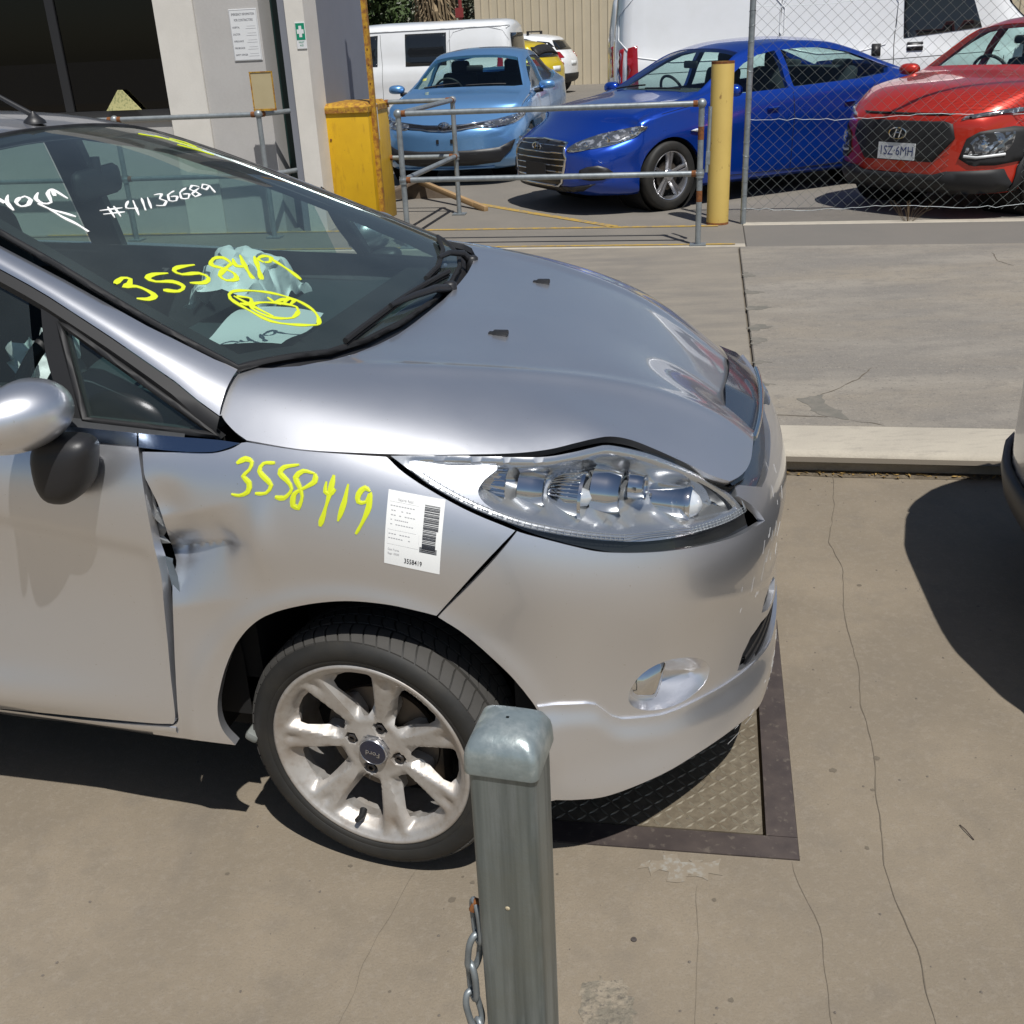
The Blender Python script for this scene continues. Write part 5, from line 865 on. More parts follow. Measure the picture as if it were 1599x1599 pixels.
    for k in range(20):
        an = k*2*PI/20; g = MB(); M = mat_from_axes((.285,-.728*side,.836), sd, upv, fw); g.tube([M @ Vector((math.cos(an)*.029, math.sin(an)*.029, -.06)), M @ Vector((math.cos(an)*.033, math.sin(an)*.033, .0))], .0022, 5); g.obj('flute', CHROME, rc, 60)
    return hb_
# black cavity behind all panels, both sides
def inner_shell(side):
    q = np.array([1, side, 1]); m = MB()
    for zs, off in ((np.linspace(.24, .80, 16), -.05),):
        s_ = np.linspace(.30, SC, 40); g = np.stack([skirt(s_, np.full(40, z), off-.07*sstep(.58, .70, z)-.16*sstep(.66, .82, z), False)*q for z in zs]); m.grid(g)
    return m
for side in (1, -1): inner_shell(side).obj('inner_structure', DARKIN, hero, 60)
lamp_set(1, 'headlamp'); lamp_set(-1, 'headlamp')
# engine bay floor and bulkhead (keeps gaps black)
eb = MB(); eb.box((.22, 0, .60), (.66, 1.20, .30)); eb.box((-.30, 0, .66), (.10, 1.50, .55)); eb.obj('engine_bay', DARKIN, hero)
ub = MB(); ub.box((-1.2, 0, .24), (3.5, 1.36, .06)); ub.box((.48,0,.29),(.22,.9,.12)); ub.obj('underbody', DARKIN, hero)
us = MB(); L_ = np.array([p for p in hs if p[0] > .16 and p[1] < -.4]); P0 = hood_pt(L_[:, 0], L_[:, 1]); P1 = P0+np.array([-.01, .03, -.045]); P2 = P0+np.array([-.03,.07,-.09]); us.grid(np.stack([P0-np.array([0,-.004,.015]), P1, P2])); us.obj('bonnet_frame', DARKIN, hood, 60)
# ---- doors
df = TAB['door_front']
topz = [(-1.43,.985),(-1.2,.975),(-.9,.955),(-.62,.935)]
doorp = df+[(-1.43,.270),(-1.45,.45),(-1.455,.6)]+topz
for side in (1, -1):
    q = np.array([1, side, 1])
    d_ = surf_mesh('front_door', (lambda s, z: skirt(s, z, 0, False)*q), doorp, SILVER, hero, h=.011 if side == 1 else .03, hb=.010, flange=.022)
    h_ = MB(); hp = skirt(np.linspace(-1.36,-1.18,9), .86, .03, False)*q; h_.tube(hp, .011, 8); h_.tube([hp[0], hp[0]-np.array([0,-.03*side,0])], .010, 8); h_.tube([hp[-1], hp[-1]-np.array([0,-.03*side,0])], .010, 8); h_.obj('door_handle', SILVER, d_, 50)
    surf_mesh('rear_door', (lambda s, z: skirt(s, z, 0, False)*q), [(-1.465,.268),(-1.47,.45),(-1.47,.6),(-1.44,.985),(-1.9,1.005),(-2.25,1.02),(-2.28,.80),(-2.22,.66),(-2.08,.50),(-2.03,.30)], SILVER, hero, h=.03, flange=.02)
    surf_mesh('rear_quarter', (lambda s, z: skirt(s, z, 0, False)*q), [(-2.04,.26),(-2.09,.50),(-2.23,.66),(-2.29,.80),(-2.26,1.02),(-2.8,1.06),(float(_cs[0]),1.0),(float(_cs[0]),.25),(-2.86,.26),(-2.85,.4),(-2.78,.54),(-2.65,.645),(-2.489,.68),(-2.33,.645),(-2.2,.54),(-2.13,.4),(-2.12,.26)], SILVER, hero, h=.03, flange=.02)
    s_ = MB(); xs = np.linspace(-2.05, -.405, 50)
    zt = np.interp(xs, [-1.5,-.86,-.41], [.268,.2835,.3205])
    rows = [skirt(xs, zt, .0015, False), skirt(xs, zt-.008, .004, False), skirt(xs, zt-.022, -.002, False), skirt(xs, zt-.055, -.020, False), skirt(xs, zt-.075, -.05, False)]
    rows = [r*q for r in rows]; rows = [rows[0]-np.array([0,-.03*side,0])]+rows
    s_.grid(np.stack(rows)); s_.obj('sill', SILVER, hero, 50)
    # dark reveal behind the door gap
    g_ = MB(); z_ = np.linspace(.30, .92, 14); g_.grid(np.stack([skirt(np.full(14, a), z_, -.095, False)*q for a in (-.56,-.42,-.30,-.285)])); g_.obj('door_pillar', DARKIN, hero, 60)
# crumpled inner metal visible in the gap
cm = MB(); zz = np.array([.80,.785,.77,.755,.74,.725]); cm.grid(np.stack([skirt(-.385+.004*np.sin(zz*300), zz, -.022, False), skirt(-.362+.006*np.sin(zz*210), zz, -.030, False)])); cm.obj('bent_bracket', mk('grey_primer', (.22,.23,.24), .5, .4), fender)
cm = MB(); zz = np.array([.70,.69,.66,.62,.585]); cm.grid(np.stack([skirt(-.372+0*zz, zz, -.020, False), skirt(-.350+.004*np.sin(zz*90), zz, -.014, False)])); cm.obj('seam_flange', mk('blue_grey_primer', (.20,.25,.30), .45, .3), fender)
# chrome waist strips
surf_mesh('waist_trim', lambda s, z: skirt(s, z, .004, False), TAB['chrome1'][:2]+TAB['chrome1'][2:], SATIN, hero, h=.02, hb=.012, flange=.008)
surf_mesh('waist_trim', lambda s, z: skirt(s, z, .004, False), TAB['chrome2'], SATIN, hero, h=.012, hb=.008, flange=.008)
surf_mesh('waist_trim', far(lambda s, z: skirt(s, z, .004, False)), [(-.39,.930),(-.2,.945),(-.23,.922),(-.39,.915)], SATIN, hero, h=.02, flange=.008)
w_ = [(-1.42,.985),(-.53,.935),(-.53,.918),(-1.42,.968)]
surf_mesh('waist_trim', lambda s, z: skirt(s, z, .004, False), w_, SATIN, hero, h=.03, flange=.008)
# ---- screen, pillars, roof
YTOP = lambda x: spl_eval([-2.6,-1.6,-1.0,-.4,0], [.52,.57,.585,.67,.74], np.atleast_1d(x))
ng = [p for p in TAB['near_glass_edge']][::-1]
glx = np.array([p[0] for p in ng]); gly = np.array([p[1] for p in ng])      # from left (x=-.78) to base
edge = [(-1.02,-.50),(-.90,-.535)]+[(float(a), float(b)) for a, b in zip(glx, gly)]
scr_top = [(-1.045,.44),(-1.062,.25),(-1.068,0),(-1.062,-.25),(-1.045,-.44)]
scr = edge+[(-.19,-.60),(-.13,-.5),(-.095,-.38),(-.07,-.2),(-.062,0),(-.07,.2),(-.095,.38),(-.13,.5),(-.19,.60)]+[(a, -b) for a, b in edge[::-1]]+scr_top
wind = surf_mesh('windscreen', lambda x, y: green_pt(x, y), scr, GLASSF, hero, h=.03, hb=.015, flange=0)
seal = MB(); S_ = np.array(resample(scr, .02)); seal.tube(green_pt(S_[:, 0], S_[:, 1], -.002), .0075, 6, closed=True); seal.obj('screen_seal', RUBBER, wind, 60)
# dark ceramic band round the glass
def inset(poly, k): c_ = np.array(poly).mean(0); return [tuple(c_+(np.array(p)-c_)*k) for p in poly]
surf_mesh('ceramic_band', lambda x, y: green_pt(x, y, -.006), inset(scr, .992), DARKIN, wind, holes=[inset(scr, .935)], h=.04, hb=.02, flange=0)
rf = [(-1.055,-.50),(-1.07,-.25),(-1.078,0),(-1.07,.25),(-1.055,.50),(-1.3,.535),(-1.9,.53),(-2.6,.47),(-3.0,.42),(-3.02,0),(-3.0,-.42),(-2.6,-.47),(-1.9,-.53),(-1.3,-.535)]
roof = surf_mesh('roof', lambda x, y: green_pt(x, y, .002), rf, SILVER, hero, h=.035, hb=.02, flange=.012)
surf_mesh('headlining', lambda x, y: green_pt(x, y, -.035), rf, LINER, roof, h=.06, hb=.04, flange=0)
pu = np.array(TAB['pillar_up']); pl = np.array(TAB['pillar_low'])
for side in (1, -1):
    q = np.array([1, side, 1])
    # silver windscreen pillar running into the roof rail
    xs = np.linspace(-.2365, -2.9, 60)
    up_y = np.interp(xs, [-3,-1.9,-1.3,-1.05]+list(pu[:, 0]), [-.45,-.545,-.55,-.55]+list(pu[:, 1]))
    up = green_pt(xs, up_y, .0)
    lo_z = np.interp(xs, [-3,-2.6,-1.9,-1.4,-1.0]+list(pl[:, 0]), [1.20,1.33,1.385,1.385,1.325]+list(pl[:, 2]))
    lo = glass_pt(xs, lo_z); rows = []
    for t in np.linspace(0, 1, 7):
        m_ = up*(1-t)+lo*t; bul = .014*4*t*(1-t); m_ = m_+np.array([0, -1, .55])*bul*.8; rows.append(m_*q)
    rows = [(up+np.array([0, .006, -.012]))*q]+rows+[(lo+np.array([0,.012,-.004]))*q]
    pm = MB(); pm.grid(np.stack(rows)); pil = pm.obj('windscreen_pillar', SILVER, hero, 60)
    # inner trim of the pillar
    im = MB(); im.grid(np.stack([(up+np.array([0,.02,-.03]))*q, (up*.5+lo*.5+np.array([0,.06,-.035]))*q, (lo+np.array([0,.03,-.01]))*q])); im.obj('pillar_trim', TRIMIN, pil, 60)
    # black door frame under the pillar
    fm = MB(); n_ = len(xs); lo2 = lo+np.array([0,-.001,-.002]); dn = glass_pt(xs, lo_z-.030-.012*np.exp(-((xs+.24)/.1)**2)); fm.grid(np.stack([lo2*q, (lo2*.5+dn*.5+np.array([0,-.010,0]))*q, dn*q, (dn+np.array([0,.03,0]))*q])); fm.obj('window_frame', RUBBER, hero, 60)
    mi = lambda fn: (lambda a, b: fn(a, b)*q)
    surf_mesh('quarter_window', mi(lambda x, z: glass_pt(x, z, -.004)), TAB['quarter'], GLASSS, hero, h=.03, flange=0)
    qs = MB(); Q_ = np.array(resample(TAB['quarter'], .02)); qs.tube(glass_pt(Q_[:, 0], Q_[:, 1], .002)*q, .007, 6, closed=True); qs.obj('quarter_seal', RUBBER, hero, 60)
    surf_mesh('window_divider', mi(lambda x, z: glass_pt(x, z, .003)), TAB['div'], RUBBER, hero, h=.02, flange=.03)
    wz = lambda x: float(np.interp(x, xs[::-1], lo_z[::-1]))-.028
    dw = [(-.61,.955),(-.645,wz(-.645))]+[(x, wz(x)) for x in (-.8,-.95,-1.1,-1.25,-1.36)]+[(-1.38,.985)]
    surf_mesh('door_window', mi(lambda x, z: glass_pt(x, z, -.006)), dw, GLASSS, hero, h=.05, flange=0)
    surf_mesh('door_pillar_trim', mi(lambda x, z: glass_pt(x, z, .001)), [(-1.37,.975),(-1.35,1.36),(-1.46,1.37),(-1.48,.98)], RUBBER, hero, h=.05, flange=.03)
    dw2 = [(-1.48,.99),(-1.46,wz(-1.46)),(-1.8,wz(-1.8)),(-2.15,wz(-2.15)),(-2.3,1.25),(-2.34,1.03)]
    surf_mesh('rear_door_window', mi(lambda x, z: glass_pt(x, z, -.006)), dw2, GLASSS, hero, h=.06, flange=0)
    surf_mesh('rear_pillar', mi(lambda x, z: glass_pt(x, z, .0)), [(-2.34,1.02),(-2.3,1.25),(-2.15,wz(-2.15)),(-2.6,1.30),(-2.95,1.19),(-3.05,1.05)], SILVER, hero, h=.05, flange=.03)
    # belt rail inside the doors
    b_ = MB(); xs2 = np.linspace(-2.3, -.3, 20); zb_ = np.interp(xs2, [-2.3,-1.4,-.55,-.24], [1.02,.985,.948,.93]); A_ = glass_pt(xs2, zb_); 
    b_.grid(np.stack([(A_+np.array([0,-.012,-.006]))*q, (A_+np.array([0,-.002,.010]))*q, (A_+np.array([0,.03,.006]))*q, (A_+np.array([0,.10,-.05]))*q, (A_+np.array([0,.12,-.5]))*q])); b_.obj('door_trim', TRIMIN, hero, 40)
tgm = MB(); ys = np.linspace(-.42,.42,12); t0 = green_pt(np.full(12,-3.0), ys, -.002); tgm.grid(np.stack([t0, np.stack([np.full(12,-3.1), ys*1.35, np.full(12,1.03)], -1), np.stack([np.full(12,-3.12), ys*1.2, np.full(12,.95)], -1)])); tgm.obj('tailgate', SILVER, hero, 60)
# roof gutter and aerial
an_ = MB(); base = green_pt(-1.105, .085, .002)[0]; an_.lathe([(.028,0),(.026,.008),(.016,.016),(.008,.024),(.004,.03)], Matrix.Translation(base), 20); an_.tube([base+np.array([0,0,.02]), base+np.array([-.10,.0,.075]), base+np.array([-.42,.0,.24])], [.008,.0055,.003], 8); an_.obj('aerial', BLACKP, roof, 60)
# ---- cowl and wipers
cw = MB(); ys = np.linspace(-.66,.66,40); xb = np.interp(np.abs(ys), [0,.2,.38,.5,.6,.66], [-.062,-.07,-.095,-.13,-.19,-.24])
xh = np.interp(np.abs(ys), [0,.2,.4,.49,.56,.61,.655], [-.036,-.043,-.062,-.078,-.105,-.145,-.235])
gz = green_z(xb, ys); hz = hood_z(xh, ys)
cw.grid(np.stack([np.stack([xb-.03, ys, gz+.006], -1), np.stack([xb+.0, ys, gz-.012], -1), np.stack([(xb+xh)/2, ys, np.minimum(gz, hz)-.035], -1), np.stack([xh+.03, ys, hz-.03], -1), np.stack([xh+.035, ys, hz-.02], -1)])); cw.obj('scuttle_panel', BLACKP, hero, 40)
def wiper(pts, arm, nm='wiper'):
    L_ = np.array(resample(pts, .02, False)); P = green_pt(L_[:, 0], L_[:, 1], .014); m = MB(); m.tube(P, .0065, 6)
    P2 = green_pt(L_[:, 0], L_[:, 1], .004); m.tube(P2, .0032, 5); o = m.obj(nm, RUBBER, wind, 50)
    a = MB(); A_ = np.array(arm); k = np.array([green_pt(x, y, h)[0] for x, y, h in A_]); a.tube(k, [.012,.010,.008,.006][:len(k)] if len(k) <= 4 else .008, 8); a.lathe([(.018,-.02),(.018,.012),(.012,.018),(.001,.019)], Matrix.Translation(k[0]), 16); a.obj('wiper_arm', BLACKP, o, 50)
wiper([(-.112,-.452),(-.106,-.30),(-.102,-.15),(-.096,.0),(-.090,.15),(-.085,.24)], [(-.050,.12,.010),(-.058,.02,.028),(-.075,-.10,.030),(-.098,-.20,.022)])
wiper([(-.105,.10),(-.115,.25),(-.15,.42),(-.205,.56)], [(-.075,.44,.012),(-.095,.42,.030),(-.115,.36,.030),(-.128,.30,.020)])
# ---- door mirrors
for side in (1, -1):
    q = np.array([1, side, 1])
    bm = bmesh.new(); bmesh.ops.create_uvsphere(bm, u_segments=36, v_segments=20, radius=1)
    for v in bm.verts:
        x, y, z = v.co
        sx = .095 if x > 0 else .045
        z2 = z*.066 if z > 0 else z*.062
        y2 = y*.105
        x2 = x*sx*(1-.25*abs(y)**2)+.018*z
        v.co = (x2, y2+.012*z, z2+.012*y*-1)
    me = bpy.data.meshes.new('mirror_housing'); bm.to_mesh(me); bm.free(); me.materials.append(SILVER); me.polygons.foreach_set('use_smooth', [True]*len(me.polygons))
    mo = link(bpy.data.objects.new('door_mirror', me), hero); mo.location = (-.545, -.918*side, 1.003)
    bm = bmesh.new(); bmesh.ops.create_uvsphere(bm, u_segments=28, v_segments=16, radius=1)
    for v in bm.verts: a_ = v.co; pw_ = lambda t: math.copysign(abs(t)**.72, t); v.co = (.056*pw_(a_.x)*(1+.30*a_.z)+.020*a_.z, .046*pw_(a_.y), .066*pw_(a_.z))
    me = bpy.data.meshes.new('mirror_foot'); bm.to_mesh(me); bm.free(); me.materials.append(BLACKP); me.polygons.foreach_set('use_smooth', [True]*len(me.polygons)); f_ = link(bpy.data.objects.new('mirror_foot', me), mo); f_.location = (.045, .035*side, -.108)
    gl_ = MB(); gl_.lathe([(.001,0),(1,0)], mat_from_axes((-.046,0,0), (0,.094,0), (0,0,.055), (-.002,0,0)), 32); gl_.obj('mirror_glass', CHROME, mo, 60)
# ---- wheels
HOLE0 = 101
def rim_fn(x, y):
    x = np.atleast_1d(x); y = np.atleast_1d(y); r = np.hypot(x, y); th = np.degrees(np.arctan2(y, x))
    ph = np.abs(((th-HOLE0+360/14.) % (360/7.))-360/14.)          # distance from a hole centre, 0..25.7 deg
    e = 1-ph/(360/14.)                                          # 1 at hole centre, 0 at spoke centre
    base = np.interp(r, [0,.03,.055,.075,.11,.15,.185,.203,.2085], [-.026,-.027,-.031,-.030,-.024,-.017,-.010,-.006,-.001])
    hh = base-.024*sstep(.26, .52, e)*sstep(.066, .10, r)*(1-sstep(.184, .200, r))
    # Y-shaped groove near the tip of every spoke
    hh = hh-.006*np.exp(-(e/.10)**2)*sstep(.155, .185, r)*(1-sstep(.190, .20, r))
    # lug pockets
    for k in range(4):
        a = R(73+90*k); d = np.hypot(x-.054*math.cos(a), y-.054*math.sin(a)); hh = hh-.016*(1-sstep(.0115, .0145, d))
    hh = hh-.004*(1-sstep(.0325,.0335, r))
    return np.stack([x*1., y*1., hh], -1)
hole = [(.078,-3.5),(.078,3.5),(.086,8),(.105,11.8),(.13,14.0),(.155,15.2),(.172,14.8),(.180,11),(.183,4),(.183,-4),(.180,-11),(.172,-14.8),(.155,-15.2),(.13,-14.0),(.105,-11.8),(.086,-8)]
holes = [[(r*math.cos(R(HOLE0+k*360/7+a)), r*math.sin(R(HOLE0+k*360/7+a))) for r, a in hole] for k in range(7)]
circ = [(.2085*math.cos(2*PI*k/120), .2085*math.sin(2*PI*k/120)) for k in range(120)]
def make_wheel():
    rim = surf_mesh('wheel', rim_fn, circ, ALLOY, None, holes=holes, h=.0055, hb=.0045, flange=.026)
    b = MB(); b.lathe([(.2085,-.001),(.2125,.002),(.2180,.000),(.2195,-.005),(.216,-.010)], None, 96); b.lathe([(.2065,-.006),(.200,-.03),(.196,-.07),(.196,-.17)], None, 72); b.obj('rim_barrel', ALLOY, rim, 60)
    t = MB(); prof = [(.2165,-.008),(.2185,-.003),(.222,.0005),(.229,.0035),(.232,.0030),(.234,.0045),(.250,.006),(.263,.003),(.272,-.005),(.279,-.014),(.284,-.026),(.287,-.05),(.2878,-.085),(.287,-.125),(.2845,-.155),(.275,-.17),(.25,-.176),(.216,-.165)]
    shr = lambda r: r if r < .2165 else .2165+(r-.2165)*.90
    prof = [(shr(r), h) for r, h in prof]
    t.lathe(prof, None, 120); ty = t.obj('tyre', TYRE, rim, 50)
    # tread: curved lateral sipes and circumferential ribs (raised blocks)
    n = 62
    tr = MB()
    for k in range(n):
        for (h0, h1, sh) in ((-.006,-.050,.0),(-.058,-.085,.35),(-.091,-.118,.7),(-.124,-.153,.1)):
            a0 = 2*PI*(k+sh)/n; da = 2*PI/n*.86; V = []
            for j in range(5):
                u_ = j/4; h_ = h0+(h1-h0)*u_; sk = .05*math.sin(u_*PI*.5)*(1 if h0 > -.1 else -1)
                rr = np.interp(h_, [-.16,-.085,-.05,-.026,-.013,-.004], [.279,.2835,.2826,.2808,.2758,.2690])
                for a in (a0+sk, a0+da/2+sk, a0+da+sk): V.append((rr*math.cos(a), rr*math.sin(a), h_))
            F2 = [(j*3+i, j*3+i+1, j*3+i+4, j*3+i+3) for j in range(4) for i in range(2)]
            # walls down to the carcass
            L = [0,1,2,5,8,11,14,13,12,9,6,3]; m0 = len(V); V += [(p[0]*.984, p[1]*.984, p[2]) for p in [V[i] for i in L]]
            F2 += [(L[i], L[(i+1) % 12], m0+(i+1) % 12, m0+i) for i in range(12)]; tr.add(V, F2)
    tag(tr.obj('tread_blocks', mk('sunlit_tread', (.052,.049,.045), .8, noise=[(40,(.06,.057,.052),.7)], bump=(150,.3,.001)), rim, 30), kind='stuff')  # greyer than the sidewall: sunlight on the tread is put into the colour
    cap = MB(); cap.lathe([(.0315,-.030),(.0312,-.020),(.029,-.0175),(.0285,-.0185)], None, 48); cp = cap.obj('cap_ring', ALLOYC, rim, 50)
    cd_ = MB(); cd_.lathe([(.0287,-.0185),(.02,-.0172),(.001,-.0168)], None, 48); c2 = cd_.obj('centre_cap', mk('cap_blue_black', (.010,.014,.035), .25, 0, .6), rim, 60)
    text_mesh('cap_lettering', 'Ford', .017, Matrix.Translation((.001,-.001,-.0160)) @ Matrix.Rotation(R(172), 4, 'Z') @ Matrix.Shear('XZ', 4, (0,0)), ALLOYC, rim)
    for k in range(4):
        a = R(73+90*k); m = MB(); M = Matrix.Translation((.054*math.cos(a), .054*math.sin(a), -.046)); m.lathe([(.0105,0),(.0105,.013),(.0085,.015),(.0055,.0155),(.005,.010),(.001,.010)], M, 6 if k != 3 else 20); m.obj('wheel_nut', mk('dark_steel', (.05,.045,.045), .4, .7) if k == 0 else rim_nut, rim, 30)
    vs = MB(); a = R(-105); vs.tube([(.172*math.cos(a), .172*math.sin(a), -.03), (.176*math.cos(a)+.004, .176*math.sin(a), -.012), (.168*math.cos(a), .168*math.sin(a)-.004, .006)], [.008,.007,.005], 10); vs.obj('valve_cap', RUBBER, rim, 50)
    bd = MB(); bd.lathe([(.03,-.070),(.125,-.070),(.125,-.082),(.03,-.082)], None, 48); bd.box((.10,-.05,-.105),(.06,.12,.05), bev=.01); bd.obj('brake_disc', BRAKE, rim, 40)
    bk = MB(); bk.lathe([(.19,-.15),(.03,-.16),(.001,-.16)], None, 40); bk.obj('brake_backplate', DARKIN, rim, 50)
    return rim
rim_nut = mk('wheel_nut_steel', (.10,.09,.085), .35, .8)
wh = make_wheel(); wh.parent = hero
STEER = (-.3448)-(R(-13.5))
def face_out(loc, side, st=0.): return Matrix.Translation(loc) @ Matrix.Rotation(st, 4, 'Z') @ (mat_from_axes((0,0,0), (1,0,0), (0,0,1), (0,-1,0)) if side == 1 else mat_from_axes((0,0,0), (-1,0,0), (0,0,1), (0,1,0)))
wh.matrix_local = face_out((0,-.845,.284), 1, STEER) @ Matrix.Scale(.975, 4)
for loc, sd_, st in (((0,.80,.282), -1, STEER), ((-2.489,-.825,.282), 1, 0), ((-2.489,.825,.282), -1, 0)):
    w2 = copy_tree(wh, hero); w2.matrix_local = face_out(loc, sd_, st)
# wheel arch liners
for x0 in (0, -2.489):
    for side in (1, -1):
        m = MB(); P_ = []
        for t in np.linspace(R(-8), R(188), 30): P_.append([(x0+.368*math.cos(t), y*side, .285+.368*math.sin(t)) for y in (.79,.6,.45)])
        m.grid(np.array(P_)); m.box((x0, .50*side, .45), (.70, .03, .5)); m.obj('wheel_arch_liner', DARKIN, hero, 60)
# arch return lips in body colour with the clip seen at the rear of the arch
mf = MB(); mf.box((-.262,-.80,.285), (.030,.05,.022), bev=.008, M=Matrix.Rotation(.5, 4, 'Y')); mf.obj('arch_clip', mk('bent_plastic', (.16,.17,.16), .5), hero, 40)
# ---- interior
da = MB(); xs = np.linspace(-.78, -.12, 14); ys = np.linspace(-.70, .70, 25)
X, Y = np.meshgrid(xs, ys, indexing='ij'); Zd = .925+.012*np.cos(X*6)+.030*np.exp(-((X+.68)/.10)**2)*np.exp(-((np.abs(Y+.36))/.16)**2)*1.6-.02*(np.abs(Y)/.7)**3-.05*sstep(-.72,-.78,X)
da.grid(np.stack([X, Y, Zd], -1)); da.box((-.70,0,.78), (.18,1.36,.24), bev=.03); dash = da.obj('dashboard', mk('dash_plastic', (.030,.042,.046), .7, bump=(300,.3,.001)), hero, 40)
ctr = MB(); ctr.box((-.86,0,.58), (.5,.24,.40), bev=.04); ctr.obj('centre_console', TRIMIN, hero, 40)
fl_ = MB(); fl_.box((-1.6,0,.30), (2.4,1.40,.04)); fl_.obj('cabin_floor', DARKIN, hero)
def seat(y, x):
    b = MB(); b.box((x,y,.55), (.52,.50,.16), bev=.05); b.box((x-.30,y,.86), (.14,.48,.62), bev=.06, M=Matrix.Rotation(-.22,4,'Y')); o = b.obj('front_seat', SEATF, hero, 60)
    h_ = MB(); h_.box((x-.42,y,1.24), (.10,.27,.19), bev=.045, M=Matrix.Rotation(-.15,4,'Y')); h_.tube([(x-.38,y-.07,1.02),(x-.41,y-.07,1.2)], .006, 6); h_.tube([(x-.38,y+.07,1.02),(x-.41,y+.07,1.2)], .006, 6); h_.obj('headrest', SEATF, o, 60)
seat(-.36,-1.30); seat(.36,-1.30)
rs = MB(); rs.box((-2.05,0,.58), (.5,1.25,.16), bev=.05); rs.box((-2.32,0,.86), (.14,1.25,.55), bev=.05, M=Matrix.Rotation(-.25,4,'Y')); rs.obj('rear_seat', SEATF, hero, 60)
# steering wheel
sw = MB(); M = mat_from_axes((-.86,-.36,.88), (0,1,0), (.42,0,.9), (-.9,0,.42)); Pw = [M @ Vector((.185*math.cos(a), .185*math.sin(a), 0)) for a in np.linspace(0, 2*PI, 48)[:-1]]; sw.tube(Pw, .015, 10, closed=True)
for a in (R(0), R(180), R(270)): sw.tube([M @ Vector((.05*math.cos(a), .05*math.sin(a), -.02)), M @ Vector((.18*math.cos(a), .18*math.sin(a), 0))], .014, 6)
so_ = sw.obj('steering_wheel', RUBBER, hero, 60); cc = MB(); cc.lathe([(.001,.02),(.05,.015),(.07,-.01),(.05,-.04)], M, 24); cc.tube([M @ Vector((0,0,-.03)), (-.60,-.36,.84)], .04, 12); cc.obj('steering_column', TRIMIN, so_, 50)
# blown airbags
def cloth(name, fn, nu, nv, mat, seed, amp):
    rnd = np.random.RandomState(seed); U, V_ = np.meshgrid(np.linspace(0,1,nu), np.linspace(0,1,nv), indexing='ij'); P = fn(U, V_)
    for k in range(14):
        a, b, ph = rnd.uniform(3,34), rnd.uniform(3,34), rnd.uniform(0,6); P[..., 0] += amp/(1+k*.2)*np.sin(a*U+b*V_+ph); P[..., 2] += amp/(1+k*.2)*np.cos(b*U-a*V_+ph)
    m = MB(); m.grid(P); return m.obj(name, mat, hero, 60)
AIR = mk('airbag_cloth', (.93,.94,.93), .8, bump=(60,.4,.004))
def bag1(U, V_):
    a = PI*V_; x = -.64+.10*np.cos(a)-.05*U; y = .02+.46*U; z = .955+.13*np.sin(a)*(np.sin(PI*np.clip(U*.9+.08,0,1))**.5)-.05*(1-V_)*U
    return np.stack([x, y, z], -1)
cloth('blown_airbag', bag1, 44, 36, AIR, 3, .0065)
def bag2(U, V_): return np.stack([-.885-.06*np.sin(PI*U)+.02*V_, -.47+.22*U, .98-.30*V_], -1)
cloth('blown_airbag', bag2, 20, 20, AIR, 5, .007)
# papers on the dashboard
pp = MB(); corners = [(-.60,.085),(-.36,.03),(-.335,-.285),(-.56,-.235)]
A_ = [np.array([x, y]) for x, y in corners]
Pg = np.array([[list(A_[0]*(1-a)*(1-b)+A_[1]*a*(1-b)+A_[2]*a*b+A_[3]*(1-a)*b)+[.953+.010*math.sin(a*3+b*5)] for a in np.linspace(0,1,10)] for b in np.linspace(0,1,10)])
pp.grid(Pg); ppo = pp.obj('paper_sheet', PAPER, hero, 60); tag(ppo, 'sheet of paper on the dashboard')
mirr = MB(); mirr.box((-.905,.0,1.285), (.035,.23,.072), bev=.02, M=Matrix.Rotation(.12,4,'Z')); mirr.tube([(-.90,0,1.30),(-.90,.0,1.345)], .012, 8); mirr.obj('rear_view_mirror', RUBBER, hero, 50)
# ---- writing
def marks(lines, fn, wd, mat, parent, name='painted_number', lift=.0015):
    for ln in lines:
        m = MB(); ribbon(m, fn, ln, wd, lift); m.obj(name, mat, parent)
marks(TAB['mark_fender'], SK, .0095, YELPEN, fender)
GR = lambda x, y: green_pt(x, y)
marks(TAB['mark_number'], GR, .012, YELPEN, wind); marks(TAB['mark_ring'], GR, .010, YELPEN, wind)
marks(TAB['mark_hash'], GR, .0055, WHTPEN, wind); marks(TAB['mark_you'], GR, .0085, WHTPEN, wind)
for ln in ([(-.93,.42),(-.90,.45),(-.86,.44)],[(-.95,.38),(-.90,.41),(-.84,.43)],[(-.88,.37),(-.84,.40),(-.80,.42)],[(-.97,.33),(-.93,.39)]): marks([ln], GR, .012, YELPEN, wind)
# ---- auction label on the guard
lb = TAB['label']; Lp = np.array(lb); n4 = len(Lp)
c0 = [Lp[int(n4*k/4)] for k in range(4)]       # corners: top-left, top-right, bottom-right, bottom-left
def lab(a, b, d=.0012):      # a right 0..1, b down 0..1
    a = np.atleast_1d(a)[:, None]; b = np.atleast_1d(b)[:, None]; p = c0[0]*(1-a)*(1-b)+c0[1]*a*(1-b)+c0[2]*a*b+c0[3]*(1-a)*b
    return skirt(p[:, 0], p[:, 1], d)
g = np.linspace(0, 1, 14); A2, B2 = np.meshgrid(g, g, indexing='ij'); m = MB(); m.grid(lab(A2.ravel(), B2.ravel()).reshape(14,14,3)); m.grid(lab(A2.ravel(), B2.ravel(), .0004).reshape(14,14,3)); label = m.obj('auction_label', PAPER, fender, 60)
m = MB(); rnd = random.Random(4)
def bar(a0, b0, a1, b1): m.add(lab([a0,a1,a1,a0], [b0,b0,b1,b1], .0017), [(0,1,2,3)])
y0 = .10
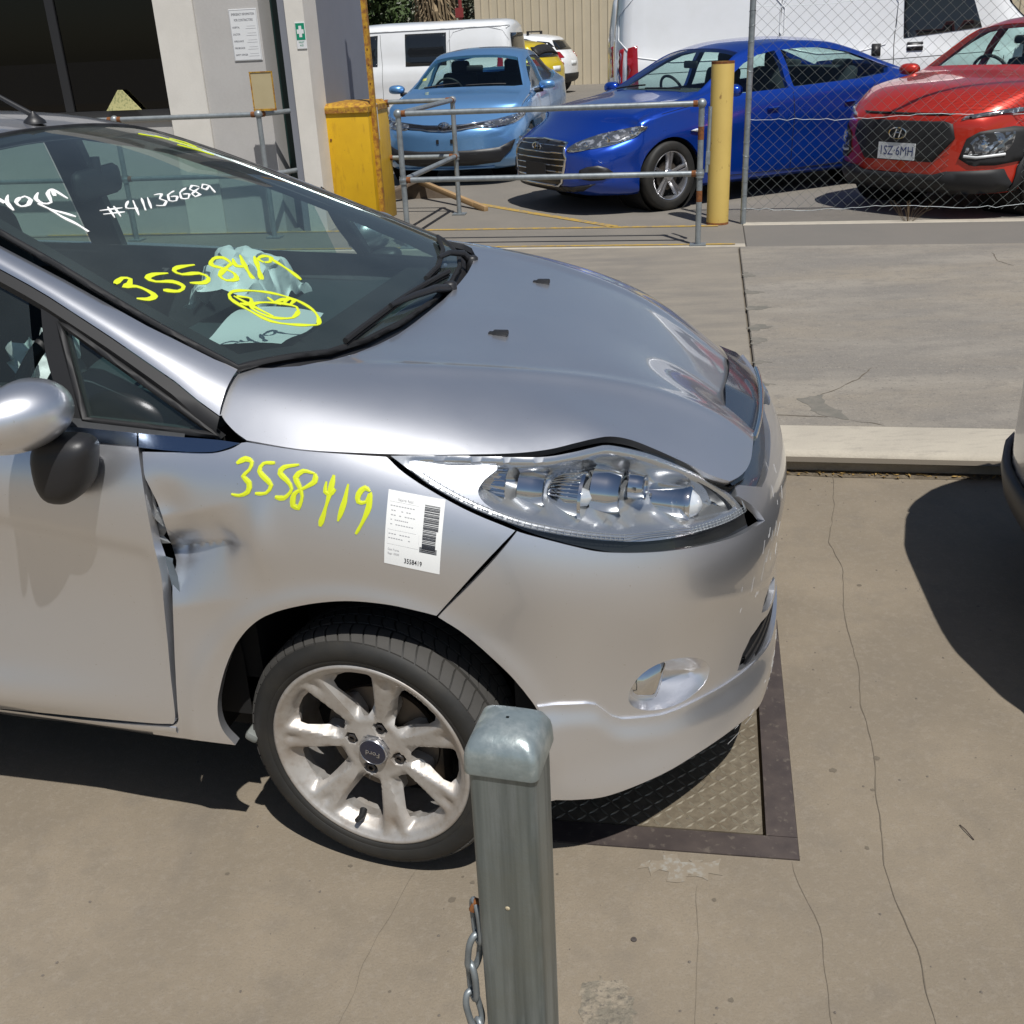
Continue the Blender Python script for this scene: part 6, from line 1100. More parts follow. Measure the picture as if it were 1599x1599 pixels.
while y0 < .72:
    t = rnd.choice([.004,.006,.009,.012]); bar(.66,y0,.93 if y0 < .42 else .90,y0+t); y0 += t+rnd.choice([.004,.006,.010])
y0 = .66
while y0 < .73: bar(.62,y0,.93,y0+.005); y0 += .011
m.obj('barcode', INK, label)
m = MB()
for k, (a0, b0, a1) in enumerate([(.06,.18,.5),(.08,.24,.48),(.08,.30,.52),(.08,.36,.40),(.08,.42,.5),(.06,.55,.5),(.06,.61,.46)]):
    for j in range(9):
        if rnd.random() < .8: x = a0+(a1-a0)*j/9; bar(x, b0, x+(a1-a0)/12, b0+.010)
for (a0,b0,a1,b1) in [(.04,.135,.55,.137),(.04,.50,.55,.502),(.04,.70,.6,.702),(.04,.50,.042,.70),(.6,.50,.602,.70)]: bar(a0,b0,a1,b1)
m.obj('fine_print', GREYINK, label)
V_, F_ = text_pts('3558419', .108, .86, 'CENTER', .001)
m = MB(); V_ = np.array(V_); m.add(lab(.52+V_[:, 0], .905-V_[:, 1]*.92, .0018), F_); m.obj('label_number', INK, label)
for s_, x_, y_2, sz in (('Repairer Retail',.32,.10,.050),('Case: Frames',.06,.775,.042),('Rego: 103000',.06,.835,.042)):
    V_, F_ = text_pts(s_, sz, .9, 'CENTER' if x_ > .2 else 'LEFT'); V_ = np.array(V_); m = MB(); m.add(lab(x_+V_[:, 0], y_2-V_[:, 1], .0018), F_); m.obj('fine_print', GREYINK, label)
# ---------------------------------------------------------------- parked vehicles behind (car frame: x forward from the front axle, y left)
def densify(P, n):
    P = np.asarray(P, float); k = np.concatenate([[0], np.cumsum(np.hypot(*np.diff(P, axis=0).T))]); out = []
    S = spl_mat(k)
    for i in range(len(P)-1):
        for j in range(n): out.append(k[i]+(k[i+1]-k[i])*j/n)
    out.append(k[-1]); q = np.array(out)
    a = np.stack([spl_eval(k, P[:, 0], q, S), spl_eval(k, P[:, 1], q, S)], -1); return a
def pch(k, V, q):
    """monotone cubic interpolation"""
    k = np.asarray(k, float); V = np.asarray(V, float); h = np.diff(k); d = np.diff(V)/h; m = np.zeros(len(k)); m[0] = d[0]; m[-1] = d[-1]
    for i in range(1, len(k)-1):
        if d[i-1]*d[i] > 0: w1, w2 = 2*h[i]+h[i-1], h[i]+2*h[i-1]; m[i] = (w1+w2)/(w1/d[i-1]+w2/d[i])
    q = np.clip(q, k[0], k[-1]); i = np.clip(np.searchsorted(k, q, 'right')-1, 0, len(k)-2); t = (q-k[i])/h[i]
    return (2*t**3-3*t**2+1)*V[i]+(t**3-2*t**2+t)*h[i]*m[i]+(-2*t**3+3*t**2)*V[i+1]+(t**3-t**2)*h[i]*m[i+1]
class Body:
    """lofted car body. stations: (x, z_bottom, half_width, z_belt, half_width_top, z_top)"""
    def __init__(s, st, shear=(.25, .5, .78), rear=(.18, .5, .9), crease=.010, rail=.05, plan=.34):
        s.plan = plan
        s.st = np.array(sorted(st)); s.shear = shear; s.rear = rear; s.crease = crease; s.rail = rail
    def ring(s, x, d=0.):
        k = s.st[:, 0]; zb, w, zs, wr, zr = [float(pch(k, s.st[:, i], np.array([x]))[0]) for i in range(1, 6)]
        zb += d; w -= d; zr -= d; wr -= d; zs -= d*.5; H = zs-zb; r = min(s.rail, max(.012, (zr-zs)*.35)); up = max(zr-zs, .02)
        P = [(0,zb),(w*.55,zb),(w*.86,zb+.01),(w-.035,zb+.05),(w-.012,zb+.12*H/.6),(w-.008,zb+.30*H),(w-.012,zb+.52*H),(w,zb+.70*H),(w-.004,zb+.76*H),(w-.018,zb+.90*H),(w-.045,zs)]
        P += [(w-.055-(w-.055-wr)*.12, zs+up*.10),((w-.055)*.45+wr*.55+.012, zs+up*.52),(wr+.006, zr-r*1.05),(wr-.022, zr-r*.42),(wr-.075, zr-r*.05),(wr*.62, zr+.012+r*.25),(wr*.30, zr+.02+r*.38),(0, zr+.022+r*.42)]
        return densify(P, 2)
    def deform(s, P):
        x0, x1 = s.st[0, 0], s.st[-1, 0]; x = P[:, 0].copy(); z = P[:, 2]
        f = sstep(x1-.55, x1, x); P[:, 0] -= f*s.shear[0]*sstep(s.shear[1], s.shear[2], z); P[:, 0] -= f*.05*sstep(.32, .18, z)
        g = sstep(x0+.5, x0, x); P[:, 0] += g*s.rear[0]*sstep(s.rear[1], s.rear[2], z); P[:, 0] += g*.05*sstep(.34, .2, z)
        # round the ends in plan
        for xe, sg in ((x1, -1), (x0, 1)):
            t = sstep(.75, 0, np.abs(x-xe)); P[:, 0] += sg*t*s.plan*(np.abs(P[:, 1])/.9)**3.2
        return P
    def build(s, d=0., nx=64):
        k = s.st[:, 0]; xs = np.unique(np.concatenate([np.linspace(k[0]+d, k[-1]-d, nx), np.clip(k, k[0]+d, k[-1]-d)])); rings = []
        for i, x in enumerate(xs):
            h = s.ring(x, d); full = np.concatenate([h, (h*[-1, 1])[1:-1][::-1]]); rings.append(np.concatenate([np.full((len(full), 1), x), full], 1))
        def capr(r, sg):
            c = np.array([r[:, 0].mean(), 0, (r[:, 2].min()+r[:, 2].max())/2]); return [np.stack([r[:, 0]+sg*e, r[:, 1]*q, c[2]+(r[:, 2]-c[2])*q], -1) for q, e in ((.97,.010),(.90,.020),(.75,.028),(.5,.034),(.2,.036))]
        a = capr(rings[0], -1)[::-1]; b = capr(rings[-1], 1); rings = a+rings+b; n = len(rings[0])
        V = s.deform(np.concatenate(rings)); F_ = [(i*n+j, i*n+(j+1) % n, (i+1)*n+(j+1) % n, (i+1)*n+j) for i in range(len(rings)-1) for j in range(n)]
        F_ += [tuple(range(n))[::-1], tuple((len(rings)-1)*n+j for j in range(n))]
        bm = bmesh.new(); vs = [bm.verts.new(p) for p in V]; [bm.faces.new([vs[i] for i in f]) for f in F_]; bmesh.ops.recalc_face_normals(bm, faces=bm.faces[:])
        me = bpy.data.meshes.new('body'); bm.to_mesh(me); bm.free(); return me
def tmp_obj(me): o = bpy.data.objects.new('tmp', me); COL.objects.link(o); return o
def boolean(o, cut, op='DIFFERENCE'):
    for solver in ('MANIFOLD', 'EXACT'):
        try:
            m = o.modifiers.new('b', 'BOOLEAN'); m.operation = op; m.object = cut; m.solver = solver; break
        except TypeError: o.modifiers.remove(m)
    dg = bpy.context.evaluated_depsgraph_get(); me = bpy.data.meshes.new_from_object(o.evaluated_get(dg)); o.modifiers.clear(); o.data = me; return o
def prism_obj(poly, a, b, axis):
    M = {'y': mat_from_axes((0,0,0), (1,0,0), (0,0,1), (0,-1,0)), 'z': Matrix(), 'x': mat_from_axes((0,0,0), (0,1,0), (0,0,1), (1,0,0))}[axis]
    bm = bmesh.new(); n = len(poly); vs = [bm.verts.new(M @ Vector((p[0], p[1], h))) for h in (a, b) for p in poly]
    bm.faces.new(vs[:n]); bm.faces.new(vs[n:]); [bm.faces.new([vs[k], vs[(k+1) % n], vs[n+(k+1) % n], vs[n+k]]) for k in range(n)]; bmesh.ops.recalc_face_normals(bm, faces=bm.faces[:])
    me = bpy.data.meshes.new('prism'); bm.to_mesh(me); bm.free(); return tmp_obj(me)
def rm(*os):
    for o in os: bpy.data.objects.remove(o)
class Vehicle:
    def __init__(s, name, label, cat, pos, yaw, body, paint, side_win=(), screens=(), arches=(), ar=.35, group=None, hollow=True, glassm=None, z0=KH, sc=1.):
        s.root = empty(name, (pos[0], pos[1], z0), yaw, label, cat, group); s.root.scale = (sc, sc, sc); s.b = body; s.paint = paint
        outer = tmp_obj(body.build())
        s.bvh = BVHTree.FromPolygons([v.co.copy() for v in outer.data.vertices], [tuple(p.vertices) for p in outer.data.polygons])
        s.win = []
        if hollow:
            inner = tmp_obj(body.build(.035)); boolean(outer, inner); rm(inner)
        g0 = tmp_obj(body.build(.006)) if hollow else None; g1 = tmp_obj(body.build(.011)) if hollow else None
        if hollow: boolean(g0, g1); rm(g1)
        for kind, poly in [('side_window', p) for p in side_win]+[('windscreen' if k == 0 else 'rear_window', p) for k, p in enumerate(screens)]:
            sides = ((.2, 1.4), (-1.4, -.2)) if kind == 'side_window' else ((.85, 2.2),)
            for a, b in sides:
                c = prism_obj(poly, a, b, 'y' if kind == 'side_window' else 'z')
                if hollow:
                    boolean(outer, c); g = tmp_obj(g0.data.copy()); boolean(g, c, 'INTERSECT')
                    g.name = kind; g.data.name = kind; g.data.materials.clear(); g.data.materials.append(glassm or GLASSC); g.data.polygons.foreach_set('use_smooth', [True]*len(g.data.polygons)); g.data.set_sharp_from_angle(angle=R(30)); g.parent = s.root; s.win.append(g)
                rm(c)
        for xa, za in arches:
            cy = [(xa+ar*math.cos(t), za+ar*math.sin(t)) for t in np.linspace(0, 2*PI, 41)[:-1]]
            for a, b in ((.45, 1.3), (-1.3, -.45)): c = prism_obj(cy, a, b, 'y'); boolean(outer, c); rm(c)
            for sd in (1, -1):
                m = MB(); m.lathe([(ar-.002,0),(ar-.002,.42),(.001,.42)], mat_from_axes((xa, (body.st[:,2].max()-.05)*sd, za), (1,0,0), (0,0,1), (0,-sd,0)), 36); m.obj('wheel_arch_liner', DARKIN, s.root, 60)
        if g0: rm(g0)
        outer.name = 'body'; outer.data.name = 'body'; outer.data.materials.clear(); outer.data.materials.append(paint)
        outer.data.polygons.foreach_set('use_smooth', [True]*len(outer.data.polygons)); outer.data.set_sharp_from_angle(angle=R(32)); outer.parent = s.root; s.outer = outer
    def on(s, ax, sg=1, lift=0.):
        """surface function: project (a, b) onto the body along an axis"""
        def fn(a, b):
            a, b = np.broadcast_arrays(np.atleast_1d(a), np.atleast_1d(b)); out = []
            for p, q in zip(a, b):
                o, d = {'x': ((3.*sg, p, q), (-sg,0,0)), 'y': ((p, 3.*sg, q), (0,-sg,0)), 'z': ((p, q, 4.), (0,0,-1))}[ax]
                if ax == 'x' and sg < 0: o = (-7., p, q)
                h = s.bvh.ray_cast(Vector(o), Vector(d)); r = h[0]
                if r is None:
                    h = s.bvh.find_nearest(Vector(o)+Vector(d)*(2.2 if ax != 'z' else 3)); r = h[0]
                nn = h[1]; nn = nn if nn.dot(Vector(d)) < 0 else -nn; out.append(tuple(r+nn*lift))
            return np.array(out)
        return fn
    def stick(s, name, ax, sg, poly, mat, lift=.003, h=.04, flange=.02, parent=None, both=False, smooth=0, holes=(), label=None):
        res = []
        for m_ in ((1, -1) if both else (1,)):
            if ax == 'x': P = [(a*m_, b) for a, b in poly]; H = [[(a*m_, b) for a, b in q] for q in holes]; sgn = sg
            elif ax == 'y': P = poly; H = holes; sgn = sg*m_
            else: P = [(a, b*m_) for a, b in poly]; H = [[(a, b*m_) for a, b in q] for q in holes]; sgn = sg
            if smooth: P = smooth_poly(P, smooth)
            o = surf_mesh(name, s.on(ax, sgn, lift), P, mat, parent or s.root, holes=H, h=h, flange=0)
            # orient outwards and give it a folded rim by solidifying
            md = o.modifiers.new('rim', 'SOLIDIFY'); md.thickness = flange; md.offset = 0
            res.append(o)
        return res
    def bar(s, name, ax, sg, pts, r, mat, lift=.006, parent=None, both=False, n=6, flat=1.):
        for m_ in ((1, -1) if both else (1,)):
            L_ = np.array(resample(pts, .05, False))
            if ax == 'x': P = s.on('x', sg, lift)(L_[:, 0]*m_, L_[:, 1])
            elif ax == 'y': P = s.on('y', sg*m_, lift)(L_[:, 0], L_[:, 1])
            else: P = s.on('z', 1, lift)(L_[:, 0], L_[:, 1]*m_)
            m = MB(); m.tube(P, r, n); m.obj(name, mat, parent or s.root, 60)
    def seams(s, lines, parent=None):
        """dark panel gaps following the body side"""
        for ln in lines:
            for sg in (1, -1):
                L_ = np.array(resample(ln, .04, False)); P = s.on('y', sg, .0012)(L_[:, 0], L_[:, 1]); T = np.gradient(P, axis=0); T /= np.linalg.norm(T, axis=1)[:, None]; S_ = np.cross(T, [0, sg, 0.]); S_ /= np.linalg.norm(S_, axis=1)[:, None]
                m = MB(); m.grid(np.stack([P+S_*.004, P-S_*.004])); m.obj('panel_gap', DARKIN, parent or s.outer)
    def mirror(s, x, z, w, paint=None, yoff=.10):
        for sd in (1, -1):
            bm = bmesh.new(); bmesh.ops.create_uvsphere(bm, u_segments=24, v_segments=14, radius=1)
            for v in bm.verts: a = v.co; pw_ = lambda t: math.copysign(abs(t)**.75, t); v.co = ((.080 if a.x > 0 else .035)*a.x*(1-.2*abs(a.y)), pw_(a.y)*.105, pw_(a.z)*(.060 if a.z > 0 else .048))
            me = bpy.data.meshes.new('door_mirror'); bm.to_mesh(me); bm.free(); me.materials.append(paint or s.paint); me.polygons.foreach_set('use_smooth', [True]*len(me.polygons))
            o = link(bpy.data.objects.new('door_mirror', me), s.root); o.location = (x, (w+yoff)*sd, z)
            m = MB(); m.tube([(0.01,-.16*sd,-.065),(0,-.05*sd,-.05)], [.03,.028], 8); m.obj('mirror_foot', BLACKP, o, 60); g = MB(); g.lathe([(.001,0),(1,0)], mat_from_axes((-.034,0,.005), (0,.10,0), (0,0,.055), (-.002,0,0)), 20); g.obj('mirror_glass', CHROME, o, 60)
    def cabin(s, xd, zd, xs, w, rear=-2.2):
        m = MB(); m.box((xd-.28, 0, zd-.10), (.62, w*1.7, .26), bev=.06); m.obj('dashboard', TRIMIN, s.root, 40); m = MB(); m.box((xs-.5,0,.30), (2.6, w*1.7, .05)); m.obj('cabin_floor', DARKIN, s.root)
        for y in (.37,-.37):
            m = MB(); m.box((xs,y,.55), (.5,.5,.16), bev=.05); m.box((xs-.30,y,.88), (.14,.48,.62), bev=.06, M=Matrix.Rotation(-.2,4,'Y')); se = m.obj('seat', SEATF, s.root, 60); m = MB(); m.box((xs-.40,y,1.24), (.10,.26,.18), bev=.045); m.obj('headrest', SEATF, se, 60)
        m = MB(); m.box((rear,0,.58), (.5,1.2,.16), bev=.05); m.box((rear-.26,0,.88), (.14,1.2,.56), bev=.05, M=Matrix.Rotation(-.3,4,'Y')); rs_ = m.obj('rear_seat', SEATF, s.root, 60)
        for y in (.38,-.38): m = MB(); m.box((rear-.36,y,1.15), (.09,.24,.12), bev=.03); m.obj('headrest', SEATF, rs_, 60)
        m = MB(); M = mat_from_axes((xd-.52,-.37,zd-.02), (0,1,0), (.42,0,.9), (-.9,0,.42)); m.tube([M @ Vector((.185*math.cos(a), .185*math.sin(a), 0)) for a in np.linspace(0, 2*PI, 36)[:-1]], .015, 8, closed=True); m.tube([M @ Vector((-.17,0,0)), M @ Vector((.17,0,0))], .016, 6); m.tube([M @ Vector((0,0,0)), (xd-.25,-.37,zd-.1)], .03, 8); m.obj('steering_wheel', RUBBER, s.root, 60)
    def wheels(s, proto, xs, y, z, rots=(0, 0)):
        for k, x in enumerate(xs):
            for sd in (1, -1):
                o = proto if not getattr(s, '_pu', None) and proto.parent is None else copy_tree(proto, s.root); o.parent = s.root; o.matrix_local = Matrix.Translation((x, y*sd, z)) @ Matrix.Rotation(rots[k], 4, 'Z') @ (mat_from_axes((0,0,0), (-1,0,0), (0,0,1), (0,1,0)) if sd == 1 else mat_from_axes((0,0,0), (1,0,0), (0,0,1), (0,-1,0))); s._pu = 1
GLASSC = glass('car_glass', (.86,.94,.925), 0, 1.42); GLASSP = glass('privacy_glass', (.10,.13,.13), 0, 1.5)
def wheel_simple(R_, rr, n, style, alloy, wdt=.205):
    """wheel with local z outwards: tyre, rim, n spokes (style: width at hub, width at tip, twin gap)"""
    rim = MB(); rim.lathe([(rr,-.004),(rr+.006,0),(rr+.010,-.006),(rr+.004,-.02)], None, 48); rim.lathe([(rr,-.004),(rr-.012,-.03),(rr-.015,-.14)], None, 40); rim.lathe([(.06,-.032),(.055,-.024),(.03,-.02),(.001,-.019)], None, 24); o = rim.obj('wheel', alloy, None, 50)
    w0, w1, gap = style
    for k in range(n):
        a0 = 2*PI*k/n+.3
        for g in ((-1, 1) if gap else (0,)):
            m = MB(); V = []
            for r, w_, h in ((.045,w0,-.026),(rr*.45,w0*.8,-.022),(rr*.8,w1*.9,-.012),(rr*.985,w1,-.007)):
                off = g*gap*(.35+.65*r/rr)
                for dy, dh in ((-w_/2,-.014),(-w_*.28,0),(w_*.28,0),(w_/2,-.014)): V.append((r*math.cos(a0)-(off+dy)*math.sin(a0), r*math.sin(a0)+(off+dy)*math.cos(a0), h+dh))
            m.add(V, [(i*4+j, (i+1)*4+j, (i+1)*4+j+1, i*4+j+1) for i in range(3) for j in range(3)]); m.add([(p[0],p[1],p[2]-.02) for p in V], [(i*4+j, i*4+j+1, (i+1)*4+j+1, (i+1)*4+j) for i in range(3) for j in range(3)]); m.obj('spoke', alloy, o, 40)
    t = MB(); t.lathe([(rr+.006,-.010),(rr+.010,-.001),(rr+.03,.006),(R_-.03,.006),(R_-.012,-.004),(R_-.003,-.02),(R_,-.05),(R_,-wdt+.05),(R_-.006,-wdt+.02),(R_-.03,-wdt),(rr+.006,-wdt+.01)], None, 72); t.obj('tyre', TYRE, o, 50)
    d = MB(); d.lathe([(.05,-.06),(.13,-.06),(.13,-.075)], None, 32); d.obj('brake_disc', BRAKE, o, 50); b = MB(); b.lathe([(rr-.01,-.13),(.001,-.14)], None, 32); b.obj('brake_backplate', DARKIN, o, 50)
    return o
HLAMP = mk('headlamp_inside', (.20,.21,.225), .12, .75, 1., .01, noise=[(20, (.85,.86,.88), .9, .52, .60)])
def headlight(v, poly, dots, lid=True, fr=CHROME):
    """lamp lens laid on the nose with projector eyes behind a clear rim"""
    for m_, o in zip((1, -1), v.stick('headlamp', 'x', 1, poly, HLAMP, lift=.004, h=.03, both=True, smooth=3)):
        for (y, z, r) in dots:
            p = v.on('x', 1, .004)([y*m_], [z])[0]; m = MB(); M = mat_from_axes(p, (0,1,0), (0,0,1), (1,0,0)); m.lathe([(r*1.15,-.01),(r*1.1,.006),(r*.9,.008),(r*.8,.0),(r*.5,.010),(.001,.016)], M, 20); m.obj('lamp_eye', CHROME, o, 40)
        P = np.array(resample(smooth_poly(poly, 3), .04)); Q = v.on('x', 1, .006)(P[:, 0]*m_, P[:, 1]); m = MB(); m.tube(Q, .004, 5, closed=True); m.obj('lamp_edge', fr, o, 60)
# ---- blue sedan
BLUE = car_paint('deep_blue_paint', (.004,.055,.42), .6, .28, dirt=(.10,.14,.25)); 
SED = [(.90,.22,.74,.55,.62,.66),(.86,.19,.79,.60,.68,.715),(.70,.17,.855,.70,.76,.795),(.40,.16,.885,.80,.80,.875),(.05,.16,.895,.88,.80,.935),(-.22,.16,.90,.92,.79,.975),(-.36,.16,.90,.935,.765,1.01),(-.70,.16,.90,.95,.68,1.185),(-1.0,.16,.90,.965,.605,1.335),(-1.3,.16,.90,.975,.59,1.40),(-1.7,.16,.90,.985,.585,1.42),(-2.15,.16,.90,1.0,.58,1.395),(-2.55,.17,.90,1.015,.585,1.31),(-2.95,.19,.895,1.03,.63,1.175),(-3.25,.21,.88,1.035,.68,1.085),(-3.5,.24,.85,1.03,.70,1.055),(-3.66,.28,.80,.98,.68,1.04),(-3.72,.32,.76,.9,.62,.98)]
SWIN = [smooth_poly([(-.52,.985),(-1.05,1.275),(-1.35,1.345),(-1.36,1.0)], 3)[:0] or [(-.50,.975),(-.75,1.11),(-1.0,1.235),(-1.2,1.305),(-1.42,1.335),(-1.43,1.0)], [(-1.50,1.005),(-1.49,1.335),(-1.75,1.345),(-2.05,1.335),(-2.4,1.28),(-2.7,1.19),(-2.86,1.12),(-2.80,1.07),(-2.4,1.035)]]
def screen(x0, x1, w0, w1, bow=.05): return [(x0+bow,0),(x0+bow*.75,-w0*.45),(x0,-w0*.85),(x0-.05,-w0),(x1,-w1),(x1+bow*.3,-w1*.5),(x1+bow*.4,0),(x1+bow*.3,w1*.5),(x1,w1),(x0-.05,w0),(x0,w0*.85),(x0+bow*.75,w0*.45)]
ela = Vehicle('parked_car', 'deep blue sedan with a chrome hexagonal grille parked behind the pipe railing', 'car', (1.171,10.458), -2.659, Body(SED, (.22,.55,.80)), BLUE, SWIN, [screen(-.36,-1.02,.72,.545), screen(-3.02,-2.45,.56,.52,-.03)], [(0,.31),(-2.70,.31)], .352, sc=.953)
ela.cabin(-.42,.98,-1.25,.80); ela.mirror(-.60,1.02,.90)
ela.wheels(wheel_simple(.316,.212,5,(.030,.034,.022), ALLOYC), (0,-2.70), .885, .316, (R(6), 0))
hexg = [(-.40,.30),(-.46,.52),(-.40,.64),(0,.66),(.40,.64),(.46,.52),(.40,.30),(.34,.27),(-.34,.27)]
g_ = ela.stick('grille', 'x', 1, hexg, mk('grille_black', (.01,.01,.011), .3), lift=.004, h=.05)[0]
ela.bar('grille_surround', 'x', 1, hexg+[hexg[0]], .014, CHROME, .008, g_)
for z in (.34,.395,.45,.505,.56,.615): ela.bar('grille_bar', 'x', 1, [(-.40-.05*min(1,(z-.3)/.2) if z < .52 else -.42,z),(.40+.05*min(1,(z-.3)/.2) if z < .52 else .42,z)], .0085, CHROME, .008, g_)
pl_b = MB(); p = ela.on('x',1,.016)([0],[.40])[0]; pl_b.box(p, (.012,.36,.125)); pl_b.obj('plate_holder', BLACKP, g_)
def badge_h(v, y, z, w, par):
    p = Vector(v.on('x',1,.022)([y],[z])[0]); M = mat_from_axes(p, (0,1,0), (0,0,1), (1,0,0)); m = MB(); m.tube([M @ Vector((w*math.cos(t), w*.52*math.sin(t), 0)) for t in np.linspace(0,2*PI,33)[:-1]], w*.09, 6, closed=True)
    m.tube([M @ Vector((-w*.42,-w*.38,0)), M @ Vector((-w*.15,w*.42,0))], w*.09, 6); m.tube([M @ Vector((w*.15,-w*.42,0)), M @ Vector((w*.42,w*.38,0))], w*.09, 6); m.tube([M @ Vector((-w*.28,0,0)), M @ Vector((0,w*.06,0)), M @ Vector((w*.28,0,0))], w*.09, 6); m.obj('badge', CHROME, par, 60)
badge_h(ela, 0, .585, .075, g_)
headlight(ela, [(.46,.60),(.56,.68),(.70,.735),(.82,.77),(.87,.765),(.85,.70),(.78,.635),(.62,.59),(.50,.575)], [(.60,.625,.028),(.71,.665,.036),(.80,.705,.030)])
ela.stick('fog_lamp_recess', 'x', 1, [(.60,.42),(.74,.46),(.80,.40),(.76,.33),(.62,.34)], BLACKP, lift=.003, h=.04, both=True, smooth=2)
ela.stick('lower_intake', 'x', 1, [(-.60,.235),(-.3,.215),(.3,.215),(.60,.235),(.72,.30),(.5,.265),(-.5,.265),(-.72,.30)], BLACKP, lift=.004, h=.05)
ela.stick('side_repeater', 'y', 1, [(-.20,.70),(-.27,.715),(-.33,.70),(-.28,.685)], mk('clear_repeater', (.6,.62,.64), .15), lift=.006, h=.03, both=True)
ela.seams([[(-.42,.90),(-.44,.60),(-.43,.28)],[(-1.46,.99),(-1.47,.6),(-1.46,.26)],[(-2.55,1.05),(-2.50,.80),(-2.35,.60),(-2.33,.27)],[(.10,.86),(-.15,.90),(-.34,.92)],[(-.44,.26),(-1.4,.245),(-2.3,.25)]])
for x in (-.62,-1.62): 
    ela.bar('door_handle', 'y', 1, [(x-.50,.83),(x-.64,.835)], .013, BLUE, .018, ela.outer, both=True)
ela.stick('tail_lamp', 'y', 1, [(-3.30,.90),(-3.60,.97),(-3.72,.96),(-3.72,.86),(-3.5,.83)], RED, lift=.004, h=.05, both=True)
m = MB(); m.box((-.88,.0,1.235), (.03,.22,.07), bev=.02); m.obj('rear_view_mirror', RUBBER, ela.root, 50)
ela.bar('wiper', 'z', 1, [(-.36,-.55),(-.40,-.1)], .008, RUBBER, .012); ela.bar('wiper', 'z', 1, [(-.33,.0),(-.38,.5)], .008, RUBBER, .012)
# ---- light blue sedan
LBLUE = car_paint('light_blue_paint', (.17,.38,.70), .6, .32, dirt=(.3,.38,.45))
SED2 = [(x, a, b*.985, c, d, e*1.02+.0) for x, a, b, c, d, e in SED]
cor = Vehicle('parked_car', 'light blue sedan parked nose-on behind the railing, with no number plate', 'car', (-.365,12.933), -1.777, Body(SED2, (.20,.60,.85)), LBLUE, [[(a, b*1.02) for a, b in q] for q in SWIN], [screen(-.36,-1.02,.71,.54), screen(-3.02,-2.45,.56,.52,-.03)], [(0,.31),(-2.70,.31)], .352, sc=.935)
cor.cabin(-.42,.99,-1.25,.80); cor.mirror(-.60,1.03,.885)
cor.wheels(wheel_simple(.316,.205,7,(.030,.03,0), ALLOYC), (0,-2.70), .87, .316)
cor.stick('upper_grille', 'x', 1, [(-.50,.655),(-.2,.635),(0,.62),(.2,.635),(.50,.655),(.50,.70),(.2,.685),(0,.68),(-.2,.685),(-.50,.70)], mk('grille_gloss', (.012,.012,.014), .2), lift=.004, h=.04)
cor.bar('chrome_strip', 'x', 1, [(-.80,.735),(-.5,.705),(-.2,.675),(0,.665),(.2,.675),(.5,.705),(.80,.735)], .010, CHROME, .012); cor.bar('chrome_strip', 'x', 1, [(-.55,.665),(-.2,.64),(0,.625),(.2,.64),(.55,.665)], .009, CHROME, .010)
p = Vector(cor.on('x',1,.02)([0],[.655])[0]); m = MB(); M = mat_from_axes(p, (0,1,0), (0,0,1), (1,0,0))
for a_, b_ in ((.075,.052),(.026,.050),(.052,.020)): m.tube([M @ Vector((a_*math.cos(t), b_*math.sin(t)+(.014 if a_ == .052 else 0), 0)) for t in np.linspace(0,2*PI,29)[:-1]], .007, 6, closed=True)
m.obj('badge', CHROME, cor.root, 60)
headlight(cor, [(.46,.65),(.60,.645),(.76,.675),(.84,.73),(.84,.775),(.70,.745),(.55,.715),(.46,.70)], [(.55,.68,.022),(.65,.695,.028),(.76,.72,.026)])
lo = cor.stick('lower_grille', 'x', 1, [(-.62,.27),(-.74,.40),(-.78,.50),(-.62,.43),(-.3,.41),(.3,.41),(.62,.43),(.78,.50),(.74,.40),(.62,.27),(.3,.245),(-.3,.245)], BLACKP, lift=.004, h=.05)[0]
for z in (.285,.325,.365): cor.bar('grille_bar', 'x', 1, [(-.60,z+.01),(-.3,z),(.3,z),(.60,z+.01)], .006, mk('dark_bar', (.06,.065,.07), .25), .008, lo)
for y in (-.085,.085): p = cor.on('x',1,.004)([y],[.515])[0]; m = MB(); m.box(p, (.012,.030,.045)); m.obj('plate_clip', BLACKP, cor.root)
cor.bar('lower_lip', 'x', 1, [(-.55,.215),(0,.20),(.55,.215)], .012, LBLUE, .006)  # body-coloured lip below the lower grille
cor.seams([[(-.42,.92),(-.44,.60),(-.43,.28)],[(-1.46,1.0),(-1.47,.6),(-1.46,.26)],[(-2.55,1.07),(-2.50,.80),(-2.35,.60),(-2.33,.27)],[(.10,.87),(-.15,.91),(-.34,.94)]])
cor.stick('registration_sticker', 'z', 1, [(-.55,-.62),(-.60,-.62),(-.60,-.57),(-.55,-.57)], mk('sticker_yellow', (.5,.5,.1), .6), lift=.002, h=.03, flange=.002)
m = MB(); m.box((-.88,.0,1.25), (.03,.22,.07), bev=.02); m.obj('rear_view_mirror', RUBBER, cor.root, 50)
cor.bar('wiper', 'z', 1, [(-.36,-.55),(-.40,-.1)], .008, RUBBER, .012); cor.bar('wiper', 'z', 1, [(-.33,.0),(-.38,.5)], .008, RUBBER, .012)
